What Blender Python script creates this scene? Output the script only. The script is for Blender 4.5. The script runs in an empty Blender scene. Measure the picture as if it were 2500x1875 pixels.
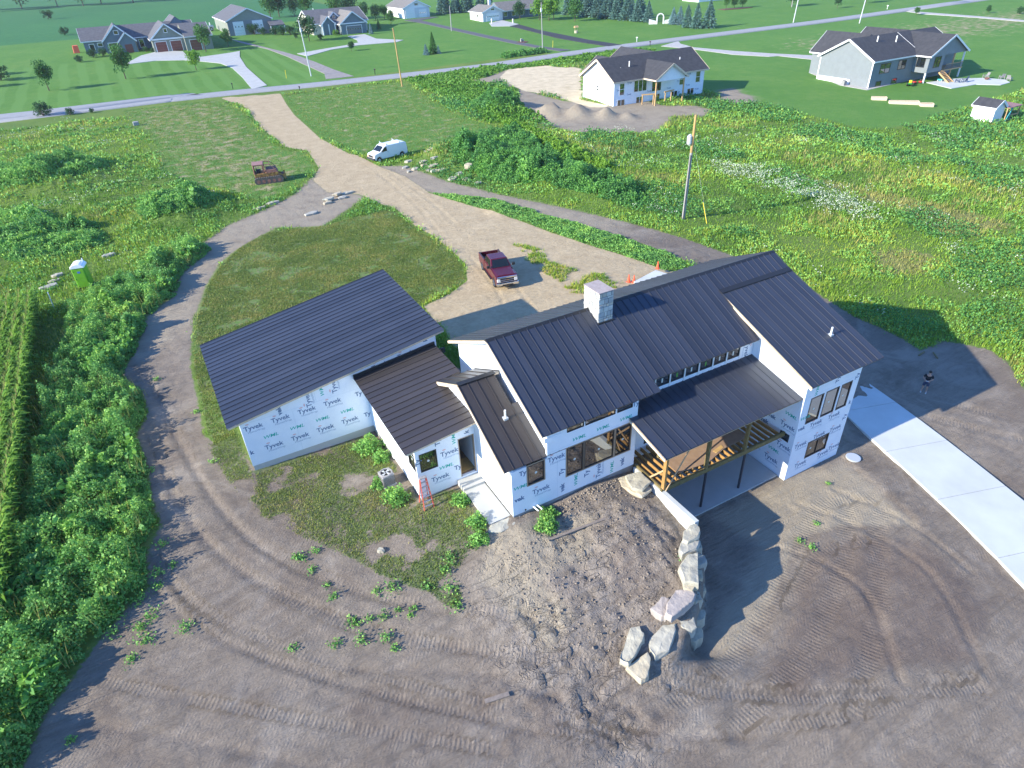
import bpy, bmesh, math, random
import numpy as np
from mathutils import Matrix, Vector
random.seed(7); rng=np.random.default_rng(11)
sc=bpy.context.scene; COL=sc.collection
# ---------------------------------------------------------------- camera
cd=bpy.data.cameras.new('camera'); cam=bpy.data.objects.new('camera',cd); COL.objects.link(cam)
cd.sensor_width=36; cd.lens=22.98; cd.clip_end=8000; cd.clip_start=.5
cr=Vector((.870961,-.489785,-.039205)); cu=Vector((.30133,.469405,.829976)); cf=Vector((.388107,.73469,-.55642))
m=Matrix((cr,cu,-cf)).transposed().to_4x4(); m.translation=(-19.357,-27.723,25.0); cam.matrix_world=m
sc.camera=cam
# ---------------------------------------------------------------- sky, sun, exposure
SUN_EL=math.radians(25.4); SUN_AZ=math.radians(-1.6)          # direction the light travels, measured from +X
w=bpy.data.worlds.new('World'); sc.world=w; w.use_nodes=True
nt=w.node_tree; nt.nodes.clear()
sky=nt.nodes.new('ShaderNodeTexSky'); sky.sky_type='NISHITA'; sky.sun_disc=False; sky.sun_elevation=SUN_EL
sky.sun_rotation=math.radians(-90)+math.radians(1.6); sky.air_density=1.0; sky.dust_density=.1; sky.ozone_density=5.0
bg=nt.nodes.new('ShaderNodeBackground'); bg.inputs['Strength'].default_value=.15
wo=nt.nodes.new('ShaderNodeOutputWorld'); tnt=nt.nodes.new('ShaderNodeMix'); tnt.data_type='RGBA'; tnt.blend_type='MULTIPLY'; tnt.inputs[0].default_value=1.; tnt.inputs[7].default_value=(.80,1.0,1.30,1)
nt.links.new(sky.outputs[0],tnt.inputs[6]); nt.links.new(tnt.outputs[2],bg.inputs[0]); nt.links.new(bg.outputs[0],wo.inputs[0])
sl=bpy.data.lights.new('sun','SUN'); sl.energy=5.0; sl.angle=math.radians(.5); sl.color=(1,.93,.77)
so=bpy.data.objects.new('sun',sl); COL.objects.link(so); so.location=(-60,0,40)
d=Vector((math.cos(SUN_EL)*math.cos(SUN_AZ),math.cos(SUN_EL)*math.sin(SUN_AZ),-math.sin(SUN_EL)))
so.rotation_euler=d.to_track_quat('-Z','Y').to_euler()
vs=sc.view_settings; vs.view_transform='Standard'; vs.look='None'; vs.gamma=1; vs.use_curve_mapping=False; vs.exposure=.95

# ---------------------------------------------------------------- helpers
def link(o): COL.objects.link(o); return o
def tag(o,label=None,cat=None,group=None,kind=None):
    if label: o['label']=label
    if cat: o['category']=cat
    if group: o['group']=group
    if kind: o['kind']=kind
    return o
def thing(name,label,cat,loc=(0,0,0),rz=0,group=None):
    o=bpy.data.objects.new(name,None); o.empty_display_size=.3; link(o); o.location=loc; o.rotation_euler=(0,0,rz)
    return tag(o,label,cat,group)
def copy_tree(o,parent=None):
    c=o.copy(); link(c); c.parent=parent
    for ch in o.children: copy_tree(ch,c)
    return c
class MB:
    def __init__(s): s.v=[]; s.f=[]
    def add(s,vs,fs):
        n=len(s.v); s.v+=[tuple(p) for p in vs]; s.f+=[tuple(i+n for i in f) for f in fs]; return s
    def hexa(s,b,t): # bottom 4, top 4 (ccw from above)
        return s.add(list(b)+list(t),[(3,2,1,0),(4,5,6,7),(0,1,5,4),(1,2,6,5),(2,3,7,6),(3,0,4,7)])
    def box(s,x0,x1,y0,y1,z0,z1):
        return s.hexa([(x0,y0,z0),(x1,y0,z0),(x1,y1,z0),(x0,y1,z0)],[(x0,y0,z1),(x1,y0,z1),(x1,y1,z1),(x0,y1,z1)])
    def prism(s,poly,z0,z1,top=None):
        n=len(poly); top=top or poly
        vs=[(p[0],p[1],z0) for p in poly]+[(p[0],p[1],z1) for p in top]
        return s.add(vs,[tuple(range(n-1,-1,-1)),tuple(range(n,2*n))]+[(i,(i+1)%n,n+(i+1)%n,n+i) for i in range(n)])
    def extr(s,prof,y0,y1,y0t=None): # profile in x,z extruded along y (ccw seen from -y)
        n=len(prof); vs=[(p[0],y0,p[1]) for p in prof]+[(p[0],y1,p[1]) for p in prof]
        return s.add(vs,[tuple(range(n)),tuple(range(2*n-1,n-1,-1))]+[(i,n+i,n+(i+1)%n,(i+1)%n) for i in range(n)])
    def tube(s,a,b,r0,r1=None,n=8,caps=True):
        a=Vector(a);b=Vector(b);r1=r0 if r1 is None else r1;d=(b-a).normalized()
        u=d.orthogonal().normalized();w=d.cross(u);vs=[]
        for c,r in((a,r0),(b,r1)):
            for i in range(n):
                t=2*math.pi*i/n; vs.append(c+(u*math.cos(t)+w*math.sin(t))*r)
        fs=[(i,(i+1)%n,n+(i+1)%n,n+i) for i in range(n)]
        if caps: fs+=[tuple(range(n-1,-1,-1)),tuple(range(n,2*n))]
        return s.add(vs,fs)
    def bar(s,a,b,w,h): # rectangular beam, w horizontal, h vertical-ish
        a=Vector(a);b=Vector(b);d=(b-a).normalized();u=d.cross(Vector((0,0,1)))
        u=(u.normalized() if u.length>1e-4 else Vector((1,0,0)))*w/2;t=u.cross(d).normalized()*h/2
        if t.z<0: t=-t
        return s.hexa([a-u-t,a+u-t,b+u-t,b-u-t],[a-u+t,a+u+t,b+u+t,b-u+t])
    def lathe(s,prof,n=14,c=(0,0,0)):
        vs=[(c[0]+r*math.cos(2*math.pi*i/n),c[1]+r*math.sin(2*math.pi*i/n),c[2]+z) for r,z in prof for i in range(n)]
        m=len(prof); fs=[(k*n+i,k*n+(i+1)%n,(k+1)*n+(i+1)%n,(k+1)*n+i) for k in range(m-1) for i in range(n)]
        return s.add(vs,fs+[tuple(range(n-1,-1,-1)),tuple(range((m-1)*n,m*n))])
    def mesh(s,name,mat,smooth=False,bevel=0,seg=1):
        me=bpy.data.meshes.new(name); me.from_pydata(s.v,[],s.f); 
        bm=bmesh.new(); bm.from_mesh(me)
        bmesh.ops.recalc_face_normals(bm,faces=bm.faces)
        if bevel:
            bmesh.ops.remove_doubles(bm,verts=bm.verts,dist=1e-4)
            es=[e for e in bm.edges if len(e.link_faces)==2 and e.calc_face_angle(0)>.45]
            bmesh.ops.bevel(bm,geom=es,offset=bevel,segments=seg,affect='EDGES',profile=.6,clamp_overlap=True)
        bm.to_mesh(me); bm.free()
        me.materials.append(M[mat] if isinstance(mat,str) else mat)
        if smooth: me.polygons.foreach_set('use_smooth',[True]*len(me.polygons))
        return me
    def build(s,name,mat,parent=None,**k):
        me=s.mesh(name,mat,**k); o=bpy.data.objects.new(name,me); link(o)
        if parent: o.parent=parent
        return o
def put(name,me,parent=None,loc=None,mat=None):
    o=bpy.data.objects.new(name,me); link(o)
    if parent: o.parent=parent
    if loc is not None: o.location=loc
    if mat is not None: o.matrix_local=mat
    return o
def npmesh(name,V,F,mat,attrs=None,smooth=False):
    """V (n,3), F (m,k) with k 3 or 4"""
    V=np.asarray(V,np.float32); F=np.asarray(F,np.int32); me=bpy.data.meshes.new(name); k=F.shape[1]
    me.vertices.add(len(V)); me.vertices.foreach_set('co',V.ravel())
    me.loops.add(F.size); me.loops.foreach_set('vertex_index',F.ravel())
    me.polygons.add(len(F)); me.polygons.foreach_set('loop_start',np.arange(0,F.size,k,dtype=np.int32))
    me.update(calc_edges=True)
    for n,a in (attrs or {}).items():
        at=me.attributes.new(n,'FLOAT','POINT'); at.data.foreach_set('value',np.asarray(a,np.float32))
    me.materials.append(M[mat]); 
    if smooth: me.polygons.foreach_set('use_smooth',[True]*len(F))
    return me
# ---------------------------------------------------------------- noise
def _h(i,j,s):
    n=(i.astype(np.int64)*374761393+j.astype(np.int64)*668265263+s*1442695041)&0x7fffffff
    n=((n^(n>>13))*1274126177)&0x7fffffff
    return ((n^(n>>16))&0xffff)/65535.
def vnoise(x,y,s=0):
    x=np.asarray(x,float);y=np.asarray(y,float);i=np.floor(x);j=np.floor(y);fx=x-i;fy=y-j
    fx=fx*fx*(3-2*fx);fy=fy*fy*(3-2*fy)
    return (_h(i,j,s)*(1-fx)+_h(i+1,j,s)*fx)*(1-fy)+(_h(i,j+1,s)*(1-fx)+_h(i+1,j+1,s)*fx)*fy
def fbm(x,y,o=4,s=0):
    t=0;a=.5;f=1
    for k in range(o): t=t+a*vnoise(x*f,y*f,s+k);a*=.5;f*=2.03
    return t/(1-.5**o)
# ---------------------------------------------------------------- materials
M={}
def _n(nt,t,**k):
    n=nt.nodes.new(t)
    for a,b in k.items():
        if a.startswith('i_'): n.inputs[a[2:].replace('_',' ')].default_value=b
        else: setattr(n,a,b)
    return n
def pmat(name,c1,c2=None,scale=4.,rough=.7,bump=0.,metal=0.,spec=.5,detail=5.,coords='Object',bscale=None,stretch=None,lo=.35,hi=.65,rough2=None):
    m=bpy.data.materials.new(name); m.use_nodes=True; nt=m.node_tree; b=nt.nodes['Principled BSDF']; L=nt.links.new
    b.inputs['Roughness'].default_value=rough; b.inputs['Metallic'].default_value=metal; b.inputs['Specular IOR Level'].default_value=spec
    c1=tuple(c1)+(1,); b.inputs['Base Color'].default_value=c1
    if c2 is not None or bump:
        tc=_n(nt,'ShaderNodeTexCoord'); src=tc.outputs[coords]
        if stretch:
            mp=_n(nt,'ShaderNodeMapping'); mp.inputs['Scale'].default_value=stretch; L(src,mp.inputs[0]); src=mp.outputs[0]
        nz=_n(nt,'ShaderNodeTexNoise',i_Scale=scale,i_Detail=detail,i_Roughness=.6); L(src,nz.inputs['Vector'])
        if c2 is not None:
            cr=_n(nt,'ShaderNodeValToRGB'); cr.color_ramp.elements[0].position=lo; cr.color_ramp.elements[1].position=hi
            cr.color_ramp.elements[0].color=c1; cr.color_ramp.elements[1].color=tuple(c2)+(1,)
            L(nz.outputs[0],cr.inputs[0]); L(cr.outputs[0],b.inputs['Base Color'])
        if rough2 is not None:
            mr=_n(nt,'ShaderNodeMapRange'); mr.inputs['To Min'].default_value=rough; mr.inputs['To Max'].default_value=rough2
            L(nz.outputs[0],mr.inputs['Value']); L(mr.outputs[0],b.inputs['Roughness'])
        if bump:
            nb=_n(nt,'ShaderNodeTexNoise',i_Scale=bscale or scale*3,i_Detail=6.,i_Roughness=.65); L(src,nb.inputs['Vector'])
            bp=_n(nt,'ShaderNodeBump',i_Strength=1.,i_Distance=bump); L(nb.outputs[0],bp.inputs['Height']); L(bp.outputs[0],b.inputs['Normal'])
    M[name]=m; return m
def leafmat(name,cols,trans=.3,rough=.6):
    m=bpy.data.materials.new(name); m.use_nodes=True; nt=m.node_tree; L=nt.links.new; b=nt.nodes['Principled BSDF']; out=nt.nodes['Material Output']
    at=_n(nt,'ShaderNodeAttribute',attribute_name='tint'); cr=_n(nt,'ShaderNodeValToRGB'); e=cr.color_ramp.elements
    for k in range(len(cols)-2): e.new(.5)
    for k,c in enumerate(cols): e[k].position=k/(len(cols)-1); e[k].color=tuple(c)+(1,)
    L(at.outputs['Fac'],cr.inputs[0]); L(cr.outputs[0],b.inputs['Base Color']); b.inputs['Roughness'].default_value=rough; b.inputs['Specular IOR Level'].default_value=.3
    t=_n(nt,'ShaderNodeBsdfTranslucent'); L(cr.outputs[0],t.inputs[0]); mx=_n(nt,'ShaderNodeMixShader'); mx.inputs[0].default_value=trans
    L(b.outputs[0],mx.inputs[1]); L(t.outputs[0],mx.inputs[2]); L(mx.outputs[0],out.inputs[0]); M[name]=m
pmat('wrap',(.78,.83,.89),(.71,.77,.84),.9,.5,.05,bscale=1.5)
pmat('wrap_lap',(.70,.76,.83),(.64,.71,.79),2,.5,.02,bscale=3)
pmat('weathered',(.27,.225,.19),(.20,.165,.14),6,.9,.004)
pmat('ink_blue',(.10,.17,.30),rough=.6); pmat('ink_grey',(.36,.44,.55),rough=.6); pmat('ink_red',(.70,.45,.45),rough=.6); pmat('ink_green',(.03,.45,.36),rough=.6)
pmat('roofmetal',(.034,.039,.056),(.040,.046,.064),.35,.30,.006,spec=.55,bscale=.8,rough2=.46)
_m=M['roofmetal'].node_tree; _oi=_n(_m,'ShaderNodeObjectInfo'); _mr=_n(_m,'ShaderNodeMapRange'); _mr.inputs['To Min'].default_value=.84; _mr.inputs['To Max'].default_value=1.16; _m.links.new(_oi.outputs['Random'],_mr.inputs[0])
_b=_m.nodes['Principled BSDF']; _src=_b.inputs['Base Color'].links[0].from_socket; _vm=_n(_m,'ShaderNodeVectorMath',operation='SCALE'); _m.links.new(_src,_vm.inputs[0]); _m.links.new(_mr.outputs[0],_vm.inputs['Scale']); _m.links.new(_vm.outputs[0],_b.inputs['Base Color'])
_w=M['roofmetal'].copy(); _w.name='roofmetal_brown'; M['roofmetal_brown']=_w  # copy of the roof metal with a browner base, for link and small gable roofs
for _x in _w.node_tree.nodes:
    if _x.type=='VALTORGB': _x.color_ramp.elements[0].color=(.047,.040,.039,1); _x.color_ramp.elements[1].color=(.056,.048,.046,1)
pmat('flash',(.02,.02,.022),rough=.5)
pmat('fascia',(.66,.56,.44),(.56,.45,.32),6,.75)
pmat('osb',(.50,.36,.22),(.38,.25,.14),9,.8,.004)
pmat('lumber',(.42,.24,.075),(.30,.16,.05),5,.75,.004,stretch=(1,1,6))
pmat('lumber_green',(.20,.15,.055),(.13,.10,.04),5,.75,.004)
pmat('lumber_pale',(.55,.38,.22),(.45,.29,.15),7,.8)
pmat('concrete',(.46,.46,.44),(.39,.39,.37),.8,.85,.004,bscale=9,lo=.3,hi=.7)
pmat('concrete_new',(.56,.585,.575),(.45,.465,.45),.35,.8,.003,bscale=9,lo=.35,hi=.75,detail=9)
pmat('concrete_dark',(.30,.30,.29),(.22,.22,.21),1.2,.9,.006)
pmat('winframe',(.035,.03,.028),rough=.4); pmat('buck',(.36,.27,.19),rough=.8)
m=pmat('glass',(.012,.014,.016),rough=.03,spec=1.0); m.node_tree.nodes['Principled BSDF'].inputs['IOR'].default_value=2.0
pmat('glass_car',(.01,.014,.015),rough=.05,spec=.8)
pmat('sticker',(.62,.66,.62),rough=.6); pmat('sticker_green',(.12,.36,.06),rough=.6)
pmat('stud',(.45,.27,.10),(.34,.19,.07),3,.8); pmat('dark_in',(.03,.022,.018),rough=.9)
pmat('plyfloor',(.55,.36,.14),(.46,.29,.11),4,.7)
pmat('plydeck',(.33,.22,.14),(.27,.175,.115),3,.8,.003)
pmat('chim_stone',(.60,.60,.56),(.47,.47,.45),5,.85,.02); pmat('chim_grey',(.44,.45,.45),(.35,.36,.36),5,.85,.02); pmat('chim_tan',(.56,.52,.45),(.44,.41,.36),5,.85,.02); pmat('mortar',(.22,.22,.21),rough=.95)
pmat('osb_cap',(.42,.36,.34),(.34,.28,.26),5,.85)
pmat('pvc',(.82,.82,.80),rough=.4); pmat('steel_post',(.05,.045,.05),rough=.6)
pmat('stone',(.50,.465,.36),(.34,.315,.25),1.8,.9,.035,bscale=6); pmat('stone_pink',(.45,.39,.345),(.35,.305,.275),1.6,.9,.03,bscale=5)
pmat('stone_grey',(.45,.43,.36),(.32,.305,.26),1.8,.9,.03,bscale=5); pmat('stone_tan',(.52,.455,.33),(.38,.33,.24),1.8,.9,.03,bscale=5)
pmat('rock',(.38,.34,.30),(.28,.25,.22),6,.9,.01)
pmat('orange',(.80,.12,.05),rough=.5); pmat('ladder_red',(.75,.13,.08),rough=.5); pmat('alu',(.60,.61,.62),rough=.4,metal=.6)
pmat('ac_grey',(.32,.31,.31),(.26,.25,.25),4,.6); pmat('black',(.015,.015,.016),rough=.6); pmat('rubber',(.02,.02,.02),rough=.85)
pmat('truck_red',(.085,.006,.014),(.075,.005,.012),2,.22,spec=.7); pmat('chrome',(.75,.75,.76),rough=.14,metal=1.); pmat('van_white',(.78,.80,.82),(.74,.77,.79),2,.3,spec=.6)
pmat('lamp_glass',(.70,.70,.68),rough=.15); pmat('amber',(.7,.20,.03),rough=.3); pmat('red_lamp',(.35,.01,.01),rough=.3)
pmat('bedliner',(.03,.032,.036),rough=.7); pmat('seat_grey',(.45,.45,.45),rough=.8)
pmat('rust_yellow',(.50,.27,.07),(.22,.10,.045),3,.7,.01,lo=.4,hi=.62); pmat('rust',(.25,.12,.10),(.16,.075,.055),5,.85,.01); pmat('rust_roof',(.36,.20,.19),(.25,.13,.11),5,.8,.01)
pmat('track_steel',(.10,.09,.085),(.06,.05,.045),6,.7,.01); pmat('track_shoe',(.34,.32,.30),rough=.5,metal=.4)
pmat('toilet_green',(.16,.42,.025),(.14,.37,.022),2,.45); pmat('toilet_white',(.80,.82,.84),rough=.4); pmat('sign_blue',(.08,.18,.50),rough=.5)
pmat('pole_wood',(.50,.33,.13),(.36,.23,.09),3,.9,stretch=(1,1,.1)); pmat('pole_grey',(.36,.36,.36),(.27,.26,.25),3,.85,stretch=(1,1,.1)); pmat('conduit',(.10,.10,.105),rough=.5)
pmat('galv',(.55,.57,.58),rough=.5,metal=.3); pmat('yellow',(.85,.65,.02),rough=.5)
pmat('skin',(.42,.25,.18),rough=.6); pmat('shirt_black',(.012,.013,.017),rough=.9); pmat('shorts',(.045,.055,.095),rough=.9); pmat('hair',(.03,.02,.015),rough=.8)
pmat('shingle',(.055,.055,.062),(.035,.036,.042),1.5,.9,.01,bscale=7); pmat('shingle_grey',(.13,.13,.14),(.09,.09,.10),1.5,.9,.01,bscale=7); pmat('shingle_tan',(.20,.185,.17),(.15,.14,.13),1.5,.9)
pmat('siding_grey',(.20,.225,.24),(.18,.20,.215),1,.7); pmat('siding_blue',(.135,.185,.215),(.12,.165,.19),1,.7); pmat('siding_beige',(.50,.48,.40),rough=.7); pmat('siding_pale',(.62,.64,.66),(.57,.59,.61),1,.7); pmat('siding_sage',(.24,.26,.22),(.21,.23,.195),1,.7)
pmat('trim',(.80,.80,.80),rough=.5); pmat('door_red',(.22,.065,.045),(.18,.05,.035),3,.55); pmat('door_grey',(.16,.17,.18),rough=.6); pmat('door_white',(.78,.78,.77),rough=.5)
pmat('asphalt_old',(.33,.33,.335),(.28,.28,.285),1.5,.9,.004,bscale=30); pmat('asphalt_new',(.028,.028,.031),(.04,.04,.042),2,.85); pmat('gravel',(.30,.27,.25),(.23,.205,.19),1.2,.95,.02,bscale=14); pmat('gravel_pale',(.46,.44,.42),(.38,.36,.34),1.2,.95)
pmat('asphalt_mid',(.105,.105,.115),(.085,.085,.09),2,.9)
pmat('bark',(.12,.085,.06),(.08,.055,.04),8,.95,.02); pmat('wood_new',(.58,.38,.18),(.48,.30,.14),4,.75); pmat('teal',(.05,.42,.45),rough=.5)
pmat('jd_green',(.03,.26,.05),rough=.4); pmat('red_plastic',(.6,.04,.03),rough=.5); pmat('navy',(.03,.05,.12),rough=.7); pmat('mulch',(.16,.06,.04),(.11,.04,.03),4,.95); pmat('flower_white',(.75,.78,.70),rough=.8); pmat('flower_yellow',(.75,.6,.05),rough=.8)
pmat('dirt_pile',(.27,.225,.18),(.20,.165,.13),1.5,.95,.08,bscale=3)
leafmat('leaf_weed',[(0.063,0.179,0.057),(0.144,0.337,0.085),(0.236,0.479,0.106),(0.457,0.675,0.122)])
leafmat('leaf_mound',[(0.045,0.147,0.048),(0.084,0.239,0.065),(0.136,0.352,0.078),(0.242,0.479,0.074)])
leafmat('leaf_corn',[(0.048,0.136,0.032),(0.107,0.265,0.039),(0.185,0.377,0.043),(0.305,0.487,0.058)],.35)
leafmat('blade_meadow',[(0.088,0.198,0.026),(0.164,0.314,0.035),(0.254,0.407,0.040),(0.430,0.465,0.066),(0.608,0.465,0.133)])
leafmat('blade_lawn',[(0.106,0.175,0.038),(0.170,0.245,0.050),(0.252,0.308,0.064),(0.394,0.339,0.114)])
leafmat('blade_gold',[(0.208,0.239,0.058),(0.334,0.350,0.101),(0.479,0.441,0.144)]); leafmat('blade_reed',[(0.109,0.245,0.032),(0.174,0.350,0.040),(0.246,0.438,0.056)])
leafmat('blade_road',[(0.070,0.203,0.032),(0.122,0.285,0.039),(0.192,0.367,0.053)])
leafmat('petal',[(.38,.46,.30),(.62,.66,.55)],.2)
leafmat('leaf_tree',[(0.034,0.110,0.031),(0.060,0.175,0.038),(0.104,0.251,0.046)]); leafmat('leaf_lime',[(0.072,0.193,0.019),(0.145,0.315,0.032),(0.232,0.420,0.048)]); leafmat('leaf_spruce',[(0.038,0.105,0.074),(0.078,0.171,0.138),(0.148,0.262,0.230)],.1); leafmat('leaf_blue',[(0.072,0.158,0.160),(0.145,0.263,0.272),(0.232,0.367,0.368)],.1); leafmat('leaf_dark',[(0.020,0.073,0.029),(0.036,0.114,0.038),(0.071,0.170,0.049)])

# ---------------------------------------------------------------- lie of the land
CTRL=np.array([
(-19.5,5.5,-.4),(-15,5.3,-.5),(-12.4,4.6,-.55),(-13,2,-.3),(-12.3,-2.2,-.2),(-9.5,-3,0),(-8.8,-6.5,.05),(-6,-6.5,.0),(-2,-6.5,.05),(-.7,-7.5,-.3),
(-7,9,0),(-3,7,0),(4,8,0),(10,8,-.1),(14,5,-.6),(16,0,-1.8),(16,-5,-2.7),(15,-9,-3.02),(24,-8,-3.02),(20,-13,-3.05),(12,-21,-3.1),(-5,-20.5,-3),(3,-26,-3.2),(15,-30,-3.2),(30,-18,-3.1),(26,-1,-2.8),
(-.7,-10.5,-.75),(-1.9,-12.3,-.85),(-3.4,-13.5,-1.05),(-5.4,-14.4,-1.55),(-7.4,-15.2,-2.0),(-8.5,-17,-2.5),(-13,-15.5,-2.1),(-10,-11.5,-1.1),(-6,-10.5,-.5),(-3,-9,-.1),(-11,-8,-.5),(-14,-5,-.45),
(-20,0,-.4),(-17,-10,-1.3),(-23,-9,-1.2),(-31,-6,-1.1),(-20,-18,-2.2),(-10,-24,-2.8),(-28,5,-.5),(-31,15,-.4),(-26,25,-.2),(-40,5,-.5),(-40,30,-.2),
(-15,20,0),(-5,20,0),(5,18,0),(15,20,-.1),(20,16,-.5),(28,12,-1.6),(28,22,-.6),(35,2,-2.8),(45,12,-2.5),(45,30,-1.8),(60,20,-2.4),(60,45,-1.6),(80,40,-2.2),(35,35,-.8),(25,45,-.2),
(58,66,-1.1),(76,60,-1.4),(66,82,-.5),(90,62,-1.5),(100,92,-.9),(75,102,-.2),(130,80,-1.5),(120,40,-2.5),(40,90,0),(10,60,0),(-20,60,0),(-45,70,0),(10,100,0),(-20,110,0),
(-60,134,0),(-20,136,0),(20,138,0),(60,128,0),(95,119,0),(150,120,0),(250,122,.5),
(0,175,.8),(-40,170,.6),(40,180,1),(0,230,3),(60,220,2.5),(140,190,1.5),(150,240,3),(260,230,3),(-60,230,3),(-90,180,2),(250,160,1.2),
(-300,300,5),(0,500,6),(300,500,6),(600,300,5),(400,0,-1),(-200,0,0),(0,-200,-3),(200,-150,-3),(-200,-150,-2)],float)
def _phi(r): return np.sqrt(r*r+4.0)
def _fit(C):
    P=C[:,:2]; A=_phi(np.linalg.norm(P[:,None]-P[None],axis=2)); n=len(P)
    M=np.zeros((n+1,n+1)); M[:n,:n]=A; M[:n,n]=1; M[n,:n]=1
    return np.linalg.solve(M,np.append(C[:,2],0))
_W=_fit(CTRL)
LOWER=np.array([(-.12,-5.2),(-.12,-11.1),(-1.0,-12.6),(-2.4,-13.9),(-4.2,-15.0),(-6.6,-15.8),(-7.4,-17.5),(-5.2,-20),(3,-22),(12,-20),(14.3,-9.3),(13.8,-5.2)],float)
def inpoly(x,y,P):
    c=np.zeros(x.shape,bool); n=len(P); j=n-1
    for i in range(n):
        xi,yi=P[i];xj,yj=P[j]
        if yi!=yj:
            c^=((yi>y)!=(yj>y))&(x<(xj-xi)*(y-yi)/(yj-yi)+xi)
        j=i
    return c
def dist_poly(x,y,P,closed=True):
    d=np.full(x.shape,1e9); n=len(P)
    for i in range(n if closed else n-1):
        a=P[i];b=P[(i+1)%n];ab=b-a;L=ab@ab+1e-12
        t=np.clip(((x-a[0])*ab[0]+(y-a[1])*ab[1])/L,0,1)
        d=np.minimum(d,np.hypot(x-a[0]-t*ab[0],y-a[1]-t*ab[1]))
    return d
def sdf(x,y,P): # positive inside
    d=dist_poly(x,y,P); return np.where(inpoly(x,y,P),d,-d)
def sm(a,b,x):
    t=np.clip((x-a)/(b-a),0,1); return t*t*(3-2*t)
def H(x,y):
    x=np.asarray(x,float);y=np.asarray(y,float);sh=np.broadcast(x,y).shape
    x=np.broadcast_to(x,sh).ravel();y=np.broadcast_to(y,sh).ravel()
    z=np.empty(x.shape)
    for k in range(0,len(x),40000):
        s=slice(k,k+40000)
        z[s]=_phi(np.hypot(x[s,None]-CTRL[None,:,0],y[s,None]-CTRL[None,:,1]))@_W[:-1]+_W[-1]
    sd=sdf(x,y,LOWER); m=sm(0,1,sd/(.35+4*sm(-15.0,-17.5,y)))
    return (z*(1-m)-3.03*m).reshape(sh)

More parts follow.
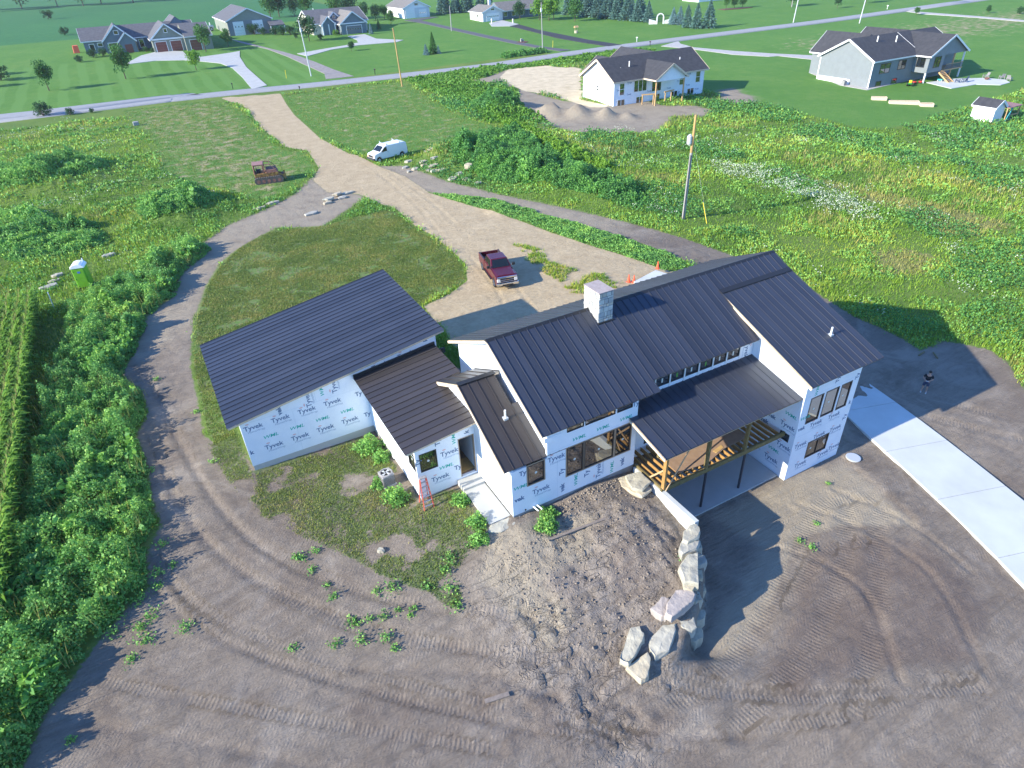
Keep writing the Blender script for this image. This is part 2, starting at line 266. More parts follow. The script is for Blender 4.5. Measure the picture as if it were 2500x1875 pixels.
ZONES={
'drive_bungalow':[(-15.3,201.9),(-10.6,213.4),(-4.6,219.3),(1.0,213.8),(1.0,205.0),(4.5,199.9),(12.5,202.0),(15.8,203.7),(13.8,193.1),(12.1,174.9),(11.1,145.4),(7.2,142.7),(8.3,160.1),(8.7,176.4),(7.2,185.7),(3.1,192.3),(-0.7,197.4),(-7.8,201.3),(-14.6,200.3)],
'drive_gravel':[(17.9,232.4),(23.3,208.3),(26.4,194.5),(28.6,182.0),(29.6,170.8),(30.3,155.4),(31.4,142.9),(24.7,144.0),(26.6,151.7),(26.1,168.6),(25.5,184.4),(23.6,202.2),(19.1,220.9)],
'drive_cottage':[(52.0,212.3),(58.1,212.9),(57.8,200.6),(63.8,192.2),(60.7,189.8),(49.0,191.5),(39.3,188.9),(30.4,182.0),(29.1,188.3),(39.0,192.0),(45.8,194.1),(50.4,196.7),(51.8,202.1)],
'drive_shed':[(83.3,241.0),(95.9,244.1),(98.3,241.8),(88.3,236.3),(88.6,209.2),(89.2,184.7),(89.9,164.9),(90.4,150.9),(92.9,140.6),(89.5,140.6),(87.7,151.4),(86.7,163.3),(86.1,180.6),(85.6,204.9),(85.0,228.6)],
'drive_black':[(105.4,197.5),(110.5,200.0),(108.3,184.0),(108.0,167.7),(107.6,152.9),(109.1,138.4),(104.3,138.8),(103.2,149.9),(102.6,163.0),(104.3,179.1),(105.5,193.0)],
'apron_ranch':[(104.1,210.5),(111.9,214.9),(110.8,200.6),(105.8,198.1),(100.6,201.8)],
'drive_grey':[(122.6,132.6),(125.1,133.4),(122.6,129.6),(121.0,122.4),(125.0,111.6),(129.5,103.4),(136.3,93.7),(136.6,91.9),(131.9,88.4),(128.4,99.6),(125.9,100.2),(121.0,107.6),(119.0,118.8),(115.7,129.7)],
'drive_far':[(229.0,136.7),(229.5,124.4),(230.2,109.7),(229.9,95.6),(226.6,93.7),(226.7,107.6),(224.6,125.1)],
'patio_grey':[(127.1,59.3),(135.3,58.0),(139.9,54.9),(141.3,51.4),(139.3,49.3),(135.7,49.1),(132.8,52.3),(125.5,52.9)],
'skirt_grey':[(117.0,80.1),(121.5,80.3),(118.6,75.7),(113.5,63.0),(122.5,62.9),(121.8,62.4),(111.4,61.4),(111.0,67.4)],
'sand':[(-0.7,137.0),(1.9,122.2),(0.5,99.2),(0.9,82.8),(3.2,78.6),(1.9,67.8),(-0.4,62.2),(-0.3,55.7),(2.8,52.7),(3.6,47.8),(4.6,44.3),(4.3,38.2),(4.7,34.2),(4.7,29.9),(4.4,25.5),(2.9,22.1),(0.4,20.5),(-2.4,19.6),(-2.7,16.9),(-2.6,15.2),(-3.2,11.8),(-0.4,7.9),(9.5,9.0),(21.4,12.4),(19.5,15.4),(18.8,17.9),(16.9,22.7),(15.5,27.8),(14.5,32.8),(13.1,37.8),(11.2,44.1),(10.2,47.9),(10.3,49.6),(10.4,56.6),(9.3,62.7),(8.7,70.7),(7.8,73.8),(7.0,85.6),(8.2,107.8),(9.5,119.3),(11.3,132.8)],
'track':[(1.2,65.8),(-4.1,57.3),(-8.0,54.0),(-13.1,50.7),(-16.6,46.2),(-18.9,42.1),(-20.6,34.3),(-23.0,31.3),(-23.9,27.4),(-25.5,22.1),(-24.4,19.2),(-24.2,16.0),(-25.1,13.7),(-24.7,10.1),(-24.8,7.2),(-24.5,4.3),(-25.3,2.5),(-25.5,-0.0),(-27.6,-1.6),(-29.0,-3.5),(-30.0,-4.5),(-30.7,-6.5),(-31.4,-8.1),(-21.8,-17.5),(-13.0,-23.6),(2.0,-29.6),(18.1,-25.7),(31.3,-12.9),(31.3,-11.2),(33.9,-8.6),(34.6,-6.8),(33.0,-4.3),(30.0,-4.2),(30.4,-1.5),(29.9,2.2),(30.3,5.9),(30.9,11.3),(28.8,14.6),(27.1,18.7),(26.5,20.2),(23.0,28.9),(17.1,42.0),(14.2,50.4),(12.1,61.0),(9.5,63.4),(7.1,61.4),(8.7,53.3),(10.2,47.9),(15.2,40.6),(17.4,30.7),(19.7,24.3),(22.1,17.8),(23.1,15.5),(23.1,11.0),(11.0,1.1),(0.3,6.2),(-7.2,11.0),(-12.4,9.0),(-19.2,6.5),(-19.7,10.8),(-20.6,10.7),(-21.3,11.1),(-21.0,16.9),(-20.9,20.5),(-19.8,28.4),(-19.5,29.1),(-17.6,35.4),(-15.8,39.8),(-14.6,41.4),(-10.6,45.1),(-8.8,46.6),(-4.3,43.9),(2.8,50.7),(2.8,52.7),(0.2,57.4)],
'loop_lawn':[(-10.6,45.1),(-9.0,45.7),(-4.2,43.8),(-0.2,44.5),(3.8,44.6),(4.1,43.0),(4.0,37.2),(4.3,33.4),(4.4,29.1),(3.9,25.2),(2.7,22.2),(0.4,21.1),(-2.3,20.2),(-7.7,18.6),(-14.8,16.1),(-19.4,13.3),(-19.5,10.3),(-20.8,9.9),(-21.0,11.2),(-20.8,16.8),(-20.7,20.3),(-19.6,27.5),(-17.7,34.6),(-15.9,38.8),(-13.7,42.3)],
'front_lawn':[(-21.3,10.0),(-20.2,11.7),(-19.3,10.2),(-19.3,6.1),(-12.1,5.9),(-11.7,4.7),(-11.7,-1.9),(-9.1,-1.2),(-9.6,-5.8),(-10.5,-6.6),(-11.9,-7.0),(-12.6,-8.8),(-13.1,-8.5),(-13.5,-7.5),(-14.9,-5.9),(-16.6,-2.9),(-18.0,-0.8),(-19.6,1.9),(-20.4,4.3)],
'strip':[(10.3,47.9),(13.1,44.6),(15.7,41.0),(16.7,38.1),(17.6,33.7),(19.9,26.9),(21.4,22.3),(22.7,17.7),(22.7,14.9),(19.6,14.9),(18.7,17.8),(16.9,22.8),(15.6,27.8),(14.5,32.7),(13.1,37.7),(11.2,44.2)],
'island':[(10.3,27.3),(11.5,26.2),(12.6,23.1),(11.3,22.0),(11.8,19.6),(14.0,16.6),(13.6,14.9),(14.8,13.7),(11.6,13.3),(9.2,14.7),(9.7,17.5),(9.3,18.8),(9.8,20.9),(9.5,24.0)],
'weeds':[(-17.0,47.4),(-15.9,43.8),(-19.2,39.4),(-20.5,34.2),(-22.9,31.3),(-23.8,27.4),(-25.5,22.1),(-24.5,19.3),(-24.4,16.1),(-25.1,13.7),(-24.8,10.2),(-24.8,7.2),(-24.7,4.4),(-25.4,2.6),(-25.6,0.1),(-27.6,-1.6),(-29.0,-3.5),(-30.0,-4.5),(-30.7,-6.5),(-32.1,-8.5),(-35.0,-4.5),(-32.9,2.7),(-31.5,8.6),(-30.7,17.9),(-30.1,27.6),(-29.1,35.6),(-27.0,38.9),(-24.5,40.3),(-20.4,45.7)],
'corn':[(-35.0,39.5),(-32.6,40.2),(-30.6,37.0),(-30.0,29.7),(-30.8,23.5),(-31.2,15.8),(-31.7,9.8),(-32.1,5.0),(-32.7,0.2),(-37.1,5.2),(-42.1,33.9),(-39.1,41.3)],
'mound1':[(17.7,50.9),(18.1,59.2),(26.1,69.2),(33.2,71.6),(36.8,71.4),(35.5,63.1),(32.4,55.8),(32.7,49.8),(32.7,45.2),(32.5,39.1),(33.1,35.1),(30.4,30.2),(27.8,29.3),(26.0,33.0),(24.2,38.6),(21.3,42.9),(18.4,46.2)],
'reed':[(36.4,84.4),(38.4,84.2),(38.1,76.1),(38.6,68.2),(37.6,59.0),(36.7,50.8),(36.3,44.2),(33.9,43.9),(33.1,48.8),(33.0,55.4),(35.0,64.4),(36.2,77.3)],
'tri_lawn':[(11.3,130.9),(29.5,128.6),(39.2,126.4),(36.9,118.3),(32.4,89.4),(33.9,73.2),(30.8,70.3),(23.6,70.4),(18.1,67.3),(15.0,66.1),(14.1,66.2),(9.1,71.7),(7.3,86.8),(8.5,107.6)],
'dry_left':[(-19.9,136.6),(-10.5,136.4),(-2.5,135.1),(0.6,119.2),(-0.5,94.3),(-0.2,80.6),(2.6,77.8),(1.3,68.3),(-0.7,64.3),(-4.7,58.9),(-8.1,57.4),(-9.5,60.5),(-14.1,70.3),(-17.3,79.9),(-16.7,100.2),(-18.8,117.2)],
'tall_road':[(39.6,131.0),(47.2,131.0),(55.8,133.0),(61.9,132.4),(67.2,131.3),(65.4,126.7),(55.1,119.2),(48.9,120.2),(50.8,114.1),(53.6,101.5),(50.3,95.2),(44.3,87.3),(43.9,77.6),(43.3,72.3),(33.9,78.3),(37.2,95.7),(38.1,117.2)],
'wh_sand':[(57.6,116.9),(68.7,131.2),(74.1,131.3),(75.0,120.0),(79.5,116.0),(58.3,84.9),(60.0,77.2),(55.8,78.7),(55.9,91.0),(53.9,99.4),(54.3,102.8),(56.6,113.2)],
'wh_dirt':[(48.8,115.9),(65.9,126.2),(61.8,113.0),(54.4,108.7),(53.9,99.4),(54.7,85.9),(60.4,77.0),(56.8,70.1),(56.9,64.8),(43.0,64.1),(42.7,69.4),(41.8,74.3),(44.5,87.2),(50.3,95.2),(53.6,101.5),(56.6,113.2),(51.1,111.6)],
'wh_dirt2':[(60.7,77.1),(67.9,77.2),(67.9,72.6),(72.6,69.6),(74.0,66.4),(69.8,62.6),(65.0,65.9),(54.7,58.4),(47.0,62.7),(50.2,70.7)],
'wh_dirt3':[(87.1,77.2),(90.6,77.1),(86.3,66.8),(83.2,65.0),(80.0,69.6)],
'flowers':[(49.9,40.7),(53.8,36.1),(54.3,31.1),(54.2,26.0),(54.1,21.2),(53.7,17.7),(48.9,12.8),(47.9,14.4),(48.4,17.9),(47.7,20.6),(49.4,26.7),(48.3,32.3),(45.9,35.6)],
'golden':[(57.0,33.5),(58.0,26.6),(60.7,18.5),(61.9,13.3),(62.6,6.5),(57.4,6.1),(53.6,9.0),(55.8,14.1),(55.7,20.3),(56.3,27.7)],
'golden2':[(43.1,9.9),(46.7,8.8),(47.6,6.0),(43.2,4.0),(39.3,6.2)],
'meadow':[(31.4,69.9),(48.2,66.4),(64.8,59.7),(78.4,54.3),(101.5,26.3),(61.0,0.7),(36.5,-11.4),(31.5,-11.1),(34.1,-8.5),(34.9,-6.7),(33.3,-4.1),(30.6,-1.4),(30.4,3.8),(30.9,7.3),(32.0,12.3),(27.8,18.2),(23.4,29.0),(30.9,29.7),(34.4,37.1),(33.8,51.0),(35.0,64.4)],
'left_meadow':[(-41.5,137.9),(-24.5,133.2),(-18.8,117.2),(-16.7,100.2),(-17.3,79.9),(-14.1,70.3),(-9.8,58.7),(-8.4,55.8),(-13.0,51.3),(-16.3,46.9),(-20.4,45.7),(-24.5,40.3),(-27.0,39.4),(-29.1,36.1),(-32.6,40.7),(-35.1,40.0),(-40.7,33.0),(-61.4,142.4)],
'pale_soil':[(3.1,-9.0),(8.9,-8.9),(13.5,-9.9),(13.2,-12.8),(11.9,-18.0),(11.5,-15.3),(8.6,-13.5),(6.2,-13.1),(2.2,-14.9),(-1.0,-16.0),(-3.9,-16.6),(-2.8,-14.9),(0.5,-13.8),(3.8,-12.0)],
'pale_mound':[(-9.5,-6.1),(-6.6,-6.5),(-4.1,-7.8),(-5.7,-9.7),(-8.4,-9.9),(-8.3,-11.8),(-10.2,-12.7),(-10.9,-10.7),(-11.3,-8.1)],
'dark_soil':[(5.9,-13.3),(8.9,-14.1),(12.3,-16.2),(10.7,-20.8),(6.8,-22.1),(2.7,-20.3),(-1.7,-19.5),(-2.0,-17.5),(1.6,-15.9)],
'dark_mound':[(-4.8,-8.9),(-2.8,-9.6),(-3.1,-12.3),(-4.9,-13.6),(-6.1,-12.1),(-5.7,-10.5)],
'dark_low':[(-14.4,-11.2),(-9.7,-14.0),(-9.1,-16.1),(-6.2,-16.7),(-5.0,-19.2),(-10.5,-18.0),(-17.6,-14.2),(-20.9,-8.8)],
'drive_walk':[(21.6,-4.3),(22.5,-4.5),(18.9,-17.8),(16.8,-26.2),(9.1,-29.1),(13.0,-21.0),(15.5,-13.8),(17.4,-7.4)],
}

def Zp(k): return np.array(ZONES[k],float)
BUMPS=[(19.5,60,4.2,5,2.1),(23,52,4,6,1.6),(25,43,3.5,5,1.2),(26.5,35,2.2,3.5,.5),(41,86,4.5,5,2.2),(46,77,2.6,2.4,2.3),(50,73.5,2.6,2.0,2.3),(54,71,2.2,1.6,1.5),(57.5,69,1.6,1.3,.8),
 (-17,60,4,4.5,1.3),(-32,86,9,8,2.2),(-28,66,6,6,.9),(-37,58,6,6,1.0),(14,37,1.2,1.8,.25),(17.3,61.5,1.4,1.4,.35)]
MOUND=np.array([(-9.6,-7.2),(-7,-6.6),(-3,-6.6),(-.5,-8),(-.3,-11),(-2,-12.6),(-4.5,-14),(-7,-15.5),(-9.5,-17.3),(-12,-13),(-11.5,-9.5)],float)
RUTS=[([(-25.6,20),(-24.2,10),(-22.6,2),(-19.6,-4),(-13.5,-10.5),(-6,-17)],.2),([(-24,22),(-22.6,10),(-20.8,1.5),(-18,-4),(-12.5,-9.6)],.2),([(-26.5,4),(-24,-3),(-20,-8),(-13,-14.5),(-9,-18)],.22),([(-29.5,-5),(-25,-8.5),(-19.5,-13),(-15,-16)],.22),([(-18,-9),(-13,-12.2),(-8,-17.3),(-2,-21)],.2),
 ([(3,-11.5),(5.2,-13.5),(6,-17),(3,-21)],.22),([(8.2,-10.8),(9.6,-14),(9.8,-18),(6.5,-23)],.22),([(11,-11.2),(12.2,-15),(11.8,-19)],.2),([(14,-22),(15.8,-18),(17,-15)],.2),
 ([(-26,24),(-24.3,14),(-23.3,5),(-21.5,-1),(-17,-7.5),(-10,-13),(-2,-19),(6,-23)],.35),([(-25,24),(-23,14),(-21.8,5),(-20,-.2),(-16,-6),(-10,-11),(-3,-18),(5,-22)],.35),
 ([(-27,16),(-26,8),(-24.5,0),(-21,-6),(-15,-12),(-7,-18.5)],.3),([(-25.2,2),(-23,-4),(-19.5,-8.5),(-14,-13.5),(-8,-18)],.28),([(-29,-3),(-25,-6.5),(-20,-10.5),(-14,-15)],.3),
 ([(-7,-17),(-2,-16.3),(4,-14),(9,-11.8),(11.2,-12.3)],.5),([(-5,-19),(1,-17.8),(7,-15),(10.5,-12.6),(12.4,-12.8)],.5),([(0,-21),(5,-18.4),(9.5,-15.2),(12,-13.8)],.5),([(2,-15.6),(6,-14.2),(9,-14.8)],.4),([(-10,-16),(-6,-18.5),(0,-21),(6,-22.5)],.3),
 ([(5.6,27),(4.3,19.5),(2.2,12),(1.2,9)],.22),([(7.2,27),(6.1,19.3),(4.5,12),(3.6,9)],.22),([(5,31),(7,44),(8,60)],.3),([(7.5,31),(9,44),(9.6,60)],.3),
 ([(26,-16),(22.6,-10),(21.5,-6),(21.5,0)],.4),([(28,-15),(25,-9),(24,-4),(23.5,2)],.4),([(-8,118),(-15,100),(-17,85),(-14,72)],.5),([(-6,118),(-12.5,100),(-14.5,85),(-11.5,72)],.5)]
def smoothline(P,n=14):
    P=np.array(P,float); t=np.arange(len(P)); out=[]
    Q=np.vstack([2*P[0]-P[1],P,2*P[-1]-P[-2]])
    for i in range(len(P)-1):
        a,b,c,d_=Q[i:i+4]
        for u in np.linspace(0,1,n,endpoint=False): out.append(.5*((2*b)+(-a+c)*u+(2*a-5*b+4*c-d_)*u*u+(-a+3*b-3*c+d_)*u**3))
    out.append(P[-1]); return np.array(out)
def line_sd(x,y,P):
    """distance to polyline, arc length, signed side"""
    D=np.full(x.shape,1e9);S=np.zeros(x.shape);acc=0.
    for i in range(len(P)-1):
        a=P[i];ab=P[i+1]-a;L=np.hypot(*ab);t=np.clip(((x-a[0])*ab[0]+(y-a[1])*ab[1])/(L*L),0,1)
        px=x-a[0]-t*ab[0];py=y-a[1]-t*ab[1];dd=np.hypot(px,py);m_=dd<D
        D=np.where(m_,dd,D);S=np.where(m_,acc+t*L,S);acc+=L
    return D,S
def HB(x,y):
    z=H(x,y); farw=sm(450,800,np.hypot(x,y)); z=z*(1-farw)+4.*farw
    for bx,by,rx,ry,h in BUMPS:
        q=((x-bx)/rx)**2+((y-by)/ry)**2
        z=z+h*np.exp(-q*1.1)*(.55+.9*fbm(x*.7,y*.7,4,5))
    return z
def gl(a,b,s): return np.arange(a,b,s)
xs=np.concatenate([-np.geomspace(3000,80,26),gl(-78,-36,1.2),gl(-36,26.5,.19),gl(26.5,62,.6),gl(62,160,2.5),np.geomspace(160,3000,40)])
ys=np.concatenate([-np.geomspace(1500,60,14),gl(-58,-29,1.2),gl(-29,26,.19),gl(26,72,.5),gl(72,150,1.6),gl(150,260,4),np.geomspace(262,4000,40)])
X,Y=np.meshgrid(xs,ys); shp=X.shape; X=X.ravel();Y=Y.ravel()
Z=HB(X,Y)
near=(X>-37)&(X<27)&(Y>-30)&(Y<70)
xn,yn=X[near],Y[near]
dirt=np.zeros(X.shape);sand=dirt.copy();lawn=dirt.copy();patch=dirt.copy();dry=dirt.copy();gold=dirt.copy();wsand=dirt.copy();crop=dirt.copy();stripe=dirt.copy();tread=dirt.copy();tread_s=dirt.copy();clod=dirt.copy();gravelm=dirt.copy()
def zone(k,wd=.5): return sm(-wd,wd,sdf(X,Y,Zp(k)))
inb=(X>-80)&(X<160)&(Y>-60)&(Y<180)
dirt=np.maximum(zone('track',.8),np.maximum(zone('wh_dirt',1.2),np.maximum(zone('wh_dirt2',1.),zone('wh_dirt3',1.))))
sand=zone('sand',.5); wsand=zone('wh_sand',1.2); loop=zone('loop_lawn',.35); patch=zone('front_lawn',.6)*sm(.44,.60,fbm(X*.8,Y*.8,4,33)+.12)
lawn=np.maximum(loop,np.maximum(zone('tri_lawn',.8),zone('dry_left',1.)))
lawn=np.maximum(lawn,sm(141,143,Y)*(1-sm(330,360,Y)))
lawn=np.maximum(lawn,sm(86,92,X)*sm(84,92,Y))
lawn=np.maximum(lawn,sm(78,92,X)*sm(34,46,Y-.1*(X-90)))
dry=np.maximum(zone('dry_left',4.)*.7,zone('tri_lawn',3.)*.5)+zone('front_lawn',.6)*.15
dry=np.maximum(dry,.75*sm(30,0,np.abs(Y-100-.0*(X-150)))*sm(125,150,X))
gold=np.maximum(zone('golden',2.),zone('golden2',1.5))
crop=np.maximum(sm(272,282,Y-.25*np.maximum(X-40,0)*0)*(1-sm(70,95,X)),sm(400,420,Y))
stripe=((X>-70)&(X<30)&(Y>142)&(Y<212)).astype(float)
sand=sand*(1-loop); dirt=dirt*(1-loop)*(1-zone('strip',.4))*(1-zone('sand',.5))
clod=sm(-2.2,1.4,sdf(X,Y,MOUND)+1.6*(fbm(X*.5,Y*.5,3,61)-.5)); 
tone=.75*sm(16,30,Y)+np.maximum(zone('pale_soil',1.),zone('pale_mound',1.))-np.maximum(np.maximum(zone('dark_soil',1.),zone('dark_mound',.8)*.6),.6*zone('dark_low',1.5))
# fine relief on bare ground
bare=np.clip(dirt+sand*.35,0,1)*near
rel=np.zeros(X.shape)
n1=fbm(xn*.9,yn*.9,4,3)-.5; n2=1-np.abs(2*fbm(xn*1.3+yn*.5,yn*.8-xn*.3,4,9)-1); n3=fbm(xn*2.6,yn*2.6,3,21)-.5
n4=1-np.abs(2*fbm(xn*2.2+yn*.9,yn*.55-xn*.25,4,41)-1)
n5=fbm(xn*.5,yn*.5,3,44)-.5; er=1-np.abs(2*fbm(xn*1.5-yn*.35,yn*.28+xn*.1,4,47)-1)
rel[near]=n1*.10+n3*.05+clod[near]*((n4-.75)*.22+n5*.40+n3*.06-np.clip(er-.88,0,1)*.9+np.clip(n2-.84,0,1)*.5)
rel*=bare
for k,(P,wd) in enumerate(RUTS):
    P=smoothline(P); b=(X>P[:,0].min()-2)&(X<P[:,0].max()+2)&(Y>P[:,1].min()-2)&(Y<P[:,1].max()+2)
    dd,ss=line_sd(X[b],Y[b],P); prof=np.exp(-(dd/wd)**2*1.3)*(.4+.9*fbm(X[b]*.35+k,Y[b]*.35,2,k))
    edge=np.exp(-((dd-wd*1.5)/(.5*wd))**2)
    rel[b]+=(-(.085 if wd<.25 else .04)*prof+.03*edge)*np.clip(bare[b]*1.3,0,1)
    tm=sm(wd*1.25,wd*.7,dd)*np.clip(bare[b],0,1)*(wd>.25); up=tm>tread[b]
    tb=tread[b];tb[up]=tm[up];tread[b]=tb; ts=tread_s[b];ts[up]=ss[up];tread_s[b]=ts
hs=sm(.0,.6,-sdf(X,Y,np.array([(-20,6),(-7,6),(-7,17),(-20,17)],float)))
Z=Z+rel*.9
# sink the ground below slabs
PATIO=np.array([(0.05,-5.2),(0.05,-8.55),(9.05,-8.55),(9.05,-5.2)],float)
DRIVE=np.array([(19.6,-2.2),(17.6,-7.3),(15.6,-13.8),(13.0,-21),(9.2,-29.5),(5,-40),(9.8,-41.5),(13.8,-30.5),(17.3,-23.2),(19.7,-16),(21.6,-9),(22.8,-3.2)],float)
nx,ny=len(xs),len(ys); idx=np.arange(nx*ny).reshape(ny,nx)
F=np.stack([idx[:-1,:-1],idx[:-1,1:],idx[1:,1:],idx[1:,:-1]],-1).reshape(-1,4)
m=bpy.data.materials.new('ground'); m.use_nodes=True; M['ground']=m; nt=m.node_tree; L=nt.links.new; bsdf=nt.nodes['Principled BSDF']; bsdf.inputs['Roughness'].default_value=.95; bsdf.inputs['Specular IOR Level'].default_value=.15
geo=_n(nt,'ShaderNodeNewGeometry'); pos=geo.outputs['Position']
def A(n): return _n(nt,'ShaderNodeAttribute',attribute_name=n).outputs['Fac']
def NZ(s,det=5,rough=.6,vec=None,dist=0.):
    n=_n(nt,'ShaderNodeTexNoise',i_Scale=s,i_Detail=det,i_Roughness=rough,i_Distortion=dist); L(vec or pos,n.inputs['Vector']); return n.outputs[0]
def MA(op,a,b=None,c=None):
    n=_n(nt,'ShaderNodeMath',operation=op)
    for k,v in enumerate((a,b,c)):
        if v is None: continue
        if isinstance(v,(int,float)): n.inputs[k].default_value=v
        else: L(v,n.inputs[k])
    return n.outputs[0]
def MR(v,a,b,c=0.,d_=1.):
    n=_n(nt,'ShaderNodeMapRange',interpolation_type='SMOOTHSTEP'); L(v,n.inputs['Value'])
    for k,x in zip(('From Min','From Max','To Min','To Max'),(a,b,c,d_)): n.inputs[k].default_value=x
    return n.outputs[0]
def RAMP(v,*st):
    n=_n(nt,'ShaderNodeValToRGB'); e=n.color_ramp.elements
    for k in range(len(st)-2): e.new(.5)
    for k,(p,c) in enumerate(st): e[k].position=p; e[k].color=tuple(c)+(1,)
    L(v,n.inputs[0]); return n.outputs[0]
def MIX(f,a,b):
    n=_n(nt,'ShaderNodeMix',data_type='RGBA'); L(f,n.inputs[0]) if not isinstance(f,float) else None
    if isinstance(f,float): n.inputs[0].default_value=f
    for k,v in ((6,a),(7,b)):
        if isinstance(v,tuple): n.inputs[k].default_value=v+(1,)
        else: L(v,n.inputs[k])
    return n.outputs[2]
nA=NZ(.09,4); nB=NZ(.55,5); nC=NZ(2.6,6,.65); nD=NZ(11,4,.7)
def mask(attr,amt=.7,nz=None): # noisy edge
    v=MA('ADD',A(attr),MA('MULTIPLY',MA('SUBTRACT',nz or nC,.5),amt)); return MR(v,.38,.62)
mp=_n(nt,'ShaderNodeMapping'); mp.inputs['Rotation'].default_value=(0,0,math.radians(-38)); mp.inputs['Scale'].default_value=(.35,2.4,1); L(pos,mp.inputs[0])
nS=NZ(1.1,6,.7,mp.outputs[0],.6)
mp2=_n(nt,'ShaderNodeMapping'); mp2.inputs['Rotation'].default_value=(0,0,math.radians(35)); mp2.inputs['Scale'].default_value=(.5,3.2,1); L(pos,mp2.inputs[0]); nS2=NZ(1.7,6,.7,mp2.outputs[0],.8)
nS=MA('ADD',MA('MULTIPLY',nS,.62),MA('MULTIPLY',nS2,.38))
wild=RAMP(MA('ADD',MA('MULTIPLY',nA,.55),MA('MULTIPLY',nC,.45)),(.25,(.065,.125,.028)),(.42,(.105,.180,.036)),(.55,(.145,.215,.044)),(.68,(.19,.22,.062)),(.8,(.24,.215,.09)))
lawnc=RAMP(MA('ADD',MA('MULTIPLY',nB,.35),MA('ADD',MA('MULTIPLY',nA,.35),MA('MULTIPLY',nC,.3))),(.3,(.070,.178,.032)),(.5,(.098,.220,.040)),(.68,(.150,.25,.056)))
dirtc=RAMP(MA('ADD',MA('MULTIPLY',nS,.5),MA('ADD',MA('MULTIPLY',nB,.3),MA('MULTIPLY',nD,.2))),(.28,(.112,.088,.068)),(.43,(.188,.154,.121)),(.56,(.255,.213,.170)),(.70,(.36,.31,.25)))
sandc=RAMP(MA('ADD',MA('MULTIPLY',nB,.5),MA('MULTIPLY',nC,.5)),(.3,(.36,.272,.165)),(.5,(.46,.36,.225)),(.7,(.56,.45,.29)))
wsandc=RAMP(nB,(.3,(.52,.42,.27)),(.7,(.72,.60,.41)))
dryc=RAMP(nB,(.3,(.17,.20,.065)),(.5,(.26,.25,.12)),(.7,(.38,.32,.20)))
goldc=RAMP(nC,(.3,(.15,.18,.055)),(.6,(.27,.24,.10)))
cropc=RAMP(MA('ADD',MA('MULTIPLY',nB,.6),MA('MULTIPLY',NZ(.02,3),.4)),(.3,(.035,.135,.048)),(.6,(.055,.18,.055)),(.75,(.085,.21,.06)))
# mowing stripes
sx=_n(nt,'ShaderNodeSeparateXYZ'); L(pos,sx.inputs[0])
st=MA('SINE',MA('MULTIPLY',MA('ADD',sx.outputs[0],MA('MULTIPLY',NZ(.05,2),2.)),2*math.pi/4.4)); st=MR(st,-.35,.35)
lawnc=MIX(MA('MULTIPLY',st,MA('MULTIPLY',A('stripe'),.85)),lawnc,(.12,.25,.055))
c=MIX(mask('lawn',.5,nB),wild,lawnc)
dm=MR(MA('ADD',A('dry'),MA('MULTIPLY',MA('SUBTRACT',nB,.5),2.2)),.45,1.05); c=MIX(MA('MULTIPLY',dm,MR(A('dry'),0.,.2)),c,dryc)
c=MIX(MA('MULTIPLY',mask('gold',1.),.8),c,goldc)
c=MIX(MA('MULTIPLY',mask('loop',.4),MR(nC,.40,.62,.25,.95)),c,MIX(nB,(.13,.17,.065),(.22,.195,.11)))
c=MIX(mask('crop',.2),c,cropc)
c=MIX(mask('dirt',.85),c,dirtc); c=MIX(MA('MULTIPLY',A('dirt'),MR(NZ(.13,5,.65,None,1.),.46,.62,0.,.45)),c,(.145,.112,.088)); c=MIX(MA('MULTIPLY',A('dirt'),MR(NZ(.21,5,.6,None,1.5),.52,.68,0.,.5)),c,(.33,.285,.235)); c=MIX(MA('MULTIPLY',A('clod'),MR(nS,.38,.62,.1,.7)),c,(.33,.282,.238))
tv=MA('ADD',A('tone'),MA('MULTIPLY',MA('SUBTRACT',nB,.5),.9))
c=MIX(MA('MULTIPLY',MR(tv,.25,.9,0.,.75),A('dirt')),c,(.36,.305,.225)); c=MIX(MA('MULTIPLY',MR(tv,-.25,-1.1,0.,.5),A('dirt')),c,(.135,.098,.082))
c=MIX(mask('sand',.55),c,sandc); c=MIX(mask('wsand',.6,nB),c,wsandc)
pm=MA('MULTIPLY',mask('patch',.8),MR(MA('ADD',MA('MULTIPLY',nB,.6),MA('MULTIPLY',nC,.5)),.42,.62)); c=MIX(MA('MULTIPLY',pm,.75),c,(.085,.14,.045))
L(c,bsdf.inputs['Base Color'])
tw=MA('SINE',MA('ADD',MA('MULTIPLY',A('tread_s'),2*math.pi/.20),MA('MULTIPLY',nB,5.))); tw=MA('MULTIPLY',MA('MULTIPLY',tw,A('tread')),MR(NZ(.35,3),.32,.50))
soft=MA('ADD',MA('MULTIPLY',nC,.5),MA('MULTIPLY',nD,.16))
hgt_=MA('ADD',MA('MULTIPLY',soft,MA('ADD',MA('MULTIPLY',A('clod'),.16),.12)),MA('MULTIPLY',tw,.0075))
hgt_=MA('ADD',hgt_,MA('MULTIPLY',nS,.17))
mp4=_n(nt,'ShaderNodeMapping'); mp4.inputs['Rotation'].default_value=(0,0,math.radians(-62)); mp4.inputs['Scale'].default_value=(.55,1.5,1); L(pos,mp4.inputs[0])
rn=NZ(1.0,4,.55,mp4.outputs[0],1.4); rv=MA('ABSOLUTE',MA('SUBTRACT',rn,.5)); crev=MR(rv,.0,.035,1.,0.); crev=MA('MULTIPLY',crev,MR(nB,.46,.56)); cm=MA('ADD',MA('MULTIPLY',A('clod'),.85),.15)
hgt_=MA('SUBTRACT',hgt_,MA('MULTIPLY',MA('MULTIPLY',crev,cm),MA('MULTIPLY',A('dirt'),.06)))
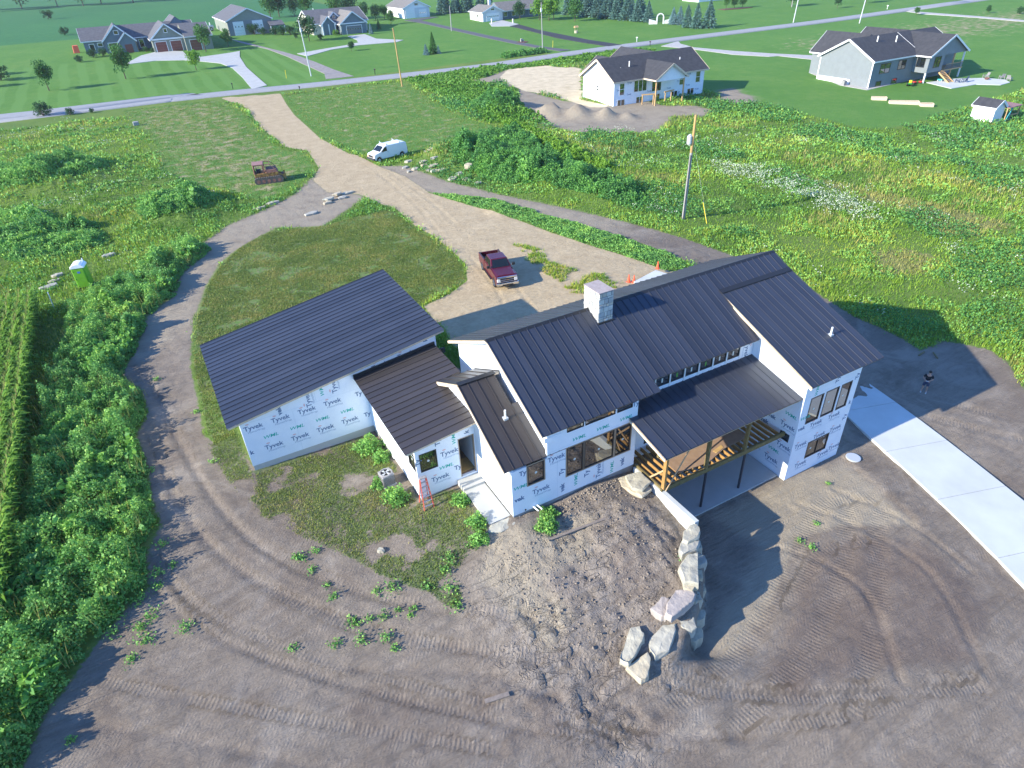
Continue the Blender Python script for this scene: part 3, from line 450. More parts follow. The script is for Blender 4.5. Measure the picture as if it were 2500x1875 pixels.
sp=_n(nt,'ShaderNodeSeparateXYZ'); mp3=_n(nt,'ShaderNodeMapping'); mp3.inputs['Rotation'].default_value=(0,0,math.radians(40)); L(pos,mp3.inputs[0]); L(mp3.outputs[0],sp.inputs[0])
hatch=MA('SINE',MA('ADD',MA('MULTIPLY',sp.outputs[0],2*math.pi/.15),MA('MULTIPLY',NZ(.5,3),9.))); hatch=MA('MULTIPLY',MA('MULTIPLY',hatch,MR(nS,.48,.58)),A('dirt'))
hgt_=MA('ADD',hgt_,MA('MULTIPLY',hatch,.0045))
bp=_n(nt,'ShaderNodeBump',i_Strength=1.,i_Distance=1.0); L(hgt_,bp.inputs['Height']); L(bp.outputs[0],bsdf.inputs['Normal'])
gm=npmesh('ground',np.stack([X,Y,Z],-1),F,'ground',dict(dirt=dirt,sand=sand,lawn=lawn,patch=patch,dry=dry,gold=gold,wsand=wsand,crop=crop,stripe=stripe,tread=tread,tread_s=tread_s,clod=clod,loop=loop,tone=tone),True)
tag(put('ground',gm),kind='structure')
# interpolating height lookup on the built ground
Zg=Z.reshape(shp)
def GZ(x,y):
    x=np.asarray(x,float);y=np.asarray(y,float)
    i=np.clip(np.searchsorted(xs,x)-1,0,nx-2);j=np.clip(np.searchsorted(ys,y)-1,0,ny-2)
    u=(x-xs[i])/(xs[i+1]-xs[i]);v=(y-ys[j])/(ys[j+1]-ys[j])
    return (Zg[j,i]*(1-u)+Zg[j,i+1]*u)*(1-v)+(Zg[j+1,i]*(1-u)+Zg[j+1,i+1]*u)*v
def gz(x,y): return float(GZ(x,y))
def sheet(name,P,mat,lift,step=4.,thick=.25):
    """paved strip that follows the ground: triangulated polygon, edge turned down"""
    bm=bmesh.new(); Q=[]
    for i in range(len(P)):
        a=np.array(P[i],float);b=np.array(P[(i+1)%len(P)],float);n=max(1,int(np.hypot(*(b-a))/step))
        for k in range(n): Q.append(a+(b-a)*k/n)
    vs=[bm.verts.new((q[0],q[1],0)) for q in Q]; f=bm.faces.new(vs)
    bmesh.ops.triangulate(bm,faces=[f])
    for _ in range(3):
        es=[e for e in bm.edges if e.calc_length()>step]
        if not es: break
        bmesh.ops.subdivide_edges(bm,edges=es,cuts=1,use_grid_fill=False); bmesh.ops.triangulate(bm,faces=bm.faces)
    r=bmesh.ops.extrude_face_region(bm,geom=list(bm.faces)); low=[v for v in r['geom'] if isinstance(v,bmesh.types.BMVert)]
    lows=set(low)
    co=np.array([v.co[:2] for v in bm.verts]); zz=GZ(co[:,0],co[:,1])
    for v,z in zip(bm.verts,zz): v.co.z=z+lift-(thick if v in lows else 0)
    bmesh.ops.recalc_face_normals(bm,faces=bm.faces)
    me=bpy.data.meshes.new(name); bm.to_mesh(me); bm.free(); me.materials.append(M[mat]); o=put(name,me); return o
# county road
RL=[(-3000,160),(-300,148),(-42,143.2),(-6,142.2),(30,137.2),(61,134),(92,135.6),(125,136.6),(190,135.4),(260,137),(500,142),(3000,200)]
RP=smoothline(RL,10)
def ribbon(name,P,wd,mat,lift):
    t=np.gradient(P,axis=0);t/=np.hypot(t[:,0],t[:,1])[:,None];n=np.stack([-t[:,1],t[:,0]],-1);cols=[]
    offs=[(-wd/2-.02,-.3),(-wd/2,0),(-wd/4,.04),(0,.06),(wd/4,.04),(wd/2,0),(wd/2+.02,-.3)]
    zc=np.maximum.reduce([GZ(P[:,0]+n[:,0]*o,P[:,1]+n[:,1]*o) for o in(-wd/2,0,wd/2)])
    for o,dz in offs: cols.append(np.stack([P[:,0]+n[:,0]*o,P[:,1]+n[:,1]*o,zc+lift+dz],-1))
    V=np.stack(cols,1);k=len(offs);i=np.arange(len(P)*k).reshape(-1,k)
    F=np.stack([i[:-1,:-1],i[:-1,1:],i[1:,1:],i[1:,:-1]],-1).reshape(-1,4)[:,::-1]
    return put(name,npmesh(name,V.reshape(-1,3),F,mat))
tag(ribbon('road',RP,6.3,'asphalt_old',.07),kind='structure')
for k,mt,nm,lf in(('drive_bungalow','concrete','driveway',.10),('drive_gravel','gravel','driveway',.09),('drive_cottage','concrete','driveway',.10),('drive_shed','asphalt_mid','driveway',.10),('drive_black','asphalt_new','driveway',.11),('apron_ranch','concrete','driveway',.10),('drive_grey','gravel_pale','driveway',.08),('drive_far','gravel_pale','driveway',.10),('patio_grey','concrete_new','patio',.10),('skirt_grey','gravel_pale','path',.06)):
    tag(sheet(nm,ZONES[k],mt,lf),kind='structure')
# concrete drive at the walk-out level, in poured panels
dr=bpy.data.objects.new('driveway',None); link(dr); dr['kind']='structure'; dr.location=(17,-14,-3)
Lf=smoothline(DRIVE[:6],6);Rt=smoothline(DRIVE[6:][::-1],6)
zt=-2.9
def at_(P,t):
    s=np.concatenate([[0],np.cumsum(np.hypot(*np.diff(P,axis=0).T))]);s/=s[-1]; return np.array([np.interp(t,s,P[:,0]),np.interp(t,s,P[:,1])])
NP=9
for i in range(NP):
    a,b=i/NP+.0004,(i+1)/NP-.0004; pl=[at_(Lf,a),at_(Lf,(a+b)/2),at_(Lf,b),at_(Rt,b),at_(Rt,(a+b)/2),at_(Rt,a)]
    MB().prism([(p[0]-17,p[1]+14) for p in pl],-.3,.10-.03*i/NP).build('panel','concrete_new',dr)

# ================================================================ the new house
HS=thing('house','new house wrapped in white printed house wrap under black standing seam metal roofs','house',(0,0,0))
def topz(pl,u):
    us=[p[0] for p in pl]; return float(np.interp(u,us,[p[1] for p in pl]))
def wall(parent,ax,pl,u0,u1,z0,top,ops=(),t=.16,inw=1,mat='wrap',name='wall'):
    """ax 'y': plane y=pl, u along x; ax 'x': plane x=pl, u along y; inw = direction of the inside"""
    b=MB(); br=sorted({u0,u1}|{p[0] for p in top if u0<p[0]<u1}|{u for o in ops for u in o[:2] if u0<u<u1})
    P=lambda u,d,z:(u,pl+d*inw,z) if ax=='y' else (pl+d*inw,u,z)
    for a,c in zip(br[:-1],br[1:]):
        mid=(a+c)/2; cut=sorted([(o[2],o[3]) for o in ops if o[0]<mid<o[1]]); lo=z0; segs=[]
        for q0,q1 in cut: segs.append((lo,lo,q0,q0)); lo=q1
        segs.append((lo,lo,topz(top,a),topz(top,c)))
        for (l0,l1,h0,h1) in segs:
            if h0-l0<1e-3 and h1-l1<1e-3: continue
            b.hexa([P(a,0,l0),P(c,0,l1),P(c,t,l1),P(a,t,l0)],[P(a,0,h0),P(c,0,h1),P(c,t,h1),P(a,t,h0)])
    return b.build(name,mat,parent)
def window(parent,ax,pl,u0,u1,z0,z1,inw=1,fr=.05,mull=0,rec=.03,stick=0,buck=False,hm=0,fmat='winframe'):
    P=lambda u,d,z:(u,pl+d*inw,z) if ax=='y' else (pl+d*inw,u,z)
    b=MB()
    def bx(a,c,l,h,d0=-.015,d1=.10):
        b.hexa([P(a,d0,l),P(c,d0,l),P(c,d1,l),P(a,d1,l)],[P(a,d0,h),P(c,d0,h),P(c,d1,h),P(a,d1,h)])
    e=.004
    bx(u0+e,u1-e,z0+e,z0+fr);bx(u0+e,u1-e,z1-fr,z1-e);bx(u0+e,u0+fr,z0+fr,z1-fr);bx(u1-fr,u1-e,z0+fr,z1-fr)
    for k in range(mull):
        um=u0+(u1-u0)*(k+1)/(mull+1); bx(um-.025,um+.025,z0+fr,z1-fr)
    if hm: zm_=(z0+z1)/2; bx(u0+fr,u1-fr,zm_-.025,zm_+.025,-.012,.09)
    o=b.build('window',fmat,parent)
    g=MB(); g.hexa([P(u0+fr,rec,z0+fr),P(u1-fr,rec,z0+fr),P(u1-fr,rec+.02,z0+fr),P(u0+fr,rec+.02,z0+fr)],[P(u0+fr,rec,z1-fr),P(u1-fr,rec,z1-fr),P(u1-fr,rec+.02,z1-fr),P(u0+fr,rec+.02,z1-fr)])
    p=g.build('pane','glass',o)
    if stick:
        uc=u0+(u1-u0)*stick; zc=(z0+z1)/2; s=MB(); n=10; r=.075
        s.add([P(uc+r*math.cos(6.283*i/n),rec-.004,zc+r*math.sin(6.283*i/n)) for i in range(n)],[tuple(range(n))]); s.build('sticker','sticker',o)
    if buck:
        k=MB(); w_=.06
        def bb(a,c,l,h): k.hexa([P(a,-.012,l),P(c,-.012,l),P(c,.0,l),P(a,.0,l)],[P(a,-.012,h),P(c,-.012,h),P(c,.0,h),P(a,.0,h)])
        bb(u0-w_,u1+w_,z0-w_,z0-.002);bb(u0-w_,u0-.002,z0,z1);bb(u1+.002,u1+w_,z0,z1);bb(u0-w_,u1+w_,z1+.002,z1+w_)
        k.build('window_buck','buck',o)
    return o
# ---- standing seam roofs
_pm={}
def panel_mesh(wd,Ln,rib=True,mt='roofmetal'):
    k=(round(wd,3),round(Ln,3),rib,mt)
    if k not in _pm:
        b=MB(); b.box(.002,wd-.002,0,Ln,0,.012)
        if rib: b.box(-.016,.016,0,Ln,.0125,.050)
        _pm[k]=b.mesh('roof_panel',mt)
    return _pm[k]
def frame4(o,a,s):
    a=Vector(a).normalized(); s=Vector(s).normalized(); n=a.cross(s)
    m=Matrix((a,s,n)).transposed().to_4x4(); m.translation=o; return m
def roof(parent,o,a,s,strips,name='roof',wd=.495,thick=.15,fasc='fascia'):
    # o eave corner, a unit across, s unit up-slope; strips (a0,a1,s0,s1) metres
    browner=name in("link_roof","gable_roof")
    mt="roofmetal_brown" if browner else "roofmetal"
    o=Vector(o); Mx=frame4(o,a,s); d=MB()
    for a0,a1,s0,s1 in strips: d.box(a0+.03,a1-.03,s0+.03,s1-.03,-thick,-.002)
    R=d.build(name,fasc,parent); R.matrix_local=Mx
    for a0,a1,s0,s1 in strips:
        n=max(1,round((a1-a0)/wd)); w_=(a1-a0)/n
        for i in range(n):
            put('panel',panel_mesh(w_,s1-s0,True,mt),R,(a0+i*w_,s0,.004+.0008*(i%2)))
        put('panel_edge',panel_mesh(.05,s1-s0,False,mt),R,(a1,s0,.02))
        e=MB().box(a0-.01,a1+.01,s0-.012,s0+.02,-.03,.0145).build('drip_edge','flash',R)
    return R
def sl(dx,dz): v=Vector((dx[0],dx[1],dz)); return v.normalized(),v.length
# garage roof: rises to +X
s_,L_=sl((13.512,0),2.19); roof(HS,(-19.816,16.528,3.263),(0,-1,0),s_,[(0,10.892,0,L_)],'garage_roof')
# link roof
s_,L_=sl((5.369,0),.64); k_=L_/5.369
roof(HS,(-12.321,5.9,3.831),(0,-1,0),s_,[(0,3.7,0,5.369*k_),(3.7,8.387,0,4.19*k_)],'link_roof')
MB().box(-12.3,-6.3,5.86,5.976,3.7,4.05).build('flashing','flash',HS)
f_=MB(); f_.hexa([(-12.3,5.84,3.82),(-6.95,5.84,4.46),(-6.95,5.975,4.46),(-12.3,5.975,3.82)],[(-12.3,5.84,4.02),(-6.95,5.84,4.66),(-6.95,5.975,4.66),(-12.3,5.975,4.02)]); f_.build('flashing','flash',HS)
# small gable
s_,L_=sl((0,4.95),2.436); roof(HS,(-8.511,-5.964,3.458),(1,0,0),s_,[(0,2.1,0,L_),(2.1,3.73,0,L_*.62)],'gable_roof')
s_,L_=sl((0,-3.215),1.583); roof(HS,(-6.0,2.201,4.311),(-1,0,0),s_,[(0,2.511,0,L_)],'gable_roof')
MB().extr([(-8.53,0),(-6.3,0),(-6.3,.03),(-8.53,.03)],-.16,.16).build('ridge_cap','flash',HS).location=(0,-1.014,5.915)
# main gable
pit=.483; zr=7.678; yr=-.49
s_,L_=sl((0,5.664),5.664*pit); kk=L_/5.664
roof(HS,(-6.413,-6.154,4.942),(1,0,0),s_,[(0,7.371,0,L_),(7.371,15.30,.688*kk,L_),(15.30,21.304,3.9*kk,L_)],'main_roof')
s_,L_=sl((0,-5.434),5.434*pit); roof(HS,(14.891,4.944,5.053),(-1,0,0),s_,[(0,21.304,0,L_)],'main_roof')
MB().hexa([(-6.44,yr-.17,zr-.075),(14.92,yr-.17,zr-.075),(14.92,yr+.17,zr-.075),(-6.44,yr+.17,zr-.075)],[(-6.44,yr-.02,zr+.075),(14.92,yr-.02,zr+.075),(14.92,yr+.02,zr+.075),(-6.44,yr+.02,zr+.075)]).build('ridge_cap','flash',HS)
# wing shed roof
s_,L_=sl((0,7.515),2.78); roof(HS,(8.906,-9.541,4.163),(1,0,0),s_,[(0,5.99,0,L_)],'wing_roof')
MB().hexa([(8.86,-2.2,6.90),(14.92,-2.2,6.90),(14.92,-1.86,6.99),(8.86,-1.86,6.99)],[(8.86,-2.2,6.97),(14.92,-2.2,6.97),(14.92,-1.86,7.07),(8.86,-1.86,7.07)]).build('ridge_cap','flash',HS)
# porch roof
s_,L_=sl((0,4.05),.895); roof(HS,(-.86,-9.015,3.07),(1,0,0),s_,[(0,.62,0,L_*.765),(.62,9.93,0,L_)],'porch_roof')
# ---- walls
wall(HS,'y',5.98,-19.158,-6.8,-.02,[(-19.16,3.1),(-6.8,5.1)])
wall(HS,'x',-19.158,6.142,15.9,-.02,[(6,3.1),(16,3.1)],inw=1); wall(HS,'y',15.9,-19.158,-6.8,-.02,[(-19.16,3.1),(-6.8,5.1)],inw=-1); wall(HS,'x',-6.8,6.142,15.738,-.02,[(6,5.1),(16,5.1)],inw=-1)
wall(HS,'x',-11.66,-1.855,5.976,.0,[(-2,3.72),(6,3.72)],[(-1.72,-.72,1.75,2.97)],inw=1)
wall(HS,'y',-1.855,-11.498,-8.155,.0,[(-11.66,3.76),(-8.1,4.08)],[(-11.44,-10.44,1.76,2.98),(-9.17,-8.2,.40,3.08)])
wall(HS,'x',-7.3,2.2,5.976,.0,[(2,4.2),(6,4.2)],inw=-1)
zsl=lambda y:5.894-.492*abs(y+1.014)-.2
wall(HS,'x',-8.151,-5.967,2.0,.3,[(-5.967,zsl(-5.967)),(-1.014,zsl(-1.014)),(2.0,zsl(2.0))],inw=1)
WU=[(-4.86,-3.82),(-3.74,-1.83),(-1.72,-.70)]
wall(HS,'y',-5.967,-7.991,-6.05,.3,[(-8,3.3),(-6.05,3.3)],[(-7.22,-6.23,2.01,3.30)])
wall(HS,'y',-5.967,-6.05,-.321,.3,[(-6.05,4.78),(-.32,4.78)],[(a,b,1.54,3.42) for a,b in WU]+[(a,b,4.45,4.74) for a,b in WU])
wall(HS,'x',-.321,-5.807,-5.0,.3,[(-6,4.9),(-5,5.2)],inw=-1)
zmn=lambda y:zr-pit*abs(y-yr)-.24
wall(HS,'x',-5.95,-5.8,4.45,2.5,[(-5.8,zmn(-5.8)),(yr,zmn(yr)),(4.45,zmn(4.45))],inw=1)
wall(HS,'y',4.45,-5.79,14.3,-.1,[(-6,zmn(4.45)),(14.3,zmn(4.45))],inw=-1)
CU=[(.62+1.07*i,.62+1.07*i+.96) for i in range(8)]
wall(HS,'y',-4.97,-.16,9.1,-3.05,[(-.2,5.2),(9.1,5.2)],[(a,b,4.22,5.0) for a,b in CU[:7]]+[(1.2,4.6,.42,2.75),(5.2,6.7,.42,2.6),(1.0,3.4,-2.9,-.6),(4.6,7.2,-2.9,-.6)])
zwn=lambda y:6.943-.37*(-2.026-y)-.24
wall(HS,'x',9.10,-9.115,-4.98,-3.03,[(-9.115,zwn(-9.115)),(-4.97,zwn(-4.97))],[(-8.75,-8.08,-.30,.26)],inw=1)
wall(HS,'x',9.10,-4.8,-2.2,4.6,[(-4.8,zwn(-4.8)),(-2.2,zwn(-2.2))],inw=1)
W3=[(9.70,10.80),(10.98,12.12),(12.30,13.24)]
wall(HS,'y',-9.115,9.262,13.812,-3.03,[(9,zwn(-9.115)),(14,zwn(-9.115))],[(a,b,1.06,2.92) for a,b in W3]+[(10.53,12.42,-1.92,-.64)])
wall(HS,'x',13.812,-8.953,4.29,-3.03,[(-8.953,zwn(-8.953)),(-2.1,zwn(-2.1)),(yr,zmn(yr)),(4.3,zmn(4.3))],inw=-1)
# foundations
MB().box(-19.12,-6.85,6.02,15.86,-.9,-.03).build('foundation','concrete',HS)
MB().box(-11.62,-7.4,-1.81,6.0,-.9,-.01).build('foundation','concrete',HS)
MB().box(-8.11,-.33,-5.93,4.4,-1.0,.29).build('foundation','concrete_dark',HS)
# windows
window(HS,'x',-11.66,-1.72,-.72,1.75,2.97,1,stick=.5); window(HS,'y',-1.855,-11.44,-10.44,1.76,2.98,stick=.5)
window(HS,'y',-5.967,-7.22,-6.23,2.01,3.30,stick=.52,buck=True)
for k,(a,b) in enumerate(WU):
    window(HS,'y',-5.967,a,b,1.54,3.42,stick=.5,buck=True); window(HS,'y',-5.967,a,b,4.45,4.74,fr=.03)
for k,(a,b) in enumerate(CU[:7]):
    wn=window(HS,'y',-4.97,a,b,4.22,5.0)
    q=MB(); q.box(a+.42,a+.52,-4.945,-4.941,4.40,4.68); q.build('sticker','sticker_green' if k in(2,4) else 'sticker',wn)
MB().box(.5,8.3,-4.995,-4.972,5.0,5.06).build('trim_board','trim',HS)
for k in range(8): MB().box(.50+1.07*k,.58+1.07*k,-5.02,-4.972,4.0,5.2).build('mullion_post','trim',HS)
for a,b in W3: window(HS,'y',-9.115,a,b,1.06,2.92,stick=.45,buck=False,fr=.07)
window(HS,'y',-9.115,10.53,12.42,-1.92,-.64,mull=1,fr=.07,stick=.22)
window(HS,'x',9.10,-8.75,-8.08,-.30,.26,1)
window(HS,'y',-4.97,1.2,4.6,.42,2.75,mull=2); window(HS,'y',-4.97,5.2,6.7,.42,2.6,mull=1); window(HS,'y',-4.97,1.0,3.4,-2.9,-.6,mull=1); window(HS,'y',-4.97,4.6,7.2,-2.9,-.6,mull=1)
# open doorway and the framed room behind it
dj=MB(); dj.box(-9.17,-9.12,-1.86,-1.69,.4,3.08);dj.box(-8.25,-8.2,-1.86,-1.69,.4,3.08);dj.box(-9.12,-8.25,-1.86,-1.69,3.03,3.08); DW=dj.build('doorway_frame','buck',HS)
MB().box(-11.4,-8.0,-1.69,2.5,.26,.38).build('subfloor','plydeck',HS); MB().hexa([(-9.05,-1.55,.385),(-8.12,-1.5,.385),(-8.1,-.5,.385),(-9.3,-.3,.385)],[(-9.05,-1.55,.405),(-8.12,-1.5,.405),(-8.1,-.5,.405),(-9.3,-.3,.405)]).build('plywood_sheet','plyfloor',HS)
for i in range(8): MB().box(-11.0+.42*i,-10.96+.42*i,1.2,1.29,.39,3.6).build('stud','stud',HS)
for i in range(5): MB().box(-8.0,-7.96,-1.2+.42*i,-1.11+.42*i,.39,3.7).build('stud','stud',HS)
MB().box(-11.4,-8.0,2.4,2.5,.39,3.6).build('interior_wall','dark_in',HS)
# laps and tape lines of the house wrap
for ax,pl,out,u0,u1,z0,z1 in(('y',5.98,-1,-19.14,-11.7,2.98,3.02),('y',5.98,-1,-16.2,-16.16,.0,2.98),('y',5.98,-1,-14.75,-14.71,3.02,3.7),('y',-5.967,-1,-5.45,-5.41,.3,3.3),('y',-5.967,-1,-6.0,-.4,3.60,3.63),('y',-5.967,-1,-4.5,-.4,1.42,1.45),('y',-9.115,-1,9.3,13.8,.25,.29),('y',-9.115,-1,9.3,13.8,3.1,3.13),('x',9.10,-1,-9.1,-5.0,.30,.34),('x',-8.151,-1,-5.9,-2.0,2.72,2.76),('x',-11.66,-1,-1.8,5.9,2.70,2.74),('y',-1.855,-1,-11.4,-9.2,1.28,1.31)):
    b_=MB(); e0,e1=sorted((pl+out*.0008,pl+out*.0035))
    (b_.box(u0,u1,e0,e1,z0,z1) if ax=='y' else b_.box(e0,e1,u0,u1,z0,z1)); b_.build('wrap_lap','wrap_lap',HS)
# wrap edge folds and rake trim
for (a,b) in (((-6.41,-6.13,4.86),(-6.41,yr,7.60)),((-6.41,yr,7.60),(-6.41,4.92,4.98)),((-8.51,-5.95,3.36),(-8.51,-1.014,5.79)),((-8.51,-1.014,5.79),(-8.51,2.19,4.2)),((8.9,-9.52,4.08),(8.9,-3.2,6.42)),((-.86,-8.98,2.98),(-.86,-5.9,3.66))):
    v=Vector(b)-Vector(a); MB().bar(Vector(a)-Vector((0.012,0,.03)),Vector(b)-Vector((0.012,0,.03)),.03,.15).build('rake_board','fascia',HS)
# chimney
CX0,CX1,CY0,CY1=.148,1.133,-1.511,-.043
ch=MB().box(CX0+.03,CX1-.03,CY0+.03,CY1-.03,6.6,8.98).build('chimney','mortar',HS)
MB().box(CX0-.02,CX1+.02,CY0-.02,CY1+.02,8.985,9.04).build('chimney_cap','osb_cap',ch)
rs=random.Random(3)
def stonewall(ax,pl,u0,u1,z0,z1,out):
    z=z0
    while z<z1-.05:
        h=min(rs.choice([.14,.18,.24,.3]),z1-z); 
        if z1-z-h<.08: h=z1-z
        u=u0
        while u<u1-.02:
            w_=rs.uniform(.16,.42)
            if u1-u-w_<.12: w_=u1-u
            p=rs.uniform(.0,.03); g=.015; b=MB(); e0,e1=(pl-out*.0,pl+out*(.012+p))
            lo_,hi_=min(e0,e1),max(e0,e1)
            if ax=='y': b.box(u+g,u+w_-g,lo_,hi_,z+g,z+h-g)
            else: b.box(lo_,hi_,u+g,u+w_-g,z+g,z+h-g)
            b.build('stone',rs.choice(['chim_stone','chim_stone','chim_grey','chim_tan']),ch,bevel=.012); u+=w_
        z+=h
stonewall('y',CY0+.03,CX0,CX1,7.0,8.97,-1); stonewall('x',CX0+.03,CY0,CY1,7.0,8.97,-1); stonewall('x',CX1-.03,CY0,CY1,7.0,8.97,1)
MB().box(CX0-.06,CX1+.06,CY0-.12,CY0+.02,7.08,7.22).build('chimney_flashing','flash',ch)
# vent pipes
for (x,y,z) in((-7.05,-3.51,4.70),(13.04,-7.12,5.10)):
    v=MB().tube((x,y,z-.15),(x,y,z+.52),.055,n=12).build('vent_pipe','pvc',HS); MB().box(x-.13,x+.13,y-.13,y+.13,z-.06,z+.06).build('pipe_boot','galv',v)
for x in(-6.95,-6.72): MB().tube((x,-5.97,.42),(x+.1,-6.35,.36),.04,n=10).build('pvc_pipe','pvc',HS)
MB().tube((-7.42,-5.96,.42),(-7.42,-6.0,.42),.05,n=10).build('pipe_stub','black',HS)
for (y,z) in((3.4,.5),(2.0,.35),(1.6,.6)): MB().box(-11.82,-11.66,y-.12,y+.12,z-.15,z+.25).build('utility_box','pvc',HS,bevel=.02)
# soffit of torn wrap under the main eave
MB().hexa([(-6.2,-6.02,4.35),(-5.2,-6.02,4.30),(-5.2,-5.972,4.30),(-6.2,-5.972,4.35)],[(-6.2,-5.99,4.62),(-5.2,-5.99,4.62),(-5.2,-5.972,4.62),(-6.2,-5.972,4.62)]).build('wrap_flap','wrap',HS)
# ---- deck and porch frame
DK=MB().bar((-.33,-8.36,.16),(9.09,-8.36,.16),.14,.30).bar((-.2,-5.98,.16),(-.2,-8.3,.16),.08,.28).build('deck','lumber_green',HS)
for i in range(21):
    x=.12+.43*i
    if x>9.0: break
    MB().box(x-.022,x+.022,-8.28,-5.0,.04,.29).build('joist','lumber',DK)
MB().box(-.27,-.13,-8.5,-8.28,.295,2.9).build('post','lumber',DK)
for x in(2.82,5.76): MB().box(x-.075,x+.075,-8.5,-8.3,.315,2.95).build('post','lumber_green',DK)
MB().bar((-.86,-8.4,2.98-.12),(9.09,-8.4,2.98-.12),.14,.2).build('porch_beam','lumber_green',DK)
pl=MB().prism([(1.3,-6.2),(6.9,-6.2),(6.9,-7.6),(4.9,-7.66),(3.3,-8.1),(1.25,-7.86)],.30,.335).build('plywood_sheet','plydeck',DK)
MB().prism([(4.2,-7.5),(5.0,-7.35),(4.95,-7.6),(4.25,-7.75)],.34,.36).build('plywood_scrap','plyfloor',DK)
for a,b in (((-.28,-8.42,.32),(1.4,-6.5,2.9)),((2.0,-8.2,2.85),(-.15,-8.55,.2)),((-.22,-7.3,.3),(-.2,-8.36,1.6)),((.6,-7.6,.35),(-.15,-8.3,1.9))): MB().bar(a,b,.04,.09).build('brace','lumber_pale',DK)
for x,y in((3.15,-8.2),(6.19,-8.18)): MB().tube((x,y,-3.0),(x,y,.02),.075,n=12).build('steel_column','steel_post',DK)
# ---- lettering printed on the wrap
def word(txt,size,shear=0.,off=0.,sx=1.):
    cu_=bpy.data.curves.new('t','FONT'); cu_.body=txt; cu_.size=size; cu_.shear=shear; cu_.offset=off; cu_.align_x='CENTER'; cu_.resolution_u=3
    ob=bpy.data.objects.new('t',cu_); link(ob); dg=bpy.context.evaluated_depsgraph_get(); me=bpy.data.meshes.new_from_object(ob.evaluated_get(dg))
    V=np.array([v.co for v in me.vertices]); Fs=[tuple(p.vertices) for p in me.polygons]
    bpy.data.objects.remove(ob); bpy.data.curves.remove(cu_); bpy.data.meshes.remove(me)
    V[:,0]*=sx; return V,Fs
WD={'T':(word('Tyvek',.42,0,.008,1.02),'ink_blue'),'H':(word('HomeWrap',.19,.0,.002,1.05),'ink_grey'),'W':(word('WML',.31,.22,.004,1.22),'ink_green'),'Ty':(word('Ty',.40,0,.012),'ink_blue'),'vek':(word('vek',.40,0,.012),'ink_blue'),'k':(word('k',.40,0,.012),'ink_blue'),'D':(([],[]),'ink_red')}
n=14; WD['D']=((np.array([(.11*math.cos(6.283*i/n),.045*math.sin(6.283*i/n),0) for i in range(n)]),[tuple(range(n))]),'ink_red')
WM={}
for q,((V,Fs),mt) in WD.items():
    b_=MB(); b_.add(V,Fs); WM[q]=b_.mesh('word',mt)
def lettering(ax,pl,out,items,flip=1):
    for w_,u,z,*r in items:
        r=r[0] if r else 0
        parts=[(w_,0,-.14)]
        if w_=='T': parts+=[('H',.12,-.36),('D',-.28,.27)]
        for q,du,dv in parts:
            ca,sa=math.cos(r),math.sin(r); uu=u+flip*(du*ca-dv*sa); zz=z+du*sa+dv*ca; pp=pl+out*.004
            ex=Vector((flip*ca,0,sa)) if ax=='y' else Vector((0,flip*ca,sa)); ey=Vector((-flip*sa,0,ca)) if ax=='y' else Vector((0,-flip*sa,ca))
            m_=Matrix((ex,ey,ex.cross(ey))).transposed().to_4x4(); m_.translation=(uu,pp,zz) if ax=='y' else (pp,uu,zz)
            put('print_mark' if q=='D' else 'lettering',WM[q],HS,mat=m_)
R9=math.pi/2
g=[('T',-18.49+1.55*i,2.64) for i in range(5)]+[('W',-17.72+1.54*i,1.73) for i in range(4)]+[('T',-17.7+1.55*i,.97) for i in range(4)]+[('k',-18.98,.98),('Ty',-11.92,.97)]
g+=[('T',-15.18,3.30,R9),('T',-13.55,3.72,R9),('W',-14.33,3.66,R9),('T',-10.6,4.12,.1),('T',-8.9,4.35,.1),('k',-7.5,4.9,R9),('vek',-16.9,3.15,R9)]
g=[x for x in g if not(x[0]=='T' and x[1]>-12.35 and x[2]<4)]+[('Ty',-12.2,2.63)]
lettering('y',5.98,-1,g)
lettering('y',-1.855,-1,[('T',-9.72,2.45),('T',-10.41,.97),('W',-10.0,1.60),('W',-9.42,3.25,R9),('Ty',-10.33,3.36,R9),('Ty',-11.55,2.5,R9),('k',-8.62,3.35,R9),('Ty',-9.32,1.2)])
lettering('y',-5.967,-1,[('Ty',-7.50,3.0),('T',-5.5,3.12),('Ty',-5.18,2.0,R9),('W',-7.65,2.17),('T',-6.45,1.40),('vek',-5.14,.84,R9),('W',-4.29,1.0,R9),('vek',-7.75,1.36),('Ty',-3.57,1.12,R9),('W',-4.11,3.87),('W',-2.61,3.9),('W',-1.1,3.93),('T',-2.78,.98,R9),('W',-1.89,.78,R9),('vek',-1.17,.86,R9),('Ty',-.5,4.6)])
lettering('y',-9.115,-1,[('T',10.76,.75),('T',12.35,.70),('Ty',11.7,3.5,R9),('Ty',13.55,3.1,R9),('W',10.0,3.4,R9),('T',12.89,-.5),('T',11.42,-.42),('T',9.82,-.5),('T',12.31,-2.25),('T',13.32,-2.12),('T',10.3,-2.2),('vek',9.5,.86),('W',9.6,1.64),('k',13.6,1.2),('Ty',13.5,.1,R9)])
lettering('x',9.10,-1,[('W',-8.5,1.63),('T',-8.45,.80),('T',-8.5,-.70),('W',-7.9,-1.35),('T',-7.86,-2.12),('vek',-7.28,.80),('T',-6.6,.2),('W',-6.6,-1.0),('T',-6.4,-1.7),('W',-6.9,1.7)],-1)
lettering('y',-4.97,-1,[('T',8.6,4.45,-R9)])
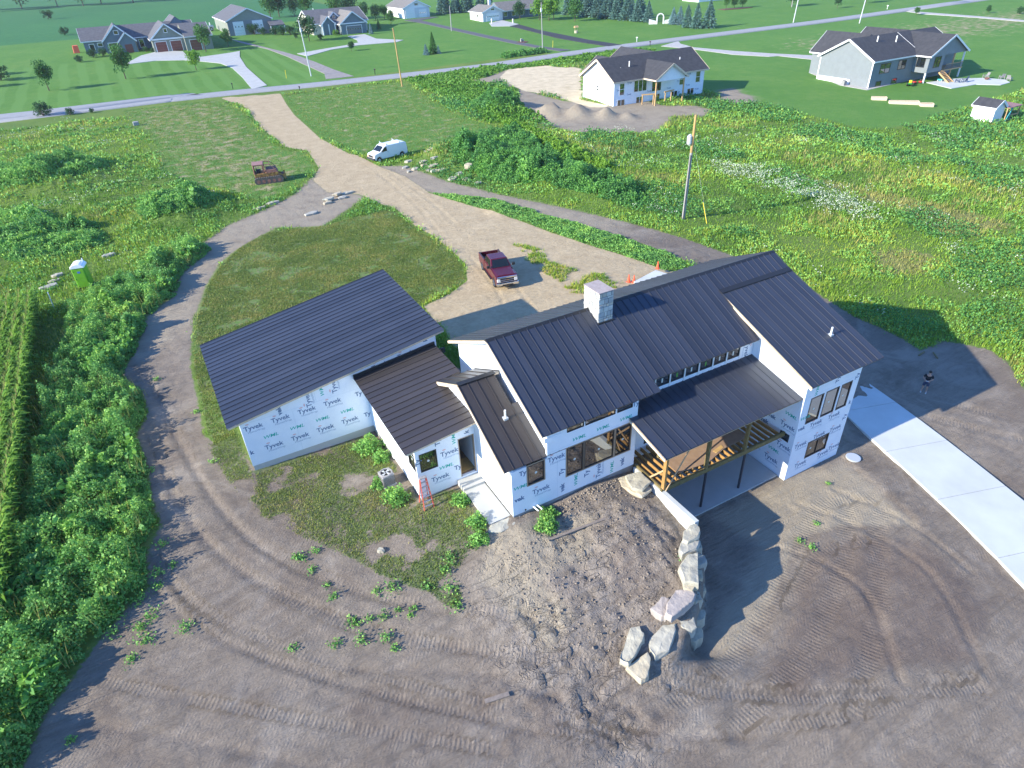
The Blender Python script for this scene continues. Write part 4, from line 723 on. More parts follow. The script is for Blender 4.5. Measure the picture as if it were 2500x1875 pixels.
# ================================================================ hard landscaping round the house
pt=MB().prism([(.05,-5.0),(.05,-8.6),(9.05,-8.6),(9.05,-5.0)],-3.25,-2.93).build('patio_slab','concrete'); tag(pt,kind='structure')
wk=MB().box(-9.42,-8.16,-5.68,-2.75,-.3,.16).box(-9.45,-8.16,-2.745,-1.87,-.3,.30).build('walkway','concrete'); tag(wk,kind='structure')
rw=MB(); rw.hexa([(-.44,-11.05,-3.1),(-.06,-11.05,-3.1),(-.06,-6.0,-3.1),(-.44,-6.0,-3.1)],[(-.36,-11.05,.12),(-.06,-11.05,.12),(-.06,-6.0,.12),(-.36,-6.0,.12)])
tag(rw.build('retaining_wall','concrete_new',bevel=.02),'pale concrete retaining wall running out from under the deck corner','wall')
tag(MB().prism([(12.6,5.6),(15.1,13.6),(18.2,14.4),(18.9,12),(18.5,5.6)],-1.2,.02).build('entry_slab','concrete_new'),kind='structure')
from mathutils import noise as mnoise
def blob(P,z1,h,mat,name,label,cat,group,seed,shrink=.12,tilt=(0,0),bev=.06):
    """quarried block: irregular outline P, top at z1, height h, rough faces"""
    r=random.Random(seed); c=np.mean(P,axis=0); n=len(P)
    ccw=sum((P[i][0]*P[(i+1)%n][1]-P[(i+1)%n][0]*P[i][1]) for i in range(n))>0
    Q=list(P) if ccw else list(P)[::-1]
    Q=[(p[0]-c[0],p[1]-c[1]) for p in Q]; E=[]
    for i,p in enumerate(Q):
        q=Q[(i+1)%n]; E.append(p); t=r.uniform(.35,.65); E.append((p[0]+(q[0]-p[0])*t+r.uniform(-.05,.05),p[1]+(q[1]-p[1])*t+r.uniform(-.05,.05)))
    rings=[]; lv=[(-h,1.0-shrink),(-h*.55,1.04),(-h*.12,1.02),(0,.95)]
    b=MB(); m=len(E)
    for dz,s in lv: b.v+=[(x*s+r.uniform(-.03,.03),y*s+r.uniform(-.03,.03),dz+(r.uniform(-.04,.04) if dz<0 else x*tilt[0]+y*tilt[1]+r.uniform(-.02,.02))) for x,y in E]
    for k in range(3): b.f+=[(k*m+i,k*m+(i+1)%m,(k+1)*m+(i+1)%m,(k+1)*m+i) for i in range(m)]
    b.f.append(tuple(range(m-1,-1,-1))); ci=len(b.v); b.v.append((0,0,r.uniform(-.01,.04))); b.f+=[(3*m+i,3*m+(i+1)%m,ci) for i in range(m)]
    o=b.build(name,mat); me=o.data; bm=bmesh.new(); bm.from_mesh(me); bmesh.ops.triangulate(bm,faces=bm.faces)
    for _ in range(3):
        es=[e for e in bm.edges if e.calc_length()>.16]
        if es: bmesh.ops.subdivide_edges(bm,edges=es,cuts=1); bmesh.ops.triangulate(bm,faces=bm.faces)
    bmesh.ops.smooth_vert(bm,verts=bm.verts,factor=.25,use_axis_x=True,use_axis_y=True,use_axis_z=True)
    s0=Vector((seed*3.1,seed*1.7,0))
    for v in bm.verts:
        q=v.co+s0; v.co+=v.normal*(mnoise.noise(q*2.2)*.035+mnoise.noise(q*6)*.014+mnoise.noise(q*14)*.008) if v.normal.length>0 else Vector()
    bm.to_mesh(me); bm.free()
    o.location=(c[0],c[1],z1); return tag(o,label,cat,group)
BG='quarried boulders curving round the mound below the deck'
BL=[(.14,[(-.71,-11.06),(-.29,-11.16),(-.33,-11.4),(-.89,-11.87),(-1.53,-11.88),(-1.68,-11.59),(-1.19,-11.18)],.7,'stone','pale boulder touching the end of the concrete retaining wall'),
(-.03,[(-1.6,-11.47),(-.87,-11.97),(-1.35,-12.31),(-2.16,-12.2),(-2.16,-12.01)],.7,'stone_grey','second boulder from the concrete retaining wall, flat topped'),
(-.08,[(-1.89,-12.32),(-1.38,-12.44),(-2.67,-13.93),(-3.21,-13.52),(-2.82,-12.68)],.7,'stone','long pale flat boulder, third from the concrete retaining wall'),
(-.34,[(-3.05,-13.35),(-2.7,-13.71),(-3.02,-13.9),(-3.3,-13.56)],.5,'stone_tan','small boulder wedged beside the long pale flat one'),
(-.48,[(-4.47,-13.83),(-3.59,-13.43),(-3.0,-13.66),(-2.94,-14.08),(-3.27,-14.31),(-4.75,-14.47),(-4.86,-14.16)],.6,'stone_pink','big pinkish flat boulder at the bend of the curve'),
(-.72,[(-5.15,-13.49),(-4.27,-13.26),(-4.06,-13.47),(-4.79,-14.24),(-4.97,-14.09)],.5,'stone_pink','pinkish boulder half under the biggest flat one, uphill side'),
(-1.45,[(-5.82,-14.33),(-4.93,-14.15),(-4.3,-14.41),(-4.51,-14.64),(-5.47,-15.23),(-6.12,-15.13),(-6.09,-14.78)],.75,'stone_grey','grey tilted boulder at the foot of the curve, middle of the last three'),
(-1.25,[(-6.34,-13.55),(-5.94,-13.71),(-5.93,-14.11),(-6.26,-14.38),(-7.43,-14.87),(-7.63,-14.53)],.8,'stone','long tan grey boulder leaning on the mound, uphill of the last three'),
(-1.65,[(-7.5,-14.81),(-6.23,-14.76),(-6.34,-15.07),(-6.86,-15.62),(-7.29,-15.58)],.8,'stone_tan','last boulder of the curve, nearest the bottom of the picture'),
(-1.85,[(-4.22,-13.92),(-3.15,-14.14),(-4.05,-15.02),(-4.47,-14.57)],.9,'stone_tan','tan boulder standing below the pinkish flat one')]
for k,(z,P,h,mt,lb) in enumerate(BL): blob(P,z,h,mt,'boulder',lb,'boulder',BG,k,tilt=((.12,.1) if k in(6,7,8) else (0,0)))
for k,(x,y,z) in enumerate([(-.55,-11.7,-.7),(-1.0,-12.5,-.8),(-1.75,-13.1,-.9),(-2.5,-13.9,-1.1),(-.7,-12.1,-1.6),(-1.5,-13.2,-1.8),(-2.6,-14.3,-2.0),(-3.6,-14.7,-1.4),(-3.2,-14.9,-2.3)]):
    r=random.Random(40+k); x-=.22; y+=.12; P=[(x+.5*math.cos(a)*r.uniform(.8,1.15),y+.42*math.sin(a)*r.uniform(.8,1.15)) for a in np.linspace(0,6.283,7)[:-1]]
    blob(P,z,.85,('stone','stone_grey','stone_tan')[k%3],'boulder',('shaded boulder of the lower course, '+('nearest the retaining wall','second from the retaining wall','third from the retaining wall','fourth from the retaining wall','on the ground by the wall end','bottom course, under the long pale flat boulder','bottom course, below the small wedged boulder','under the tan standing boulder','lowest, at the foot of the bend')[k]),'boulder','lower courses of the boulder wall',60+k)
blob([(-1.31,-6.51),(-.41,-6.68),(-.44,-7.66),(-1.23,-7.91),(-1.6,-7.5)],.34,.26,'stone','stone_slab','greenish grey top stone slab beside the deck corner','stone slab','stone steps by the deck',80)
blob([(-1.64,-6.24),(-1.16,-6.24),(-.5,-6.6),(-.6,-7.9),(-1.39,-8.1),(-1.63,-7.64),(-1.77,-6.82)],.075,.3,'stone_tan','stone_slab','lower tan stone slab under the top one by the deck corner','stone slab','stone steps by the deck',81)
blob([(-9.68,-6.02),(-9.38,-5.70),(-8.7,-5.70),(-7.87,-5.72),(-7.7,-5.98),(-8.28,-6.33),(-9.1,-6.40)],.12,.3,'stone_grey','stone_slab','rounded stone step at the end of the concrete walk','stone slab',None,82)
blob([(-15.0,-3.9),(-14.75,-3.75),(-14.6,-3.95),(-14.75,-4.1)],gz(-14.8,-3.9)+.18,.3,'stone','rock','single small pale rock on the bare dirt below the patchy lawn','rock',None,83)

# ================================================================ vehicles and loose things on the site
def arch(cx,r,n=7): return [(cx+r*math.cos(t),.38+r*math.sin(t)) for t in np.linspace(math.pi,0,n)]
def wheel(parent,x,y,r,w_,rim='chrome',name='wheel'):
    t=MB(); s=1 if y>0 else -1; n=20
    prof=[(r*.62,-w_/2),(r*.93,-w_/2),(r,-w_/2+.05),(r,w_/2-.05),(r*.93,w_/2),(r*.62,w_/2)]
    vs=[(x+a*math.cos(6.2832*i/n),y+z,r+a*math.sin(6.2832*i/n)) for a,z in prof for i in range(n)]; k=len(prof)
    t.add(vs,[(j*n+i,j*n+(i+1)%n,((j+1)%k)*n+(i+1)%n,((j+1)%k)*n+i) for j in range(k) for i in range(n)])
    W=t.build(name,'rubber',parent,smooth=True)
    h=MB().tube((x,y-w_*.3,r),(x,y+s*w_*.42,r),r*.63,n=16); 
    for i in range(6):
        a=6.2832*i/6; h.box(0,0,0,0,0,0) if False else h.bar((x+r*.12*math.cos(a),y+s*w_*.44,r+r*.12*math.sin(a)),(x+r*.58*math.cos(a),y+s*w_*.44,r+r*.58*math.sin(a)),.05,.03)
    h.build('rim',rim,W); return W
def panel4(parent,name,mat,P,off=.0):
    """thin glass plate on four points"""
    a,b,c,d_=[Vector(p) for p in P]; n=(b-a).cross(d_-a).normalized(); q=[p+n*off for p in(a,b,c,d_)]; t=[p+n*(off+.012) for p in(a,b,c,d_)]
    return MB().hexa(q,t).build(name,mat,parent)
def lerp4(P,u0,u1,v0,v1):
    a,b,c,d_=[Vector(p) for p in P]; f=lambda u,v:(a*(1-u)+b*u)*(1-v)+(d_*(1-u)+c*u)*v
    return [f(u0,v0),f(u1,v0),f(u1,v1),f(u0,v1)]
# ---- pickup
def pickup():
    T=thing('pickup_truck','dark red crew cab pickup truck with chrome grille parked on the sand','pickup')
    lower=[(-2.95,.55)]+arch(-1.95,.50)+[(-1.3,.5),(1.3,.5)]+arch(1.95,.50)+[(2.75,.52),(2.9,.7),(2.9,1.12),(2.72,1.28),(1.15,1.36),(-1.12,1.36),(-1.12,.95),(-2.95,.95)]
    b=MB().extr(lower,-.97,.97).build('body','truck_red',T,bevel=.05,seg=2)
    bed=MB(); bed.box(-2.98,-1.13,-.99,-.86,.72,1.40);bed.box(-2.98,-1.13,.86,.99,.72,1.40);bed.box(-2.98,-2.88,-.86,.86,.72,1.38)
    bed.build('bed_side','truck_red',T,bevel=.025)
    l=MB(); l.box(-2.87,-1.14,-.855,.855,.955,.98);l.box(-2.87,-1.14,-.857,-.835,.98,1.35);l.box(-2.87,-1.14,.835,.857,.98,1.35); l.box(-2.2,-1.6,.60,.83,.98,1.18);l.box(-2.2,-1.6,-.83,-.60,.98,1.18);l.box(-2.98,-1.14,-.96,-.87,1.402,1.42);l.box(-2.98,-1.14,.87,.96,1.402,1.42); l.build('bed_liner','bedliner',T)
    cb=[(-1.12,-.95,1.36),(1.22,-.95,1.36),(1.22,.95,1.36),(-1.12,.95,1.36)]; ct=[(-.95,-.74,1.95),(.42,-.74,1.97),(.42,.74,1.97),(-.95,.74,1.95)]
    MB().hexa(cb,ct).build('cab','truck_red',T,bevel=.07,seg=2)
    R=[cb[0],cb[1],ct[1],ct[0]]; Lq=[cb[2],cb[3],ct[3],ct[2]]; Fq=[cb[1],cb[2],ct[2],ct[1]]; Bq=[cb[3],cb[0],ct[0],ct[3]]
    for Q in(R,):
        panel4(T,'window','glass_car',lerp4(Q,.09,.42,.16,.86),.006); panel4(T,'window','glass_car',lerp4(Q,.47,.86,.16,.86),.006)
    panel4(T,'window','glass_car',lerp4(Lq,.14,.53,.16,.86),.006); panel4(T,'window','glass_car',lerp4(Lq,.58,.91,.16,.86),.006)
    ws=panel4(T,'windshield','glass_car',lerp4(Fq,.07,.93,.10,.90),.006); panel4(T,'window','glass_car',lerp4(Bq,.15,.85,.2,.85),.006)
    MB().hexa([(1.25,-.90,1.365),(2.74,-.86,1.285),(2.74,.86,1.285),(1.25,.90,1.365)],[(1.27,-.80,1.41),(2.66,-.76,1.34),(2.66,.76,1.34),(1.27,.80,1.41)]).build('hood','truck_red',T,bevel=.02)
    g=MB().box(2.86,2.955,-.90,.90,1.12,1.27); g.box(2.9,2.965,-.62,.62,.955,1.01); g.box(2.9,2.965,-.62,.62,.79,.84); g.build('grille','chrome',T,bevel=.015)
    MB().box(2.87,2.92,-.66,.66,.76,1.12).build('grille_mesh','black',T)
    MB().box(2.962,2.975,-.13,.13,.955,1.01).build('badge','rust_yellow',T)
    for s in(-1,1): MB().box(2.78,2.95,s*.78-.15,s*.78+.15,.80,1.10).build('headlight','lamp_glass',T,bevel=.03)
    bu=MB().box(2.84,3.06,-1.0,1.0,.50,.74); bu.build('bumper','chrome',T,bevel=.04,seg=2); MB().box(3.05,3.068,-.5,.5,.50,.60).build('bumper_intake','black',T)
    MB().box(-3.1,-2.96,-.95,.95,.52,.70).build('bumper','chrome',T,bevel=.03)
    for s in(-1,1):
        MB().box(-3.0,-2.93,s*.90-.07,s*.90+.07,.95,1.33).build('tail_light','red_lamp',T)
        m_=MB().box(.95,1.12,s*1.16-.14,s*1.16+.14,1.42,1.66).build('mirror','black',T,bevel=.03); MB().bar((1.0,s*.95,1.48),(1.0,s*1.1,1.5),.05,.05).build('mirror_arm','chrome',m_)
        MB().bar((-1.2,s*1.02,.48),(1.25,s*1.02,.48),.14,.06).build('step_bar','black',T)
    for x in(1.95,-1.95):
        for s in(-1,1): wheel(T,x,s*.86,.41,.27)
    MB().tube((-1.5,.25,.98),(-1.75,.30,2.55),.012,n=6).build('antenna','black',T)
    for y in(-.4,.05): MB().box(.28,.36,y-.1,y+.1,1.5,1.76).build('headrest','seat_grey',T,bevel=.03)
    return T
T=pickup(); hd=math.atan2(-3.69,-.775); ctr=Vector((4.82,21.49,0))+Vector((math.cos(hd+math.pi/2),math.sin(hd+math.pi/2),0))*.86
T.location=(ctr.x,ctr.y,gz(ctr.x,ctr.y)-.03); T.rotation_euler=(0,0,hd)
# ---- van
def van():
    T=thing('cargo_van','white cargo van with a roof ladder rack parked beside the sandy drive','van')
    prof=[(-2.85,.5)]+arch(-1.85,.45)+[(-1.3,.42),(1.45,.42)]+arch(2.05,.45)+[(2.72,.45),(2.82,.6),(2.82,1.0),(2.65,1.22),(1.75,1.42),(1.02,2.02),(.7,2.12),(-2.4,2.12),(-2.7,1.98),(-2.86,1.2)]
    MB().extr(prof,-.97,.97).build('body','van_white',T,bevel=.09,seg=2)
    F=[(1.76,-.86,1.43),(1.76,.86,1.43),(1.06,.74,2.0),(1.06,-.74,2.0)]
    panel4(T,'windshield','glass_car',F,.012)
    for s in(-1,1):
        q=[(1.52,.975*s,1.40),(.62,.975*s,1.40),(.66,.975*s,1.93),(1.02,.975*s,1.93)]
        if s<0: q=q[::-1]
        panel4(T,'window','glass_car',q,.002)
        MB().box(.46,.54,s*.98-.012,s*.98+.012,1.2,1.27).build('door_handle','black',T)
        m_=MB().box(1.36,1.5,s*1.12-.11,s*1.12+.11,1.38,1.62).build('mirror','black',T,bevel=.03)
        MB().box(2.72,2.84,s*.72-.17,s*.72+.17,.92,1.08).build('headlight','lamp_glass',T,bevel=.02); MB().box(2.70,2.85,s*.76-.15,s*.76+.15,.80,.90).build('turn_signal','amber',T)
        MB().box(-2.90,-2.84,s*.85-.08,s*.85+.08,.9,1.25).build('tail_light','red_lamp',T)
        q=[(-2.79,.5*s-.3,1.5),(-2.79,.5*s+.3,1.5),(-2.73,.5*s+.27,1.88),(-2.73,.5*s-.27,1.88)]; panel4(T,'rear_window','glass_car',[q[1],q[0],q[3],q[2]],.03)
    MB().box(2.80,2.86,-.55,.55,.78,1.08).build('grille','black',T); MB().box(2.74,2.98,-.96,.96,.46,.72).build('bumper','bedliner',T,bevel=.04); MB().box(-3.0,-2.84,-.94,.94,.46,.66).build('bumper','bedliner',T,bevel=.03)
    for x in(.55,-1.6):
        rk=MB(); rk.box(x-.05,x+.05,-.84,.84,2.2,2.26)
        for s in(-1,1): rk.hexa([(x-.05,s*.84-.03,2.10),(x+.05,s*.84-.03,2.10),(x+.05,s*.84+.03,2.10),(x-.05,s*.84+.03,2.10)],[(x-.05,s*.84-.03,2.42),(x+.05,s*.84-.03,2.42),(x+.05,s*.84+.03,2.42),(x-.05,s*.84+.03,2.42)])
        rk.build('ladder_rack','van_white',T)
    for x in(2.05,-1.85):
        for s in(-1,1): wheel(T,x,s*.85,.36,.24,'galv')
    return T
T=van(); hd=math.atan2(-.228,-.974); ctr=Vector((11.9,65.6,0))+Vector((-math.sin(hd),math.cos(hd),0))*-.86+Vector((math.cos(hd),math.sin(hd),0))*-.1
T.location=(ctr.x,ctr.y,gz(ctr.x,ctr.y)-.02); T.rotation_euler=(0,0,hd)
# ---- old crawler tractor
def crawler():
    T=thing('crawler_tractor','rusty old crawler tractor with an empty glassless cab on the grass','crawler')
    for s in(-1,1):
        b=MB(); n=10; pr=[(-1.55+.42*math.cos(t),.42+.42*math.sin(t)) for t in np.linspace(-math.pi/2,-3*math.pi/2,n)]+[(1.3+.42*math.cos(t),.42+.42*math.sin(t)) for t in np.linspace(math.pi/2,-math.pi/2,n)]
        b.extr(pr[::-1],s*.85-.24,s*.85+.24); tr=b.build('track','track_steel',T)
        sh=[]
        for k in range(13): x=-1.5+.225*k; MB().box(x-.03,x+.06,s*.85-.26,s*.85+.26,.835,.885).build('track_shoe','track_shoe',tr)
        for k in range(5): x=-1.45+.66*k; MB().tube((x,s*.85-.26,.36),(x,s*.85+.26,.36),.22,n=12).build('roller','rust',tr)
    MB().hexa([(-1.75,-.8,.88),(1.25,-.8,.88),(1.25,.8,.88),(-1.75,.8,.88)],[(-1.8,-.95,1.35),(1.2,-.95,1.35),(1.2,.95,1.35),(-1.8,.95,1.35)]).build('hull','rust_yellow',T,bevel=.03)
    MB().hexa([(-.3,-.95,1.352),(1.2,-.95,1.352),(1.2,.95,1.352),(-.3,.95,1.352)],[(-.3,-.93,1.75),(.95,-.93,1.75),(.95,.93,1.75),(-.3,.93,1.75)]).build('engine_cover','rust',T,bevel=.03)
    cab=MB()
    for s in(-1,1):
        cab.bar((-1.78,s*.92,1.35),(-1.72,s*.86,2.45),.09,.09);cab.bar((-.62,s*.93,1.35),(-.62,s*.86,2.45),.08,.08);cab.bar((-.42,s*.93,1.6),(-.5,s*.86,2.45),.07,.07);cab.bar((1.0,s*.92,1.72),(.3,s*.84,2.42),.07,.07);cab.bar((-1.72,s*.86,2.42),(.3,s*.84,2.42),.08,.08)
    cab.bar((1.0,-.92,1.74),(1.0,.92,1.74),.07,.07);cab.bar((.3,-.84,2.42),(.3,.84,2.42),.07,.07); cab.build('cab_frame','rust',T)
    MB().box(-1.86,-.45,-.93,.93,2.46,2.54).build('cab_roof','rust_roof',T,bevel=.03); MB().box(-1.84,-1.78,-.9,.9,1.35,2.0).build('rear_panel','rust_yellow',T)
    MB().box(-1.4,-.95,-.4,.4,1.35,1.7).box(-1.5,-1.4,-.4,.4,1.6,2.05).build('seat','black',T,bevel=.04); MB().tube((.0,-.3,1.72),(-.25,-.3,2.0),.03,n=6).build('steering_column','black',T)
    wi=MB(); wi.tube((1.75,-.45,.75),(1.75,.45,.75),.26,n=14); wi.build('winch_drum','rust',T)
    for s in(-1,1): MB().bar((1.2,s*.5,.95),(2.0,s*.5,.62),.08,.3).bar((1.95,s*.5,1.15),(2.0,s*.5,.3),.07,.2).build('winch_arm','rust_yellow',T)
    return T
T=crawler(); T.location=(-5.3,65.35,gz(-5.3,65.35)); T.rotation_euler=(0,0,math.atan2(-.7,3.61))
# ---- portable toilet
T=thing('portable_toilet','lime green portable toilet with a white domed roof among the weeds','toilet',(-27.55,41.5,gz(-27.6,41.5)-.02),math.atan2(-.23,1.09))
MB().box(-.58,.58,-.58,.58,0,.14).build('base','black',T); MB().box(-.55,.55,-.55,.55,.14,2.12).build('body','toilet_green',T,bevel=.06)
rf=[(.60*math.cos(t),2.06+.36*math.sin(t)) for t in np.linspace(0,math.pi,9)]; MB().extr([(.60,2.0)]+rf+[(-.60,2.0)],-.6,.6).build('roof','toilet_white',T,bevel=.04)
dp=MB().box(-.42,.42,-.575,-.55,.16,1.92).build('door','toilet_green',T,bevel=.01); MB().box(-.12,.12,-.585,-.576,1.55,1.72).build('door_sign','sign_blue',dp)
for z in(.3,1.0,1.75): MB().box(-.47,-.42,-.59,-.56,z-.05,z+.05).build('hinge','black',T)
MB().tube((.4,.4,2.1),(.4,.4,2.6),.05,n=8).build('vent_pipe','toilet_white',T)
# ---- stone slabs lying about
SL=[((13.33,62.3),1.3,.8),((11.93,60.0),1.1,.75),((14.62,59.9),1.5,.9),((12.74,58.3),1.1,.8),((11.56,57.8),.6,.5),((17.35,62.9),1.5,1.2),((16.55,63.4),.7,.5),((15.95,58.7),1.3,.6),((15.03,57.1),1.7,.8),((13.85,56.4),.75,.5),((14.34,55.6),1.1,.7),((15.25,55.3),1.6,.9),((15.0,51.2),1.4,1.0),((16.52,52.4),1.3,1.0),((16.38,49.8),1.15,.9),((18.2,52.7),1.2,1.0),((16.94,47.6),1.0,.5),((14.2,58.6),1.0,.45)]
ORD=['first','second','third','fourth','fifth','sixth','seventh','eighth','ninth','tenth','eleventh','twelfth','thirteenth','fourteenth','fifteenth','sixteenth','seventeenth','eighteenth','nineteenth','twentieth']
def slab(k,c,a,b,h,mat,label,group,seed,tilt=(0,0),z=0,rot=None):
    r=random.Random(seed); n=r.choice([5,6]); ro=r.uniform(-.4,.4) if rot is None else rot; P=[]
    for t in np.linspace(0,6.283,n+1)[:-1]:
        u,v=a/2*math.cos(t+.5)*r.uniform(.9,1.15),b/2*math.sin(t+.5)*r.uniform(.9,1.2); P.append((c[0]+u*math.cos(ro)-v*math.sin(ro),c[1]+u*math.sin(ro)+v*math.cos(ro)))
    return blob(P,gz(*c)+h*.75+z,h,mat,'stone_slab',label,'stone slab',group,seed,.02,tilt)
order=sorted(range(len(SL)),key=lambda i:SL[i][0][0]-.12*SL[i][0][1])
desc=['rough','flat','thick','weathered','pale','broken']
for n_,i in enumerate(order):
    (c,a,b)=SL[i]; slab(i,c,a,b,.30 if i!=15 else .7,('stone','stone_grey','stone_tan')[i%3] if i!=15 else 'stone_tan',f'{"upright" if i==15 else desc[i%6]} {("pale tan","grey","tan")[i%3]} stone slab, {ORD[n_]} from the left in the scatter by the van','stone slabs scattered beside the van',100+i,(.1,.08) if i in(5,12,15) else (0,0),.2 if i==15 else 0)
PL=[((1.75,53.7),2.0,.8,.25,.0,'topmost long pale stone slab of the pile at the drive fork'),((.35,53.45),1.3,.7,.25,.22,'tan stone slab lying across the middle of the pile at the drive fork'),((.6,52.3),1.4,.8,.28,0,'grey stone slab at the foot of the pile at the drive fork'),((-1.16,52.2),1.5,.8,.25,.2,'flat stone slab at the left end of the pile at the drive fork'),((-1.5,51.3),1.3,.7,.3,0,'darker stone slab under the left end of the pile'),((-4.2,48.6),1.7,.8,.28,0,'lone flat stone slab at the edge of the dark soil below the pile'),((-7.18,55.4),1.9,.7,.3,0,'long pale blue grey stone slab by the dirt track, upper of two'),((-8.93,54.4),1.6,.6,.28,0,'long grey stone slab by the dirt track, lower of two'),((-25.45,48.6),1.4,.6,.3,0,'grey stone slab lying in the weeds right of the portable toilet'),((-29.99,45.8),1.2,.7,.35,0,'stone slab in the weeds left of the portable toilet, highest of three'),((-30.3,44.3),1.1,.6,.35,0,'stone slab in the weeds left of the portable toilet, middle of three'),((-30.7,43.1),1.6,.7,.35,0,'stone slab in the weeds left of the portable toilet, lowest of three')]
for k,(c,a,b,h,z,lb) in enumerate(PL): slab(k,c,a,b,h,('stone','stone_tan','stone_grey')[k%3],lb,'stone slabs by the dirt track',140+k,rot=.25,z=z)
# ---- cones
def cone(x,y,lb):
    T=thing('traffic_cone',lb,'traffic cone',(x,y,max(gz(x,y),-.0) if x>16 else gz(x,y)),random.random(),'traffic cones on the fresh concrete')
    MB().box(-.19,.19,-.19,.19,0,.04).build('base','orange',T,bevel=.01); MB().lathe([(.14,.04),(.13,.1),(.035,.70),(.03,.72)],12).build('body','orange',T); return T
cone(18.6,14.6,'orange traffic cone at the far corner of the fresh entry concrete'); cone(15.0,14.2,'orange traffic cone at the near concrete corner, left of a close pair'); cone(15.35,13.9,'orange traffic cone at the near concrete corner, right of a close pair')
# ---- air conditioner, ladder, manhole cover, plank
T=thing('air_conditioner','grey outdoor air conditioner with a round top fan beside the house wall','air conditioner',(-12.75,.55,gz(-12.75,.55)),.1)
MB().box(-.40,.40,-.40,.40,.0,.06).build('pad','concrete',T); MB().box(-.36,.36,-.36,.36,.06,.78).build('cabinet','ac_grey',T,bevel=.05,seg=2)
for k in range(9): MB().box(-.365,.365,-.365,.365,.14+.065*k,.155+.065*k).build('louvre','black',T)
tp=MB().lathe([(.36,.0),(.38,.02),(.36,.04),(.30,.04),(.29,.0)],20).build('fan_ring','ac_grey',T); tp.location=(0,0,.785); MB().lathe([(.29,0),(.29,.004)],20,(0,0,.783)).build('fan_well','black',T)
for k in range(4):
    a=1.57*k+.4; MB().hexa([(.05*math.cos(a),.05*math.sin(a),.79),(.27*math.cos(a-.3),.27*math.sin(a-.3),.79),(.27*math.cos(a+.3),.27*math.sin(a+.3),.80),(.05*math.cos(a+1),.05*math.sin(a+1),.80)],[(.05*math.cos(a),.05*math.sin(a),.795),(.27*math.cos(a-.3),.27*math.sin(a-.3),.795),(.27*math.cos(a+.3),.27*math.sin(a+.3),.806),(.05*math.cos(a+1),.05*math.sin(a+1),.806)]).build('fan_blade','galv',T)
T=thing('step_ladder','red and grey fibreglass step ladder standing at the house corner','ladder',(-11.55,-2.35,gz(-11.55,-2.35)),.0)
hL=1.95
for s in(-1,1):
    MB().bar((s*.28,-.33,0),(s*.17,.0,hL),.05,.075).build('rail','ladder_red',T); MB().bar((s*.25,.42,0),(s*.16,.06,hL-.05),.04,.05).build('rear_rail','ladder_red',T)
for k in range(6):
    t=(k+.8)/6.6; yy=-.33*(1-t); ww=.28-.11*t; MB().box(-ww,ww,yy-.05,yy+.06,hL*t-.012,hL*t+.012).build('step','alu',T)
MB().box(-.2,.2,-.07,.13,hL,hL+.05).build('top_cap','ac_grey',T,bevel=.015)
for z in(.5,1.1): MB().box(-.22,.22,.42-.36*z/hL-.02,.42-.36*z/hL+.02,z,z+.03).build('rear_brace','alu',T)
mh=MB().lathe([(.0,.0),(.45,.0),(.45,.05),(.40,.07),(.0,.07)],20).build('septic_lid','galv'); mh.location=(14.36,-9.96,gz(14.36,-9.96)); tag(mh,'round grey green septic lid set in the dirt by the wing','lid')
T=MB().bar((-3.7,-8.3,.0),(-7.2,-8.0,0),.14,.04).build('plank','weathered'); T.location=(0,0,max(gz(-5,-8.1),gz(-6.5,-8.0),gz(-4,-8.2))+.02); tag(T,'long weathered board lying on the mound below the windows','plank')
T=MB().bar((-.55,.1,0),(.5,-.12,0),.2,.05).build('plank','weathered'); T.location=(-13.1,-13.2,gz(-13.1,-13.2)+.05); tag(T,'short board lying alone on the foreground dirt','plank')
# gravel and clods along the foundation (uncountable)
V=[];Fq=[]
def rocks(name,mat,n,fx,smin,smax,seed):
    r=np.random.default_rng(seed); V=[];F=[]
    base=np.array([(1,0,0),(-1,0,0),(0,1,0),(0,-1,0),(0,0,1),(0,0,-1)],float); tri=[(0,2,4),(2,1,4),(1,3,4),(3,0,4),(2,0,5),(1,2,5),(3,1,5),(0,3,5)]
    xy=fx(r,n); z=GZ(xy[:,0],xy[:,1]); s=smin+(smax-smin)*r.random(n)**3
    for i in range(n):
        k=len(V)*1; a=r.random()*6.28; b_=base*s[i]*(.7+.6*r.random((6,3))); R=np.array([(math.cos(a),-math.sin(a),0),(math.sin(a),math.cos(a),0),(0,0,.7)])
        V.append(b_@R.T+(xy[i,0],xy[i,1],z[i]+s[i]*.25)); F+=[tuple(6*i+q for q in t) for t in tri]
    o=put(name,npmesh(name,np.concatenate(V),np.array(F),mat)); return o
tag(rocks('gravel','dirt_pile',520,lambda r,n:np.stack([r.uniform(-6.5,-.7,n),-6.25-np.abs(r.normal(0,.38,n))],-1),.02,.10,1),'loose gravel and clods along the concrete foundation','gravel',kind='stuff')
def sc_(r,n): return np.concatenate([np.stack([r.uniform(-10,-1,n//2),r.uniform(-14,-7,n//2)],-1),np.stack([r.uniform(-26,12,n-n//2),r.uniform(-22,0,n-n//2)],-1)])
def keep(fx): 
    def g(r,n):
        q=fx(r,n*3); ok=(sdf(q[:,0],q[:,1],Zp('track'))>.3)&(~inpoly(q[:,0],q[:,1],np.array([(-12.2,-2.6),(-7.8,-2.6),(-7.8,-6.3),(-.3,-6.3),(-.3,-8.8),(9.3,-8.8),(9.3,-9.6),(14.2,-9.6),(14.2,8),(-20,18),(-20,5.5),(-12.2,5.5)],float)))&(~inpoly(q[:,0],q[:,1],DRIVE)); q=q[ok]
        return q[:n] if len(q)>=n else np.concatenate([q]*4)[:n]
    return g
tag(rocks('clods','dirt_pile',1300,keep(sc_),.015,.085,2),'small clods and stones scattered over the bare dirt','clods',kind='stuff')
